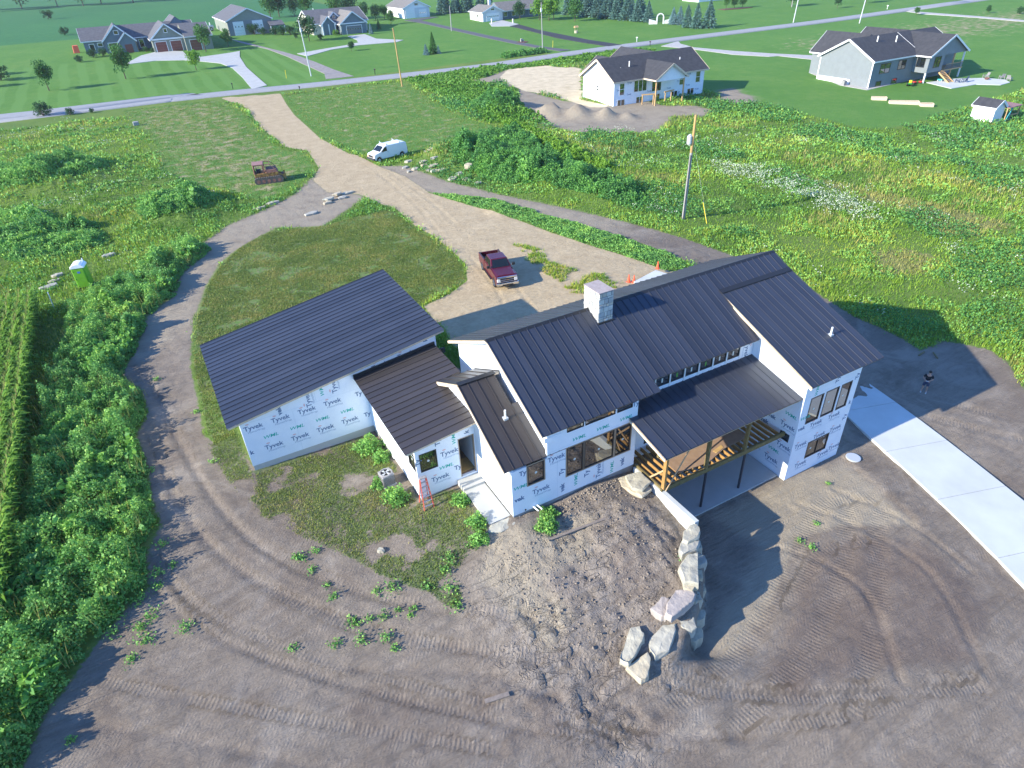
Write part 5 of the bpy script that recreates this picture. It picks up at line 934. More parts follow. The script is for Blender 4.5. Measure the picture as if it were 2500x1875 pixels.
# ---- utility poles
def pole(x,y,h,lb,mat='pole_grey',r=.16,lean=(0,0),tr=False,cross=False,wood=False):
    T=thing('utility_pole',lb,'utility pole',(x,y,gz(x,y)-.1),0,'utility poles')
    if wood:
        MB().tube((0,0,0),(lean[0]*.62,lean[1]*.62,h*.66),r,r*.85,12).build('pole','pole_grey',T); MB().tube((lean[0]*.62,lean[1]*.62,h*.66),(lean[0],lean[1],h),r*.84,r*.72,12).build('pole_top','pole_wood',T)
        MB().tube((-.16,-.14,0),(-.16+lean[0]*.6,-.14+lean[1]*.6,h*.64),.05,n=8).build('conduit','conduit',T)
    else: MB().tube((0,0,0),(lean[0],lean[1],h),r,r*.68,10).build('pole',mat,T)
    if tr:
        tx=-.42; tz=h*(.74 if wood else .8); t=MB().lathe([(.24,0),(.26,.08),(.26,.78),(.2,.86)],14,(tx,-.1,tz)).build('transformer','galv',T); MB().box(tx,0,-.14,-.06,tz+.3,tz+.36).build('bracket','galv',T)
        for q in(-.1,.1): MB().lathe([(.03,0),(.05,.05),(.03,.16)],8,(tx+q,-.1,tz+.84)).build('bushing','pvc',t)
    return T
P=pole(30.56,24.55,11.0,'tall wooden utility pole with grey conduit and transformer in the flowering meadow',wood=True,tr=True,lean=(-.15,-.35),r=.17)
MB().tube((0,0,9.2),(1.0,-2.6,.2),.008,n=5).build('guy_wire','galv',P); gw=MB().tube((.74,-1.93,2.3),(1.0,-2.6,.1),.035,n=8).build('guy_guard','yellow',P)
pole(35.74,122.08,11.6,'bare tan wooden pole standing alone at the near road verge','pole_wood',.17,(-.5,0)); pole(23.0,150.7,12.2,'pale pole with transformer beside the gravel lane across the road','galv',.16,(-.5,0),tr=True)
pole(84.57,200.65,7.6,'thin grey pole halfway along the narrow dark drive'); pole(88.42,148.2,11.5,'grey pole with transformer at the mouth of the narrow drive','pole_grey',.16,(-.3,0),tr=True); pole(179.6,140,12,'pale leaning pole beside the road beyond the small spruces','galv',.17,(.9,0)); pole(192,124.7,13,'tall pale leaning pole on the near side of the far road','galv',.17,(1.0,0)); pole(214,171,9,'grey pole behind the row of three round shrubs, far right')
def marker(x,y,h,lb,mat='yellow'):
    o=MB().tube((0,0,0),(.08,0,h),.045,n=6).build('marker_post',mat); o.location=(x,y,gz(x,y)-.05); return tag(o,lb,'marker post')
marker(17.2,152,1.9,'yellow marker post in the lawn left of the pale transformer pole'); marker(91.4,147.6,1.9,'yellow guy marker right of the pole by the narrow drive'); marker(-30.2,37.9,1.6,'white plastic pipe standing at the corner of the corn','pvc')
def mailbox(x,y,lb,mat='black'):
    T=thing('mailbox',lb,'mailbox',(x,y,gz(x,y)),0,'mailboxes along the road'); MB().box(-.06,.06,-.06,.06,0,1.05).build('post',mat,T); pr=[(.13*math.cos(t),1.16+.12*math.sin(t)) for t in np.linspace(0,math.pi,7)]
    MB().extr([(.13,1.05)]+pr+[(-.13,1.05)],-.28,.28).build('box',mat,T); MB().box(.135,.15,-.05,.12,1.15,1.3).build('flag','red_plastic',T)
mailbox(3.6,146.3,'black mailbox at the striped lawn end beside the concrete drive'); mailbox(15.3,131.2,'black mailbox at the mouth of the sandy drive, near road edge'); mailbox(36.4,141.8,'small dark mailbox on the lawn across from the tan pole'); mailbox(115.8,140.6,'white mailbox by the black asphalt drive','pvc'); mailbox(113.3,131.6,'small mailbox on the near verge facing the white one'); mailbox(229.7,142,'white mailbox far along the road at the right','pvc')
# ---- person
T=thing('person','person in black t-shirt and dark shorts holding a drone controller in the house shadow','person',(24.9,-7.75,gz(24.9,-7.75)),math.radians(114))
def ensure_skin(me):
    bm=bmesh.new(); bm.from_mesh(me); bm.verts.layers.skin.verify(); bm.to_mesh(me); bm.free()
def figure():
    V=[(0,0,.95),(0,0,1.15),(0,.0,1.38),(0,.01,1.50),(0,.03,1.60),(0,.05,1.72)];E=[(0,1),(1,2),(2,3),(3,4),(4,5)];R=[(.15,.11),(.14,.10),(.17,.11),.06,.085,.075]
    for s in(-1,1):
        k=len(V); V+=[(s*.10,0,.86),(s*.13,.03,.50),(s*.15,.0,.10),(s*.16,.16,.04)];E+=[(0,k),(k,k+1),(k+1,k+2),(k+2,k+3)];R+=[.092,.062,.042,.04]
        k=len(V); V+=[(s*.20,0,1.42),(s*.30,.02,1.14),(s*.10,.26,1.12),(s*.05,.31,1.12)];E+=[(2,k),(k,k+1),(k+1,k+2),(k+2,k+3)];R+=[.062,.046,.032,.034]
        h=k+3
        for f in range(4): j=len(V); V+=[(s*(.04-.01*f),.35,1.15-.022*f),(s*(.03-.02),.385,1.14-.022*f)]; E+=[(h,j),(j,j+1)]; R+=[.010,.008]
        j=len(V); V+=[(s*.055,.33,1.165),(s*.035,.37,1.175)];E+=[(h,j),(j,j+1)];R+=[.011,.009]
    return V,E,R
def skin2(name,mat,V,E,R,parent,sub=1):
    me=bpy.data.meshes.new(name); me.from_pydata(V,E,[]); ensure_skin(me); o=bpy.data.objects.new(name,me); link(o); o.parent=parent; me.materials.append(M[mat])
    for i,r in enumerate(R): sv=me.skin_vertices[0].data[i]; sv.radius=r if isinstance(r,tuple) else (r,r); sv.use_root=(i==0)
    s=o.modifiers.new('skin','SKIN'); s.use_smooth_shade=True; u=o.modifiers.new('sub','SUBSURF'); u.levels=u.render_levels=sub; return o
V,E,R=figure(); BD=skin2('body','skin',V,E,R,T)
skin2('t_shirt','shirt_black',[(0,0,.90),(0,0,1.15),(0,0,1.40),(-.21,0,1.42),(-.28,.02,1.22),(.21,0,1.42),(.28,.02,1.22)],[(0,1),(1,2),(2,3),(3,4),(2,5),(5,6)],[(.19,.15),(.18,.14),(.20,.14),.085,.085,.085,.085],T)
skin2('shorts','shorts',[(0,0,.98),(0,0,.88),(-.11,.01,.76),(-.135,.03,.52),(.11,.01,.76),(.135,.03,.52)],[(0,1),(1,2),(2,3),(1,4),(4,5)],[(.17,.13),(.17,.13),.115,.10,.115,.10],T)
MB().lathe([(.05,-.06),(.098,-.02),(.104,.05),(.07,.11),(.02,.125)],12,(0,.03,1.70)).build('hair','hair',T,smooth=True)
for s in(-1,1):
    MB().hexa([(s*.16-.05,-.07,0),(s*.16+.05,-.07,0),(s*.16+.05,.24,0),(s*.16-.05,.24,0)],[(s*.16-.045,-.06,.10),(s*.16+.045,-.06,.10),(s*.16+.04,.2,.06),(s*.16-.04,.2,.06)]).build('shoe','seat_grey',T,bevel=.02)
    MB().lathe([(.004,0),(.012,.005),(.004,.01)],8,(s*.035,.128,1.67)).build('eye','black',T)
T2=MB().box(-.09,.09,-.04,.05,-.02,.03).build('drone_controller','seat_grey',bevel=.01); M_=Matrix.Rotation(math.radians(114),4,'Z'); p_=M_@Vector((0,.37,1.12)); T2.location=(24.9+p_.x,-7.75+p_.y,T.location.z+1.12); T2.rotation_euler=(0,0,math.radians(114)); tag(T2,'small pale drone controller held in the standing person\'s hands','controller')

# ================================================================ neighbouring buildings
def gable(parent,x0,x1,y0,y1,z0,ze,zr_,axis,wmat,rmat,oh=.5,trim=True,rake=None,name='wall',ends=(1,1)):
    """gabled volume; axis = direction of the ridge"""
    b=MB()
    if axis=='x':
        ym=(y0+y1)/2; pr=[(y0,z0),(y1,z0),(y1,ze),(ym,zr_),(y0,ze)]; b.add([(x0,p[0],p[1]) for p in pr]+[(x1,p[0],p[1]) for p in pr],[(4,3,2,1,0),(5,6,7,8,9)]+[(i,(i+1)%5,5+(i+1)%5,5+i) for i in range(5)])
    else:
        xm=(x0+x1)/2; pr=[(x0,z0),(x1,z0),(x1,ze),(xm,zr_),(x0,ze)]; b.add([(p[0],y0,p[1]) for p in pr]+[(p[0],y1,p[1]) for p in pr],[(0,1,2,3,4),(9,8,7,6,5)]+[(i,5+i,5+(i+1)%5,(i+1)%5) for i in range(5)])
    w_=b.build(name,wmat,parent)
    hw=((y1-y0) if axis=='x' else (x1-x0))/2; k=(zr_-ze)/hw; t=.16
    for s in(-1,1):
        r=MB(); d=hw+oh; zl=zr_-k*d
        if axis=='x':
            ym=(y0+y1)/2; A=(x0-oh*ends[0],ym,zr_+.03);Bq=(x1+oh*ends[1],ym,zr_+.03);Cq=(x1+oh*ends[1],ym+s*d,zl+.03);D=(x0-oh*ends[0],ym+s*d,zl+.03)
        else:
            xm=(x0+x1)/2; A=(xm,y0-oh*ends[0],zr_+.03);Bq=(xm,y1+oh*ends[1],zr_+.03);Cq=(xm+s*d,y1+oh*ends[1],zl+.03);D=(xm+s*d,y0-oh*ends[0],zl+.03)
        lo=[A,Bq,Cq,D]; up=[(p[0],p[1],p[2]+t) for p in lo]; r.hexa(lo,up); R=r.build('roof',rmat,parent)
        if trim:
            f=MB()
            for P,Q,o in((A,D,ends[0]),(Bq,Cq,ends[1])):
                if o: f.bar(Vector(P)+Vector((0,0,.0)),Vector(Q)+Vector((0,0,.0)),.06,.34)
            f.bar(Vector(D)+Vector((0,0,.02)),Vector(Cq)+Vector((0,0,.02)),.06,.24); f.build('trim_board',rake or 'trim',R)
    return w_
def bwin(parent,ax,pl,u,z,w_,h,out,fr='trim',mull=0,hm=0,name='window',glass='glass',t=.09):
    P=lambda a,d,c:(a,pl+out*d,c) if ax=='y' else (pl+out*d,a,c)
    b=MB(); u0,u1,z0,z1=u-w_/2,u+w_/2,z,z+h
    def bx(a,c,l,hh): b.hexa([P(a,0.002,l),P(c,.002,l),P(c,.06,l),P(a,.06,l)],[P(a,.002,hh),P(c,.002,hh),P(c,.06,hh),P(a,.06,hh)])
    bx(u0-t,u1+t,z0-t,z0);bx(u0-t,u1+t,z1,z1+t);bx(u0-t,u0,z0,z1);bx(u1,u1+t,z0,z1)
    for k in range(mull): um=u0+(u1-u0)*(k+1)/(mull+1); bx(um-.05,um+.05,z0,z1)
    if hm: bx(u0,u1,(z0+z1)/2-.035,(z0+z1)/2+.035)
    o=b.build(name,fr,parent); g=MB().hexa([P(u0,.004,z0),P(u1,.004,z0),P(u1,.02,z0),P(u0,.02,z0)],[P(u0,.004,z1),P(u1,.004,z1),P(u1,.02,z1),P(u0,.02,z1)]); g.build('pane',glass,o); return o
def gdoor(parent,ax,pl,u,z,w_,h,out,mat,rows=4,lites=0,fr='trim'):
    P=lambda a,d,c:(a,pl+out*d,c) if ax=='y' else (pl+out*d,a,c)
    f=MB(); t=.14
    for a,c,l,hh in((u-w_/2-t,u-w_/2,z,z+h),(u+w_/2,u+w_/2+t,z,z+h),(u-w_/2-t,u+w_/2+t,z+h,z+h+t)): f.hexa([P(a,.002,l),P(c,.002,l),P(c,.08,l),P(a,.08,l)],[P(a,.002,hh),P(c,.002,hh),P(c,.08,hh),P(a,.08,hh)])
    D=f.build('garage_door',fr,parent); rh=h/rows
    for k in range(rows):
        l,hh=z+k*rh+.015,z+(k+1)*rh-.015; MB().hexa([P(u-w_/2+.01,.004,l),P(u+w_/2-.01,.004,l),P(u+w_/2-.01,.045,l),P(u-w_/2+.01,.045,l)],[P(u-w_/2+.01,.004,hh),P(u+w_/2-.01,.004,hh),P(u+w_/2-.01,.045,hh),P(u-w_/2+.01,.045,hh)]).build('panel',mat,D)
    for k in range(lites):
        uc=u-w_/2+w_*(k+.5)/lites; ww=min(.42,w_/lites*.6); l=z+(rows-2 if rows>3 else rows-1)*rh+.15 if rows<6 else z+2*rh+.1
        MB().hexa([P(uc-ww/2,.046,l),P(uc+ww/2,.046,l),P(uc+ww/2,.055,l),P(uc-ww/2,.055,l)],[P(uc-ww/2,.046,l+.3),P(uc+ww/2,.046,l+.3),P(uc+ww/2,.055,l+.3),P(uc-ww/2,.055,l+.3)]).build('lite','glass',D)
    return D
# ---- white wrapped house
B=thing('house','smaller white wrapped house with a black shingle roof across the meadow, still unfinished','house',(71,82,-.8)); 
O=(-71,-82,.8)
def off(o,loc=O): 
    return o
class Loc:
    def __init__(s,p,l): s.p=p; s.l=l
def settle(root):
    for c in root.children: c.location=tuple(c.location[i]-root.location[i] for i in range(3))
gable(B,60.1,82.0,77.0,87.0,-1.6,3.75,6.75,'x','wrap','shingle',.6,True,'fascia')
gable(B,66.9,73.7,73.3,81.9,3.2,3.75,5.9,'y','wrap','shingle',.5,True,'fascia',ends=(1,0))
gable(B,70.0,78.5,82.5,93.5,-1.0,3.75,6.6,'y','wrap','shingle',.5,True,'fascia',ends=(0,1)); gable(B,63.5,69.5,84,91,-1.0,3.75,5.9,'y','wrap','shingle',.5,True,'fascia',ends=(0,1))
for u,w_,z,h,ml,hm in((61.9,1.0,1.15,1.9,0,1),(66.2,2.9,1.3,1.9,2,0),(76.3,1.05,1.3,1.9,0,1),(80.4,1.05,1.3,1.9,0,1)): bwin(B,'y',77.0,u,z,w_,h,-1,'trim',ml,hm)
bwin(B,'y',77.0,70.1,.9,2.2,2.3,-1,'trim',1)
for u in(61.8,66.2,70.2,74.6,78.8): bwin(B,'y',77.0,u,-.75,1.6,1.05,-1,'trim',1)
for z in(1.5,2.0): bwin(B,'x',60.1,82.1,z,.3,.3,-1,'winframe',t=.03)
for x,z,r in((63.2,5.1,.12),(65.2,5.3,.16),(77.5,5.5,.12)): MB().tube((x,79.4,z-.8),(x,79.4,z+ (1.0 if r>.15 else .3)),r*.6,n=8).build('vent_pipe','pvc',B)
for (x,y,z) in((67.0,73.4,3.3),(73.6,73.4,3.3)): MB().bar((x,y,-1.2),(x,y,z),.2,.2).build('porch_post','wood_new',B) if False else MB().box(x-.1,x+.1,y-.1,y+.1,-1.4,z).build('porch_post','wood_new',B)
MB().bar((66.9,73.4,3.3),(73.7,73.4,3.3),.15,.25).build('porch_beam','wood_new',B)
for x,y in((65.6,75.4),(67.4,74.4),(70.4,74.6),(72.2,75.0)): MB().box(x-.08,x+.08,y-.08,y+.08,-1.4,1.05).build('deck_post','wood_new',B)
MB().bar((65.2,75.2,1.0),(67.8,74.2,1.0),.15,.2).bar((70.0,74.5,1.0),(72.8,75.0,1.0),.15,.2).build('deck_beam','wood_new',B)
for i_ in range(9):
    for j_ in range(4):
        if (i_+j_)%2==0:
            m_=Matrix(((1,0,0,61.2+2.4*i_),(0,0,-1,76.995),(0,1,0,-.1+1.0*j_),(0,0,0,1))); put('lettering',WM['T'],B,mat=m_)
settle(B)
# ---- grey walk-out house
B=thing('house','grey sided house with black roof, white trim and a raised porch at right','house',(122,68,-1.8))
gable(B,113.0,127.0,62.5,75.0,-2.4,3.2,6.5,'x','siding_grey','shingle',.5)
gable(B,126.0,138.0,59.2,72.0,2.9,3.2,6.4,'y','siding_grey','shingle',.5,ends=(1,0)); MB().box(126.02,131.0,59.22,71,-.1,2.9).build('wall','siding_grey',B); gable(B,127.0,140.0,62.5,75.2,-2.4,3.2,6.5,'x','siding_grey','shingle',.5,ends=(0,1))
gable(B,117.0,125.0,70,80.5,-2.0,3.2,6.6,'y','siding_grey','shingle',.5,ends=(0,1)); gable(B,129.5,137.5,70,80,-2.0,3.2,6.4,'y','siding_grey','shingle',.5,ends=(0,1))
for u,w_,z,h,ml in((117.0,3.0,.6,1.7,1),(122.3,2.3,.8,1.6,1),(116.0,1.5,-2.0,1.1,0),(121.0,1.5,-2.0,1.1,0)): bwin(B,'y',62.5,u,z,w_,h,-1,'winframe',ml)
bwin(B,'x',126.0,60.9,1.0,1.6,1.7,-1,'winframe'); bwin(B,'y',59.2,128.8,.8,1.9,1.9,-1,'winframe',1)
MB().box(126.05,126.3,59.25,59.5,-2.4,3.2).build('corner_post','trim',B); MB().box(131.02,138.0,59.0,64.5,-.2,.0).build('porch_floor','wood_new',B)
for x,y in((137.8,59.3),(134.5,59.3)): MB().box(x-.12,x+.12,y-.12,y+.12,-2.4,2.9).build('porch_post','trim' if x>136 else 'wood_new',B)
for k in range(20): MB().box(132.2+.29*k,132.27+.29*k,59.05,59.12,.05,.95).build('baluster','door_grey',B)
MB().bar((132.1,59.08,1.0),(137.9,59.08,1.0),.08,.08).build('railing','wood_new',B)
for k in range(9): MB().box(130.0,131.6,58.7-.32*k,59.0-.32*k,-.35-.23*k,-.25-.23*k).build('stair_tread','wood_new',B)
MB().bar((129.95,58.9,-.35),(129.95,56.1,-2.2),.07,.25).bar((131.65,58.9,-.35),(131.65,56.1,-2.2),.07,.25).build('stair_stringer','wood_new',B)
MB().box(112.99,113.06,62.45,62.7,-2.4,3.1).build('corner_board','trim',B); MB().box(112.95,113.06,74.9,75.1,-2.4,3.1).build('corner_board','trim',B)
MB().box(112.9,112.99,67,74.8,-2.0,-.7).build('foundation','trim',B)
for x,y,z in((119.0,67.0,5.9),(124.0,66.2,5.6)): MB().tube((x,y,z-.6),(x,y,z+.9),.12,n=8).build('vent_pipe','pvc',B)
settle(B)
T=thing('air_conditioner','grey air conditioner standing at the wall of the grey house','air conditioner',(111.6,67.2,gz(111.6,67.2))); MB().box(-.45,.45,-.45,.45,0,.95).build('cabinet','ac_grey',T,bevel=.05); MB().lathe([(.38,.95),(.38,.97)],14).build('fan_grille','black',T)
def mower(x,y,lb):
    T=thing('lawn_tractor',lb,'lawn tractor',(x,y,gz(x,y)),.5); MB().box(.2,1.1,-.3,.3,.45,.95).build('hood','jd_green',T,bevel=.06); MB().box(-.8,.2,-.4,.4,.4,.6).build('frame','jd_green',T,bevel=.04); MB().box(-.55,-.15,-.25,.25,.62,.75).box(-.65,-.55,-.25,.25,.7,1.15).build('seat','yellow',T,bevel=.04)
    MB().tube((.1,0,.7),(-.1,0,1.1),.03,n=6).build('steering_column','black',T)
    for q,s,r in((.85,.42,.25),(.85,-.42,.25),(-.5,.48,.36),(-.5,-.48,.36)): wheel(T,q,s,r,.2,'yellow')
    MB().box(-.2,.6,-.6,.6,.15,.3).build('mower_deck','jd_green',T,bevel=.03)
mower(121.9,59.4,'green riding mower with yellow wheels beside the grey house')
def toy(x,y,lb,mat,k):
    T=thing('toy_car',lb,'toy',(x,y,gz(x,y)),k); MB().box(-.5,.5,-.3,.3,.15,.45).build('body',mat,T,bevel=.08); MB().box(-.3,.15,-.25,.25,.46,.75).build('seat','black',T,bevel=.05)
    for q in(-.35,.35):
        for s in(-1,1): wheel(T,q,s*.3,.17,.12,'galv')
toy(126.0,59.8,'red toy car under the raised porch','red_plastic',.3); toy(124.6,60.4,'red wagon beside the green riding mower','red_plastic',1.4); toy(130.6,58.6,'pale blue toy car beside the porch stair','teal',2.)
def adir(x,y,rz,lb,mat='ac_grey'):
    T=thing('garden_chair',lb,'chair',(x,y,gz(x,y)+.08),rz,'chairs on the pale patio'); sc_k=1.25
    MB().hexa([(-.33,-.35,.28),(.33,-.35,.28),(.33,.3,.42),(-.33,.3,.42)],[(-.33,-.35,.33),(.33,-.35,.33),(.33,.3,.47),(-.33,.3,.47)]).build('seat',mat,T)
    for i in range(5): xx=-.28+.14*i; MB().hexa([(xx-.06,-.38,.30),(xx+.06,-.38,.30),(xx+.06,-.34,.30),(xx-.06,-.34,.30)],[(xx-.06,-.72,1.1),(xx+.06,-.72,1.1),(xx+.06,-.68,1.1),(xx-.06,-.68,1.1)]).build('back_slat',mat,T)
    for s in(-1,1): MB().box(s*.38-.06,s*.38+.06,-.45,.35,.6,.64).build('armrest',mat,T); MB().box(s*.36-.04,s*.36+.04,.25,.33,0,.6).build('leg',mat,T); MB().box(s*.36-.04,s*.36+.04,-.5,-.42,0,.6).build('leg',mat,T)
adir(139.7,54.6,1.2,'grey garden chair, leftmost of three round the far end of the patio'); adir(141.3,52.2,-.6,'grey garden chair, second of three round the far end of the patio'); adir(140.9,50.4,-1.5,'grey garden chair, rightmost of three round the far end of the patio'); adir(131.6,55.6,.4,'dark garden chair, left of a pair in front of the porch','navy'); adir(133.0,55.0,.9,'dark garden chair, right of a pair in front of the porch','navy')
tb=thing('fire_pit','low red brown fire bowl between the garden chairs','fire pit',(138.6,53.6,gz(138.6,53.6)+.1)); MB().lathe([(.25,0),(.55,.3),(.5,.34),(.2,.1)],14).build('bowl','rust',tb); MB().lathe([(.3,-.02),(.2,.05)],12).build('foot','black',tb)
def planter(x,y,L_,lb):
    T=thing('raised_planter',lb,'planter',(x,y,gz(x,y)),-.78,'raised planters in the grass'); b=MB(); h=.55;wd=1.0
    for q0,q1,p0,p1 in((-L_/2,L_/2,-wd/2,-wd/2+.06),(-L_/2,L_/2,wd/2-.06,wd/2),(-L_/2,-L_/2+.06,-wd/2+.06,wd/2-.06),(L_/2-.06,L_/2,-wd/2+.06,wd/2-.06)): MB().box(q0,q1,p0,p1,-.1,h).build('side_board','fascia',T)
    MB().box(-L_/2+.07,L_/2-.07,-wd/2+.07,wd/2-.07,-.1,h-.1).build('soil','mulch',T); 
planter(105.6,54.6,2.6,'short pale raised planter, left of the row in the grass'); planter(106.3,50.0,5.0,'long pale raised planter holding tall plants'); planter(107.9,46.6,2.2,'grey ended raised planter at the right of the row')
# ---- playhouse with swing frame
T=thing('playhouse','white playhouse on a timber climbing frame at the right edge','playhouse',(106.2,34.4,gz(106.2,34.4)-.1),0)
gable(T,-1.5,1.2,-1.2,2.4,0,2.5,3.4,'y','trim','shingle',.25)
for x,y in((1.4,-1.6),(5.0,-1.6),(1.4,1.4),(5.0,1.4)): MB().box(x-.07,x+.07,y-.07,y+.07,0,2.2).build('frame_post','wood_new',T)
MB().hexa([(1.2,-1.9,2.2),(5.2,-1.9,2.2),(5.2,1.6,2.2),(1.2,1.6,2.2)],[(1.2,-1.9,2.3),(5.2,-1.9,2.3),(5.2,1.6,2.45),(1.2,1.6,2.45)]).build('canopy','rust_roof',T)
MB().box(1.3,5.1,-1.65,-1.5,.85,1.0).build('rail','wood_new',T); MB().box(1.3,5.1,-1.65,-1.5,.15,.3).build('rail','wood_new',T); 
for z in(.4,.8,1.2,1.6): MB().bar((5.0,-1.6,z),(5.0,1.4,z),.06,.06).build('ladder_rung','wood_new',T)
MB().bar((1.45,-1.7,0),(2.6,-1.7,2.1),.12,.12).bar((2.5,-1.7,0),(2.3,-1.7,2.1),.1,.1).build('climbing_brace','teal',T)
# ---- bungalow with three garage doors
B=thing('bungalow','long dark grey bungalow with white trimmed gables and three red garage doors','house',(-8,224,2.6))
gable(B,-24.5,7.0,227.0,240.0,2.0,6.3,9.2,'x','siding_blue','shingle_grey',.6)
gable(B,-19.0,-11.0,224.0,234.0,2.0,6.3,10.0,'y','siding_blue','shingle_grey',.5,ends=(1,0)); gable(B,-15.0,-10.6,221.8,230.0,2.0,5.9,8.0,'y','siding_blue','shingle_grey',.4,ends=(1,0))
gable(B,-6.4,2.4,216.2,232.0,2.0,6.2,9.8,'y','siding_sage','shingle_grey',.6,ends=(1,0)); gable(B,2.4,10.0,213.5,230.0,2.0,6.2,9.0,'x','siding_sage','shingle_grey',.5,ends=(0,1)); gable(B,-2.0,8.0,232,246,2.0,6.3,10.4,'y','siding_blue','shingle_grey',.5,ends=(0,1))
gdoor(B,'y',216.2,-4.2,2.3,3.0,2.9,-1,'door_red'); gdoor(B,'y',216.2,.0,2.3,3.0,2.9,-1,'door_red'); gdoor(B,'y',213.5,5.2,2.3,3.0,2.9,-1,'door_red')
for ax,pl,u,z,w_,h in(('y',216.2,-2.0,7.6,.8,.9),('y',224.0,-15.0,7.6,1.1,.9),('y',227,-22.5,3.4,1.2,1.9),('y',227,-20.2,4.6,1.2,.8),('y',224,-16.8,3.0,2.4,2.4),('y',227,-8.8,3.3,1.2,2.2)): bwin(B,ax,pl,u,z,w_,h,-1,'trim',t=.14)
MB().box(-13.8,-11.8,221.7,221.8,2.0,4.9).build('entry_door','door_red',B); MB().box(-6.45,2.45,215.9,216.18,5.7,6.1).build('trim_band','trim',B); MB().box(-24.55,-6.5,226.85,226.98,5.9,6.2).build('trim_band','trim',B)
for x in(-14.9,-10.7): MB().box(x-.2,x+.2,221.9,222.3,2.0,5.8).build('porch_post','wood_new',B)
settle(B)
cx_=MB().hexa([(-28,232,2.7),(-26.3,232,2.7),(-26.3,233.6,2.7),(-28,233.6,2.7)],[(-27.8,232.2,5),(-26.3,232.2,5),(-26.3,233.4,5),(-27.8,233.4,5)]).build('play_cube','orange',bevel=.1); tag(cx_,'orange red play box beside the bungalow\'s left end','box')
# ---- pole barn
B=thing('pole_barn','dark grey brown pole barn with two white overhead doors','barn',(27,252,3.2))
gable(B,19.3,34.0,239.4,268.0,2.6,7.6,10.9,'y','siding_sage','shingle_grey',.5,name='wall'); MB().box(19.35,33.95,239.3,239.39,2.7,7.5).build('front_cladding','siding_grey',B)
gdoor(B,'y',239.3,22.8,2.9,3.2,4.2,-1,'door_white',5,3); gdoor(B,'y',239.3,29.2,2.9,3.2,4.2,-1,'door_white',5,3)
MB().hexa([(32.5,235.5,5.4),(37.5,235.5,5.4),(37.5,239.3,6.6),(32.5,239.3,6.6)],[(32.5,235.5,5.6),(37.5,235.5,5.6),(37.5,239.3,6.8),(32.5,239.3,6.8)]).build('lean_to_roof','shingle_grey',B)
for x in(32.7,37.3): MB().box(x-.12,x+.12,235.6,235.85,2.6,5.4).build('porch_post','trim',B)
settle(B)
# ---- cottage with front garage
B=thing('cottage','blue grey cottage with gabled garage and porch behind the gravel lane','house',(54,228,2.5))
gable(B,43.5,62.5,222.0,240.0,2.0,5.9,9.3,'x','siding_beige','shingle_grey',.5); gable(B,51.6,60.2,216.6,232.0,2.0,5.7,8.9,'y','siding_blue','shingle_tan',.5,ends=(1,0)); gable(B,46.0,50.4,219.4,230.0,2.0,5.7,7.8,'y','siding_blue','shingle_grey',.4,ends=(1,0)); gable(B,50.5,53.0,224,232,6.5,7.6,8.7,'y','siding_blue','shingle_grey',.3,ends=(1,0))
gdoor(B,'y',216.6,56.0,2.3,5.2,2.5,-1,'door_grey',4,6); 
for x in(46.1,48.2,50.3): MB().box(x-.15,x+.15,219.1,219.4,2.0,5.6).build('porch_post','trim',B)
MB().box(51.5,60.3,216.35,216.58,5.45,5.75).build('trim_band','trim',B); bwin(B,'x',51.6,219,3.2,1.2,1.6,-1); bwin(B,'y',224,51.75,7.0,.9,.7,-1); MB().tube((47,231,8.6),(47,231,9.9),.12,n=8).build('vent_pipe','pvc',B)
settle(B)
# ---- white shed and ranch house
B=thing('garage_shed','pale two door garage shed with tan roof near the far spruces','shed',(91,256,3.1))
gable(B,85.6,96.4,246.0,265.0,2.5,6.6,9.0,'y','trim','shingle_tan',.5); MB().box(85.7,96.3,245.9,245.99,2.6,6.5).build('front_cladding','siding_pale',B); gdoor(B,'y',245.9,88.2,3.0,3.6,3.4,-1,'door_white',4,0); gdoor(B,'y',245.9,93.5,3.0,2.8,2.7,-1,'door_white',4,4); bwin(B,'y',245.9,91,7.3,1.4,.7,-1); bwin(B,'x',85.6,252,4.0,.8,1.0,-1)
settle(B)
B=thing('ranch_house','pale ranch house with attached white garage and tan roof','house',(114,220,2.3))
gable(B,104.2,112.4,215.3,226.0,1.8,5.3,7.1,'y','siding_pale','shingle_tan',.5); gable(B,112.4,134.0,217.0,227.0,1.8,5.2,7.6,'x','siding_blue','shingle_tan',.6,ends=(0,1)); gdoor(B,'y',215.3,108.3,2.3,5.0,2.4,-1,'door_white',4,6); bwin(B,'y',215.3,108.3,5.8,1.3,.5,-1); bwin(B,'x',104.2,219.5,3.4,.8,1.0,-1)
for u in(114.5,118.0,121.5,125.5): bwin(B,'y',217.0,u,3.2,1.4,1.4,-1)
MB().box(111.4,112.2,224,224.8,6,8.6).build('chimney','trim',B)
settle(B)
B=thing('far_house','white house half hidden by spruces at the top edge','house',(210,214,2.4)); gable(B,203,217,210,220,1.8,6.5,9.5,'x','trim','shingle_tan',.5); 
for u in(205.5,209,213): bwin(B,'y',210,u,3.6,1.2,1.6,-1)
settle(B)
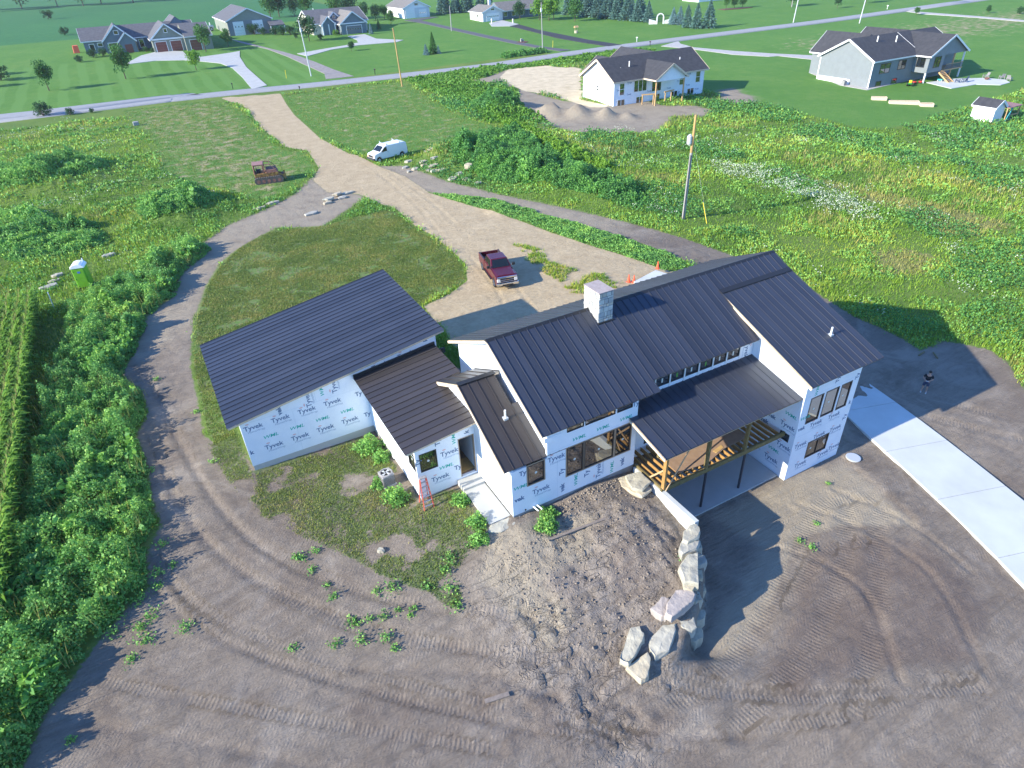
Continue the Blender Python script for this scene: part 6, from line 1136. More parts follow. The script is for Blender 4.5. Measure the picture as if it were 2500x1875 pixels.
# ---- white wedding-style arch and yard ornaments
T=thing('garden_arch','white garden arch between two curved white fence wings by the spruces','arch',(146.9,167.6,gz(146.9,167.6)),-.5)
pr=[(1.1*math.cos(t),2.0+1.1*math.sin(t)) for t in np.linspace(0,math.pi,9)]; b=MB()
P=[(1.1,0)]+pr+[(-1.1,0)]
for a,c in zip(P[:-1],P[1:]): b.bar((a[0],0,a[1]),(c[0],0,c[1]),.35,.3)
b.build('arch','trim',T)
for s in(-1,1):
    for k in range(6): MB().box(s*(1.5+.42*k)-.17,s*(1.5+.42*k)+.17,-.05,.05,0,1.0+.12*k).build('picket','trim',T)
T=thing('wishing_well','small wooden well ornament on the mown lawn','ornament',(113.5,168.6,gz(113.5,168.6))); MB().lathe([(.55,0),(.55,.7),(.4,.7)],12).build('well_ring','stone_tan',T); MB().box(-.5,-.4,-.05,.05,.7,1.7).box(.4,.5,-.05,.05,.7,1.7).build('post','wood_new',T); MB().hexa([(-.7,-.5,1.6),(.7,-.5,1.6),(.7,.5,1.6),(-.7,.5,1.6)],[(-.7,-.02,2.1),(.7,-.02,2.1),(.7,.02,2.1),(-.7,.02,2.1)]).build('roof','wood_new',T)
T=thing('flower_bed','round mulch bed with pale ornaments between the two dark drives','flower bed',(90.5,163.5,gz(90.5,163.5))); MB().lathe([(1.9,0),(1.9,.06),(1.6,.12)],18).build('mulch','mulch',T); MB().box(-.5,.1,-.2,.2,.1,1.0).box(.2,.7,-.2,.2,.1,.7).build('ornament','stone_grey',T,bevel=.08)
for x,y,h,lb in((104.6,209.4,1.6,'white garden statue left of the ranch house garage'),(111.0,205.3,1.4,'white post ornament at the edge of the ranch drive')): o=MB().lathe([(.3,0),(.22,.2),(.2,h*.7),(.26,h*.75),(.1,h)],10).build('statue','trim'); o.location=(x,y,gz(x,y)); tag(o,lb,'statue')
# stacked boxes behind the bungalow
T=thing('machinery','grey farm machinery parked beside the pole barn','machinery',(14.6,262,gz(14.6,262))); MB().box(-3,3,-1,1,.6,1.7).build('bed','galv',T,bevel=.1); 
for x in(-2,0,2): MB().box(x-.1,x+.1,-1.05,1.05,1.7,2.6).build('frame','galv',T); wheel(T,x,-1.1,.6,.4,'galv')
# ---- utility pedestal and litter
for x,y,lb,mt in((-18.5,118.5,'small blue grey utility pedestal in the bare patch below the road','pole_grey'),): o=MB().box(-.5,.5,-.35,.35,0,.7).build('utility_pedestal',mt,bevel=.08); o.location=(x,y,gz(x,y)); tag(o,lb,'pedestal')
for x,y,lb in((24.6,13.6,'green plastic bag caught in the meadow behind the wing'),): o=MB().hexa([(-.4,-.15,0),(.4,-.15,0),(.4,.15,0),(-.4,.15,0)],[(-.3,-.1,.2),(.35,-.05,.35),(.3,.1,.25),(-.3,.1,.15)]).build('plastic_bag','jd_green',bevel=.05); o.location=(x,y,gz(x,y)+.35); tag(o,lb,'bag')
for k,(x,y) in enumerate([(29.5,-4.6),(30.2,-5.3)]): o=MB().bar((-.45,0,0),(.45,.1,0),.12,.08).build('timber_offcut','lumber_green',bevel=.02); o.location=(x,y,gz(x,y)+.08); o.rotation_euler=(0,0,.8*k); tag(o,('dark timber offcut in the pale ash at the shadow edge','second dark timber offcut lying nearest the shadow corner')[k],'timber')

# ================================================================ vegetation
GR=np.random.default_rng(5)
def AT(a,x,y):
    a=a.reshape(shp); i=np.clip(np.searchsorted(xs,x)-1,0,nx-2);j=np.clip(np.searchsorted(ys,y)-1,0,ny-2)
    u=(x-xs[i])/(xs[i+1]-xs[i]);v=(y-ys[j])/(ys[j+1]-ys[j]); return (a[j,i]*(1-u)+a[j,i+1]*u)*(1-v)+(a[j+1,i]*(1-u)+a[j+1,i+1]*u)*v
def unit(n,up=0.): 
    v=GR.normal(size=(n,3)); v[:,2]+=up; return v/np.linalg.norm(v,axis=1)[:,None]
def leaf_arrays(C,size,up=.6,asp=.34,axis=None):
    n=len(C); a=unit(n,up) if axis is None else axis; w_=np.cross(a,unit(n)); w_/=np.linalg.norm(w_,axis=1)[:,None]+1e-6
    s=np.broadcast_to(np.asarray(size,float),(n,))[:,None]
    droop=np.zeros((n,3));droop[:,2]=-.18
    V=np.stack([C-a*s*.5,C+w_*s*asp,C+(a+droop)*s*.5,C-w_*s*asp],1).reshape(-1,3); return V,np.arange(4*n).reshape(n,4)
def leafobj(name,mat,C,size,tint,**k):
    V,F=leaf_arrays(np.asarray(C),size,**k); return put(name,npmesh(name,V,F,mat,dict(tint=np.repeat(np.clip(tint,0,1),4))))
def bladeobj(name,mat,B,h,wd,tint,lean=.35):
    n=len(B); a=GR.uniform(0,6.283,n); d_=np.stack([np.cos(a),np.sin(a),0*a],-1); s=np.stack([-np.sin(a),np.cos(a),0*a],-1)
    h=np.broadcast_to(h,(n,))[:,None]; wd=np.broadcast_to(wd,(n,))[:,None]; up=np.array([0,0,1.])
    tip=B+up*h+d_*h*lean*GR.uniform(.2,1.6,(n,1)); V=np.stack([B-s*wd*.5-up*.02,B+s*wd*.5-up*.02,tip],1).reshape(-1,3)
    return put(name,npmesh(name,V,np.arange(3*n).reshape(n,3),mat,dict(tint=np.repeat(np.clip(tint,0,1),3))))
def inzone(k,n):
    P=Zp(k) if isinstance(k,str) else k; lo,hi=P.min(0),P.max(0); out=np.zeros((0,2))
    while len(out)<n:
        q=GR.uniform(lo,hi,(n*2,2)); out=np.concatenate([out,q[inpoly(q[:,0],q[:,1],P)]])
    return out[:n]
def stuff(o,label,cat): return tag(o,label,cat,kind='stuff')
FOOT=[np.array(p,float) for p in([(-19.4,5.7),(-6.6,5.7),(-6.6,16.2),(-19.4,16.2)],[(-11.9,-2.1),(-8,-2.1),(-8,6),(-11.9,6)],[(-8.4,-6.2),(14.1,-6.2),(14.1,4.8),(-8.4,4.8)],[(-.5,-11.2),(9.2,-11.2),(9.2,-5),(-.5,-5)],[(9,-9.4),(14.2,-9.4),(14.2,-5),(9,-5)],[(-9.7,-6.5),(-7.6,-6.5),(-7.6,-1.8),(-9.7,-1.8)])]
def clear(q,pad=0):
    ok=np.ones(len(q),bool)
    for P in FOOT: ok&=~inpoly(q[:,0],q[:,1],P)
    ok&=~inpoly(q[:,0],q[:,1],DRIVE); return q[ok]
# ---- broad leaved weed bank on the left
def weedbank(zone_,n,hmin,hmax,size,mat,name,label,sc=.9,seed=3,edge=.9,up=.7):
    q=clear(inzone(zone_,n)); P=Zp(zone_) if isinstance(zone_,str) else zone_
    e=sm(0,edge,sdf(q[:,0],q[:,1],P)+.35*(fbm(q[:,0]*1.1,q[:,1]*1.1,3,seed)-.5)*2)
    hh=(hmin+(hmax-hmin)*fbm(q[:,0]*sc,q[:,1]*sc,3,seed)**1.5*1.5)*(.15+.85*e)*(.4+1.0*vnoise(q[:,0]*1.9,q[:,1]*1.9,seed+7))
    keep_=(vnoise(q[:,0]*1.6+9,q[:,1]*1.6,seed+1)*.6+.55*e)>.27; q=q[keep_];hh=hh[keep_]; n=len(q)
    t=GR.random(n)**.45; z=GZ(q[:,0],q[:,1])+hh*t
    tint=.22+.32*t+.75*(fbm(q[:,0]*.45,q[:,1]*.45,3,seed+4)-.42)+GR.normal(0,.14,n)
    sz=size*(.6+.8*GR.random(n))*(1+.9*(vnoise(q[:,0]*.7,q[:,1]*.7,seed+8)>.78))
    return stuff(leafobj(name,mat,np.stack([q[:,0]+GR.normal(0,.05,n),q[:,1]+GR.normal(0,.05,n),z],-1),sz,tint,up=up),label,'weeds')
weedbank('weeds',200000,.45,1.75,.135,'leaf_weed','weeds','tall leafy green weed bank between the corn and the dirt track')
P=Zp('weeds'); q=inzone('weeds',26000); k_=(fbm(q[:,0]*.33,q[:,1]*.33,3,201)>.56)&(sdf(q[:,0],q[:,1],P)>.25); q=q[k_]; n=len(q)
stuff(leafobj('broad_leaves','leaf_mound',np.stack([q[:,0],q[:,1],GZ(q[:,0],q[:,1])+(.5+1.1*fbm(q[:,0]*.9,q[:,1]*.9,3,3))*GR.uniform(.55,1.05,n)],-1),.26+.16*GR.random(n),.75+GR.normal(0,.2,n),up=.3,asp=.42),'patches of large pale leaves in the weed bank','weeds')
q=inzone('weeds',2200); k_=fbm(q[:,0]*.4+7,q[:,1]*.4,3,205)>.47; q=q[k_]; stuff(bladeobj('weed_stalks','blade_gold',np.stack([q[:,0],q[:,1],GZ(q[:,0],q[:,1])+.35],-1),0.8+.8*GR.random(len(q)),.04,GR.random(len(q)),.22),'dry seed stalks standing up through the weed bank','weeds')
# ---- corn
cs=[];ca=[];cz=[];ct=[]
st=[]
for k in range(11):
    x=-31.3-.76*k
    for y in np.arange(2.0,38.6-.35*k,.21): st.append((x+GR.normal(0,.05),y+GR.normal(0,.04)))
st=np.array(st); g0=GZ(st[:,0],st[:,1]); hC=2.15+.25*GR.random(len(st)); V=[];F=[];T_=[]
nl=9; 
for l in range(nl):
    n=len(st); a=GR.uniform(0,6.283,n)*.35+(math.pi*l)+math.pi/2*0; a=a+np.where(GR.random(n)<.5,0,math.pi); d_=np.stack([np.cos(a),np.sin(a),0*a],-1); s=np.stack([-np.sin(a),np.cos(a),0*a],-1)
    zb_=g0+hC*(.25+.72*l/nl); Ln=(.75-.25*abs(l/nl-.45))*(.8+.4*GR.random(n)); b=np.stack([st[:,0],st[:,1],zb_],-1); up=np.array([0,0,1.])
    p0=b; p1=b+d_*(Ln*.45)[:,None]+up*(Ln*.38)[:,None]; p2=b+d_*(Ln*.95)[:,None]+up*(Ln*.12)[:,None]; wv=s*.07
    base=len(V)*0; V.append(np.stack([p0-wv*.5,p0+wv*.5,p1+wv,p1-wv,p2],1).reshape(-1,3)); T_.append(np.repeat(.25+.5*l/nl+GR.normal(0,.15,n),5))
V=np.concatenate(V); n=len(V)//5; i5=np.arange(n)*5; F=np.concatenate([np.stack([i5,i5+1,i5+2,i5+3],-1),np.stack([i5+3,i5+2,i5+4,i5+4],-1)]); 
F1=np.stack([i5,i5+1,i5+2],-1);F2=np.stack([i5,i5+2,i5+3],-1);F3=np.stack([i5+3,i5+2,i5+4],-1)
stuff(put('corn',npmesh('corn',V,np.concatenate([F1,F2,F3]),'leaf_corn',dict(tint=np.clip(np.concatenate(T_),0,1)))),'rows of tall green corn at the left edge','corn')
n=len(st); tb_=np.repeat(np.stack([st[:,0],st[:,1],g0+hC*.93],-1),4,0); bladeobj('corn_tassels','blade_gold',tb_,.38,.03,GR.random(len(tb_)),.5); o=bpy.data.objects['corn_tassels']; stuff(o,'pale tassels on top of the corn rows','corn')
# ---- weedy mounds
def rot_strip(): pass
weedbank('mound1',115000,.4,1.9,.20,'leaf_mound','mound_weeds','dense dark weeds over the long mound beside the dirt road',.5,31,1.5,up=1.2)
for k,(x,y,rx,ry,n,lb) in enumerate([(41,86.5,5.2,5.2,12000,'dome of dark green weeds beside the sand pile'),(-17.5,61,5,5,14000,'hummock of dark weeds above the dirt track on the left'),(-32.5,87,8,8,16000,'big dark overgrown hump at the upper left'),(-36,63,6,9,15000,'scrubby weeds at the left edge above the corn'),(-30,56,5,6,9000,'loose flowering weeds left of the portable toilet')]):
    P=np.array([(x+rx*math.cos(t)*(1+.15*math.sin(3*t+k)),y+ry*math.sin(t)*(1+.12*math.cos(2*t))) for t in np.linspace(0,6.283,18)[:-1]])
    weedbank(P,int(n*1.6),.3,1.5,.22,'leaf_weed' if k else 'leaf_mound','mound_weeds',lb,.4,50+k,1.5,up=1.0)
weedbank('strip',20000,.08,.42,.15,'leaf_weed','clover_strip','strip of low green clover between sand drive and dirt road',.8,71,.5)
weedbank('reed',16000,.5,1.1,.34,'leaf_weed','reeds','bright yellow green reeds along the ditch behind the mound',.6,75,.8,up=3.) ; bpy.data.objects['reeds'].data.materials[0]=M['blade_reed']
weedbank('tall_road',26000,.2,.9,.36,'leaf_weed','roadside_weeds','tall bright green weeds between the mown triangle and the sand',.4,77,1.2,up=1.5); bpy.data.objects['roadside_weeds'].data.materials[0]=M['blade_road']
P=np.array([(88,131.5),(75,130.5),(62,128.8),(62,126),(76,124),(92,122),(104,121),(112,127),(104,131)],float); weedbank(P,12000,.2,.8,.4,'leaf_weed','roadside_weeds','weeds along the near verge behind the white wrapped house',.4,78,1.5,up=1.5); bpy.data.objects['roadside_weeds.001'].data.materials[0]=M['blade_road']
P=np.array([(72,140.6),(86,140.9),(86,143.6),(72,143.6)],float); weedbank(P,6000,.6,1.5,.4,'leaf_mound','ditch_reeds','dark reed bed on the far verge before the narrow drive',.4,79,.6,up=2.)
# ---- meadows: grass and weeds in general
def ground_samples(n,rmin,rmax,a0,a1):
    r=np.exp(GR.uniform(math.log(rmin),math.log(rmax),n)); a=np.radians(GR.uniform(a0,a1,n)); return np.stack([-19.36+r*np.cos(a),-27.72+r*np.sin(a)],-1),r
q,r=ground_samples(330000,32,260,8,112)
wild=(1-AT(lawn,q[:,0],q[:,1]))*(1-AT(dirt,q[:,0],q[:,1]))*(1-AT(sand,q[:,0],q[:,1]))*(1-AT(wsand,q[:,0],q[:,1]))*(1-AT(crop,q[:,0],q[:,1]))*(1-sm(0,.5,sdf(q[:,0],q[:,1],Zp('front_lawn'))))
rd,_=line_sd(q[:,0],q[:,1],RP); ok=(wild>.55)&(q[:,1]<131)&(rd>4); q=q[ok]; r=r[ok]
ok=~(inpoly(q[:,0],q[:,1],Zp('drive_grey'))|inpoly(q[:,0],q[:,1],Zp('weeds'))|inpoly(q[:,0],q[:,1],Zp('strip'))|((q[:,0]>60)&(q[:,0]<82)&(q[:,1]>77)&(q[:,1]<93))); q=clear(q[ok]); 
r=np.hypot(q[:,0]+19.36,q[:,1]+27.72); n=len(q)
pa=fbm(q[:,0]*.11,q[:,1]*.11,4,91); pb=fbm(q[:,0]*.4,q[:,1]*.4,3,95); gd=np.maximum(sm(-2,2,sdf(q[:,0],q[:,1],Zp('golden'))),sm(-1.5,1.5,sdf(q[:,0],q[:,1],Zp('golden2'))))
hh=(.12+.75*np.clip(pa*.7+pb*.6-.38,0,1))*(.5+GR.random(n)); tint=.1+1.3*(fbm(q[:,0]*.07+3,q[:,1]*.16,4,99)-.30)+.5*(pb-.5)+GR.normal(0,.10,n)
g=(gd>GR.uniform(.25,1.1,n))|((pa>.66)&(GR.random(n)<.4))
B=np.stack([q[:,0],q[:,1],GZ(q[:,0],q[:,1])],-1); wd=np.clip(.0035*r,.10,.8)
def tuft(sel,k,name,mat,lb,hs=1.,tn=None,lean=.4):
    b=np.repeat(B[sel],k,0); m_=len(b); rr=np.repeat(wd[sel],k); b[:,:2]+=GR.normal(0,1,(m_,2))*rr[:,None]*.6
    return stuff(bladeobj(name,mat,b,np.repeat(hh[sel],k)*hs*GR.uniform(.6,1.3,m_),rr*.35,np.repeat(tint[sel] if tn is None else tn[sel],k)+GR.normal(0,.08,m_),lean),lb,'grass')
tuft(~g,2,'meadow_grass','blade_meadow','rough green meadow grass over the fields around the site'); tuft(g,3,'golden_grass','blade_gold','golden seeding grass drifts in the meadow',1.0,GR.random(n),.25)
# leafy forbs within the meadow
sel=(pb>.52)&(GR.random(n)<.55)&(~g); c_=np.repeat(B[sel],3,0); m_=len(c_); c_[:,:2]+=GR.normal(0,.22,(m_,2)); c_[:,2]+=np.repeat(hh[sel],3)*GR.random(m_)*.9
stuff(leafobj('meadow_weeds','leaf_weed',c_,np.repeat(np.clip(.0032*r[sel],.12,.5),3),np.repeat(tint[sel],3)*.5+.38+GR.normal(0,.15,m_)),'leafy weeds growing through the meadow','weeds')
sel=(fbm(q[:,0]*.09+40,q[:,1]*.09,3,120)>.60)&(GR.random(n)<.5)&(q[:,0]>12); c_=np.repeat(B[sel],4,0); m_=len(c_); c_[:,:2]+=GR.normal(0,.3,(m_,2)); c_[:,2]+=GR.random(m_)*.75
stuff(leafobj('meadow_forbs','leaf_mound',c_,np.repeat(np.clip(.0030*r[sel],.12,.45),4),.4+GR.normal(0,.18,m_),up=1.4),'darker leafy patches in the right meadow','weeds')
# white flower heads
P=inzone('flowers',1500)+GR.normal(0,.9,(1500,2)); P=P[fbm(P[:,0]*.45,P[:,1]*.45,3,140)>.44]; q2=inzone('meadow',9000); q2=q2[(fbm(q2[:,0]*.16,q2[:,1]*.16,3,141)>.635)&(GR.random(len(q2))<.45)]; q3=inzone('left_meadow',2600); q3=q3[(fbm(q3[:,0]*.2,q3[:,1]*.2,3,143)>.67)]
fl=clear(np.concatenate([P,q2,q3])); n=len(fl); c_=np.repeat(np.stack([fl[:,0],fl[:,1],GZ(fl[:,0],fl[:,1])+.55+.25*GR.random(n)],-1),3,0); c_[:,:2]+=GR.normal(0,.18,(len(c_),2)); c_[:,2]+=GR.normal(0,.08,len(c_))
ax=unit(len(c_)); ax[:,2]*=.25; ax/=np.linalg.norm(ax,axis=1)[:,None]; stuff(leafobj('white_flowers','petal',c_,.07+.10*GR.random(len(c_)),GR.random(len(c_)),asp=.5,axis=ax),'drifts of small white flower heads in the meadow','flowers')
# ---- mown and patchy lawns
def lawngrass(q,name,lb,h,wd_,k,mat='blade_lawn',sel=None,seed=0):
    n=len(q); b=np.repeat(np.stack([q[:,0],q[:,1],GZ(q[:,0],q[:,1])],-1),k,0); m_=len(b); b[:,:2]+=GR.normal(0,.07,(m_,2)); t=.52+1.1*(fbm(b[:,0]*.5,b[:,1]*.5,4,150+seed)-.5)+GR.normal(0,.2,m_)
    return stuff(bladeobj(name,mat,b,h*GR.uniform(.5,1.5,m_),wd_,t,.8),lb,'grass')
q=clear(inzone('loop_lawn',78000)); q=q[(fbm(q[:,0]*.9,q[:,1]*.9,4,160)>.22+.25*GR.random(len(q)))]; lawngrass(q,'lawn_grass','rough young lawn inside the dirt loop behind the garage',.085,.06,3)
q=clear(inzone('front_lawn',24000)); pt_=AT(patch,q[:,0],q[:,1]); q=q[(pt_*1.2>GR.random(len(q)))]; lawngrass(q,'patchy_grass','thin patchy grass on bare soil in front of the garage',.07,.05,2,seed=9)
q=inzone('tri_lawn',17000); lawngrass(q,'verge_grass','dry mown triangle of grass above the van',.08,.14,2,seed=4); q=inzone('dry_left',17000); lawngrass(q,'verge_grass','worn grass round the old crawler tractor',.08,.14,2,seed=5)
q=inzone('island',1500); q=q[fbm(q[:,0]*.9,q[:,1]*.9,3,170)>.45]; lawngrass(q,'sand_tufts','sparse grass tufts on the sand beside the pickup',.22,.07,4,'blade_meadow',seed=6)
# sprigs on the bare dirt
SP=[(-18.2,-3.2,.4),(-17.8,-4.4,.3),(-17.7,-5.2,.45),(-16.0,-7.4,.4),(-18.4,-7.6,.45),(-17.3,-8.0,.5),(-16.3,-8.4,.5),(-16.1,-9.1,.35),(-14.6,-7.7,.35),(-12.7,-7.7,.6),(-12.8,-8.6,.6),(-13.6,-7.0,.45),(-15.1,-6.2,.65),(-12.0,-6.3,.6),(-18.5,-2.2,.5),(-17.7,-2.1,.4),(-17.4,-6.8,.5),(-20.1,-6.8,.35),(-17.2,-7.1,.3),(-15.8,-6.0,.4),(-10.7,-6.2,.5),(-18.7,-2.0,.4),(-15.3,-7.5,.3),(-16.6,-7.2,.3),(-14.9,-8.0,.3),(-12.5,-6.7,.5),(-26,-2.2,.6),(-25.5,-1.8,.6),(-27,-1,.7),(-26,-.4,.8),(-25.9,-3,.7),(-26.6,-3.7,.45),(-24.2,-3.3,.6),(-25,.7,.6),(-25.1,-.1,.5),(-24.6,2.6,.5),(-24.2,.8,.35),(-27.2,-1.8,.6),(-29,-6.3,.4),(-27.6,-.8,.6),(6.1,-13.7,.35),(6,-13,.35),(7.8,-12.6,.3),(11.1,-10.7,.3),(-25.2,12,.5),(-25.0,15,.5),(-24.7,9.4,.5),(-23.3,20,.4),(-21.4,14.2,.4),(-21.2,8.2,.4),(-1.9,-12.0,.35)]
C=[];S_=[]
for x,y,s in SP:
    s*=.78
    k=int(170*s); p=GR.normal(0,s*.42,(k,2)); z=np.abs(GR.normal(0,s*.28,k)); C.append(np.stack([x+p[:,0],y+p[:,1],gz(x,y)+.03+z],-1)); S_.append(np.full(k,.10+.06*s))
C=np.concatenate(C); stuff(leafobj('dirt_sprigs','leaf_weed',C,np.concatenate(S_),.55+GR.normal(0,.2,len(C))),'small green weeds sprouting on the bare dirt','weeds')
# ---- bushes by the house, each a plant of its own
def bush(x,y,rx,h,n,label,mat='leaf_weed',name='bush',group=None,size=.13):
    T=thing(name,label,'bush',(x,y,gz(x,y)),0,group); a=unit(n,.3); rr=GR.random(n)**.4; lob=1+.28*np.sin(a[:,0]*5+x)*np.cos(a[:,1]*4+y)
    c=np.stack([a[:,0]*rx*rr*lob,a[:,1]*rx*rr*lob,np.abs(a[:,2])*h*rr*lob+.05],-1); V,F=leaf_arrays(c,size*(.6+.8*GR.random(n)),.6); put('foliage',npmesh('foliage',V,F,mat,dict(tint=np.repeat(np.clip(.45+.25*rr-.1+GR.normal(0,.2,n),0,1),4))),T)
    st_=MB()
    for k in range(5): b=k*1.26; st_.tube((0,0,-.05),(rx*.4*math.cos(b),rx*.4*math.sin(b),h*.55),.02,.008,5,False)
    st_.build('stem','bark',T)
bush(-12.8,-1.0,.75,.75,1100,'leafy green bush just below the air conditioner'); bush(-12.6,4.4,.95,.8,1200,'leafy bush in the corner where garage meets the link wall'); bush(-12.3,2.9,.6,.55,600,'small bush between the corner bush and the air conditioner'); bush(-13.2,.6,.5,.5,450,'low weeds hugging the left side of the air conditioner')
bush(-9.95,-3.3,.55,.5,600,'small bush at the upper end of the concrete walk'); bush(-9.95,-5.2,.55,.55,700,'bush halfway down the left edge of the concrete walk'); bush(-10.3,-6.2,.5,.5,600,'bush left of the rounded stone step'); bush(-6.9,-7.3,.6,.55,800,'lone dark green bush on the mound right of the stone step'); bush(-6.3,-6.5,.55,.3,450,'low weeds under the front windows by the white pipes')
# ---- trees
CR={}
def crown(kind,v):
    if (kind,v) in CR: return CR[kind,v]
    r=np.random.default_rng(300+v*7+len(kind)); 
    if kind in('spruce','blue','cone'):
        n=1500; z=r.random(n)**.85*.97+.03; lay=.75+.5*((z*11+v*.3)%1); R=.25*(1-z)**.8*lay*(.8+.3*r.random(n)); a=r.uniform(0,6.283,n); rr=r.random(n)**.35*R
        c=np.stack([rr*np.cos(a),rr*np.sin(a),z-.10*rr],-1); ax_=np.stack([np.cos(a),np.sin(a),-.45+.0*a],-1); ax_/=np.linalg.norm(ax_,axis=1)[:,None]; V,F=leaf_arrays(c,.075*(.6+.7*r.random(n))*(1.15-.7*z),asp=.30,axis=ax_); t=.35+.35*r.random(n)+.25*(rr/(R+1e-6)-.5)
    else:
        n=1900; k=20; cz=.40 if kind!='shrub' else .0; w_=.30 if kind=='tree' else (.42 if kind=='round' else .55)
        bc=r.normal(size=(k,3)); bc/=np.linalg.norm(bc,axis=1)[:,None]; bc*=(r.random((k,1))**.5)*np.array([[w_*.85,w_*.85,.33]]); bc[:,2]+=.64 if kind!='shrub' else .45
        bc[:,:2]*=np.clip(1.35-(bc[:,2:]-.3)*1.1,.25,1.1) if kind=='tree' else 1
        b=r.integers(0,k,n); d3=r.normal(size=(n,3)); d3/=np.linalg.norm(d3,axis=1)[:,None]; br=(.13+.08*r.random(k))*(1.15 if kind=='round' else 1); c=bc[b]+d3*br[b][:,None]*(r.random((n,1))**.35); V,F=leaf_arrays(c,.062*(.6+.8*r.random(n)),.3); t=.35+.4*r.random(n)+.3*(r.random(k)[b]-.5)
    CR[kind,v]=(V,F,np.repeat(np.clip(t,0,1),4)); return CR[kind,v]
CM={};TM={}
def tree(kind,x,y,h,label,mat=None,group=None,wide=1.):
    mat=mat or {'spruce':'leaf_spruce','blue':'leaf_blue','cone':'leaf_tree','tree':'leaf_tree','round':'leaf_tree','shrub':'leaf_dark'}[kind]; v=int(abs(x*3+y*7))%3; nm={'spruce':'spruce_tree','blue':'spruce_tree','cone':'arborvitae_tree','tree':'young_tree','round':'leafy_tree','shrub':'shrub'}[kind]
    T=thing(nm,label,'shrub' if kind=='shrub' else 'tree',(x,y,gz(x,y)-.05),GR.uniform(0,6.28),group); key=(kind,v,mat)
    if key not in CM: V,F,t=crown(kind,v); CM[key]=npmesh('crown',V,F,mat,dict(tint=t))
    c=put('crown',CM[key],T); c.scale=(h*wide,h*wide,h)
    if kind not in TM:
        b=MB()
        if kind in('spruce','blue','cone'): b.tube((0,0,0),(0,0,.9),.018,.004,7)
        elif kind=='shrub': 
            for k in range(4): b.tube((0,0,0),(.2*math.cos(k*1.6),.2*math.sin(k*1.6),.5),.02,.008,5)
        else:
            b.tube((0,0,0),(.005,.0,.5),.02,.013,8);b.tube((.005,0,.48),(0,.01,.85),.013,.004,6)
            for k in range(6): a=k*1.05; z=.36+.06*k; b.tube((0,0,z),(.17*math.cos(a),.17*math.sin(a),z+.18),.009,.003,5)
        TM[kind]=b.mesh('trunk','bark')
    t=put('trunk',TM[kind],T); t.scale=(h,h,h); return T
G1='young trees on the striped lawn'
tree('tree',-33.85,173.1,6.4,'young tree on the striped lawn, left of the three in a row',group=G1); tree('tree',-17,177.5,7.4,'young tree on the striped lawn, middle and tallest of the three',group=G1); tree('tree',.1,179.5,5.2,'small young tree on the striped lawn beside the concrete drive','leaf_lime',G1)
tree('tree',14.5,214.7,5.0,'young tree between the bungalow drive and the pole barn'); tree('round',6.9,208.5,7.4,'full green tree in front of the third garage door','leaf_tree'); tree('shrub',-34.2,141.2,3.6,'dark bushy sapling at the near road edge, upper left','leaf_dark'); tree('shrub',-29.5,139.2,1.8,'low dark bush right of the roadside sapling'); tree('shrub',-25.5,138.6,1.2,'smallest dark bush at the near road edge, upper left')
tree('tree',43.7,182.6,2.9,'tiny dark tree on the lawn right of the concrete drive fork','leaf_dark'); tree('round',38.6,209.8,7.4,'big bushy tree in front of the blue grey cottage','leaf_dark',wide=1.1); tree('cone',60.7,161.8,5.5,'tall green conifer beside the small blue spruce','leaf_tree'); tree('blue',58.2,161.0,2.9,'small blue spruce left of the green conifer',wide=1.3); tree('blue',61.9,160.8,2.2,'small dark spruce right of the green conifer',wide=1.3)
tree('blue',60.2,212.3,3.4,'small blue spruce right of the cottage garage'); tree('cone',66.5,222.2,3.4,'narrow dark conifer right of the cottage'); tree('tree',75,232.5,4.6,'young tree left of the pale garage shed'); tree('shrub',49.5,217.6,2.2,'lime green rounded shrub by the cottage porch','leaf_lime')
for k,(x,y,h,lb) in enumerate([(-26.6,212.4,2.4,'dark round shrub at the left tip of the bungalow bed'),(-23,219,3.0,'large dark shrub at the left corner of the bungalow'),(-20.4,220.6,2.6,'dark shrub second from the bungalow left corner'),(-15.6,221.0,2.2,'shrub in front of the bungalow entry'),(-8.6,219.5,2.0,'shrub between bungalow entry and garage'),(-6.8,218.6,1.6,'small shrub against the bungalow garage'),(27.2,238.0,4.4,'green shrub between the two pole barn doors'),(29.4,235,3.0,'shrub at the right door of the pole barn'),(32.8,232,3.2,'shrub left of the barn lean-to'),(35,230,3.6,'shrub in front of the barn lean-to'),(37.2,228.6,3.8,'shrub right of the barn lean-to'),(36.5,219,2.6,'grey green shrub left of the big cottage tree'),(42.5,211,2.2,'shrub under the cottage front corner')]): tree('shrub',x,y,h,lb)
for k,(x,y,h,m_,lb) in enumerate([(44.6,292,9,'leaf_tree','rounded tree behind the pole barn, left of three'),(49,296,10,'leaf_dark','dark tree behind the pole barn, tallest of three'),(54,290,8,'leaf_dark','dark tree right of the pole barn, rightmost of three'),(58,286,9,'leaf_tree','tall tree left of the cottage roof'),(64,262,9,'leaf_tree','tree behind the cottage roof, left'),(68,258,8.5,'leaf_dark','tree behind the cottage roof, right'),(71,250,6.5,'leaf_dark','dark tree right of the cottage, left of a pair'),(75,249,5.5,'leaf_dark','dark tree right of the cottage, right of a pair'),(79,250,5,'leaf_tree','smaller tree next to the pale garage shed')]): tree('round',x,y,h,lb,m_)
for k,(x,y,h,m_,lb) in enumerate([(118.2,212.6,6.0,'leaf_dark','weeping dark tree in front of the ranch house'),(122.5,206,7.4,'leaf_lime','yellow green tree right of the ranch house, left one'),(124.5,202.5,7.2,'leaf_lime','yellow green tree right of the ranch house, right one'),(127.5,204,7.2,'leaf_tree','mid green tree behind the yellow green pair'),(130.3,194.3,7.4,'leaf_tree','round dark green tree standing before the spruce row')]): tree('round',x,y,h,lb,m_)
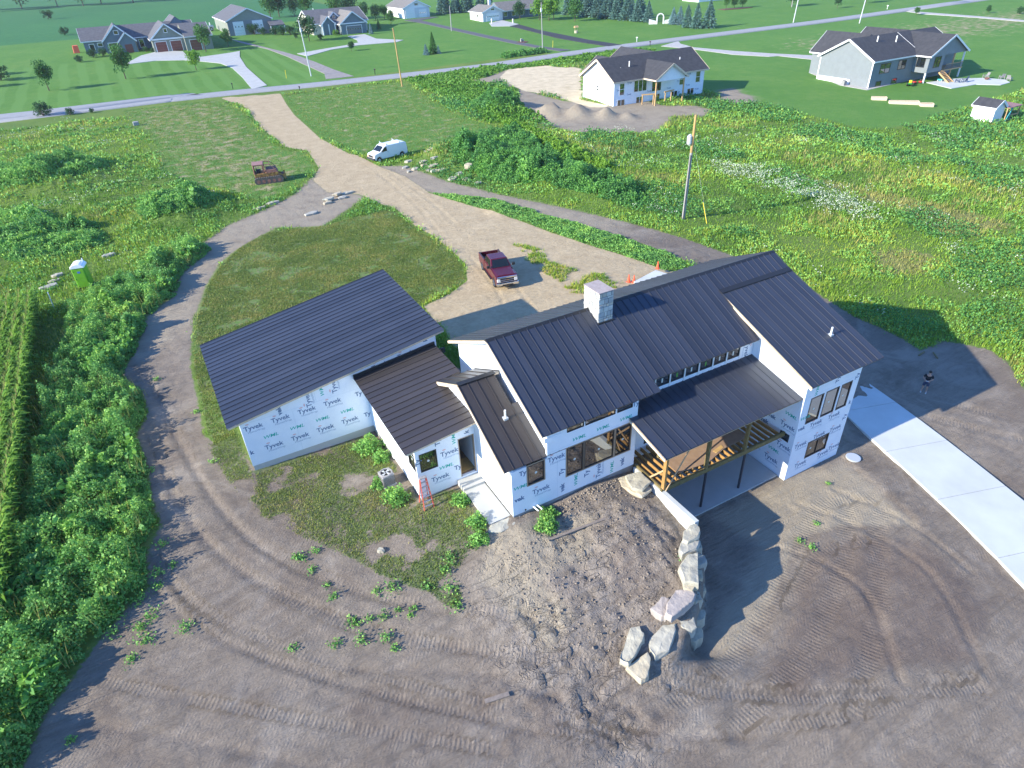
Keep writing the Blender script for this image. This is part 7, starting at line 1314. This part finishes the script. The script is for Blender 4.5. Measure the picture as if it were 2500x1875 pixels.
for k in range(9): tree('spruce',103+2.6*k+GR.normal(0,.5),251-.45*k+2*(k%2),8.5+GR.uniform(-.8,.8),f'{ORD[k]} spruce from the left in the screen behind the pale shed',group='spruces behind the pale shed')
for k in range(9): tree('spruce',139.6+.9*k,213-4.9*k,(8.0,7.4,8.2,7.6,8.4,7.8,8.2,7.4,6.6)[k],f'{ORD[k]} spruce from the left in the long blue green row',group='long spruce row',wide=1.35)
for k in range(7): tree('spruce',146.5+.9*k,214-4.9*k,8.6,f'{ORD[k]} spruce of the second rank behind the long blue green row',group='long spruce row',wide=1.3)
for k,(x,y,h) in enumerate([(148.7,163.2,5.3),(150.3,161.7,5.6),(146.9,154.3,6.6),(148,151.1,7.2),(150.7,148.5,8.2)]): tree('spruce' if k>1 else 'blue',x,y,h,f'spruce right of the white arch, {ORD[k]} from the left of five',group='spruce clump by the road',wide=1.25)
for k,(x,y) in enumerate([(193,184),(196.6,183.3),(200,182.6)]): tree('round',x,y,4.6,('left','middle','right')[k]+' one of three round shrubs in a mulch bed, top right',group='round shrubs in the mulch bed',wide=.8)
o=MB().prism([(190,181.5),(197,180.2),(203,180),(203,183),(196,185),(190,185.5)],0,.12).build('mulch_bed','mulch'); o.location=(0,0,gz(197,182)-.02); tag(o,kind='structure')
for x,y,h,k_,m_,lb in((215.5,172.5,6.5,'round','leaf_dark','dark tree beside the far right pole'),(221.3,156.4,4.2,'tree','leaf_dark','small reddish dark tree on the far right lawn'),(242,160,6.5,'round','leaf_dark','dark tree at the top edge right of the far pole'),(221.5,125.3,2.6,'tree','leaf_tree','sapling by the far right lane'),(239.3,112,2.4,'tree','leaf_dark','sapling on the far right slope, left of two'),(244,104.5,2.8,'shrub','leaf_dark','sapling on the far right slope, right of two')): tree(k_,x,y,h,lb,m_)
for k in range(8): tree('round',-92+13*k+GR.normal(0,3),505+GR.normal(0,10)-5*k,16+GR.uniform(-3,3),f'{ORD[k]} dark tree of the far tree line at the upper left','leaf_dark','far tree line',1.3)
for k,(x,y,h) in enumerate([(-30.7,291,3.5),(-38,379,5),(-44.7,194.5,5),(-47,204,4.5),(-46,186,4)]): tree('shrub',x,y,h,f'dark scrub bush, {ORD[k]} along the fence line left of the bungalow',group='scrub along the left fence line')
for k in range(6): tree('round',170+14*k,262+6*(k%2),9+GR.uniform(-1,1),f'{ORD[k]} tree from the left in the distant band above the road','leaf_tree','distant trees above the road')

# ---------------------------------------------------------------- thin summer haze
hz=MB().box(-4200,4200,-1700,4200,-6.5,27.5).build('haze','black'); tag(hz,kind='stuff'); hz['label']='thin pale summer haze over the fields'; hz['category']='haze'
hm=bpy.data.materials.new('haze'); hm.use_nodes=True; hn=hm.node_tree; hn.nodes.clear(); ho=hn.nodes.new('ShaderNodeOutputMaterial'); hv=hn.nodes.new('ShaderNodeVolumePrincipled')
hv.inputs['Color'].default_value=(.92,.95,1.0,1); hv.inputs['Density'].default_value=.00013; hv.inputs['Anisotropy'].default_value=.2; hn.links.new(hv.outputs[0],ho.inputs['Volume'])
hz.data.materials[0]=hm
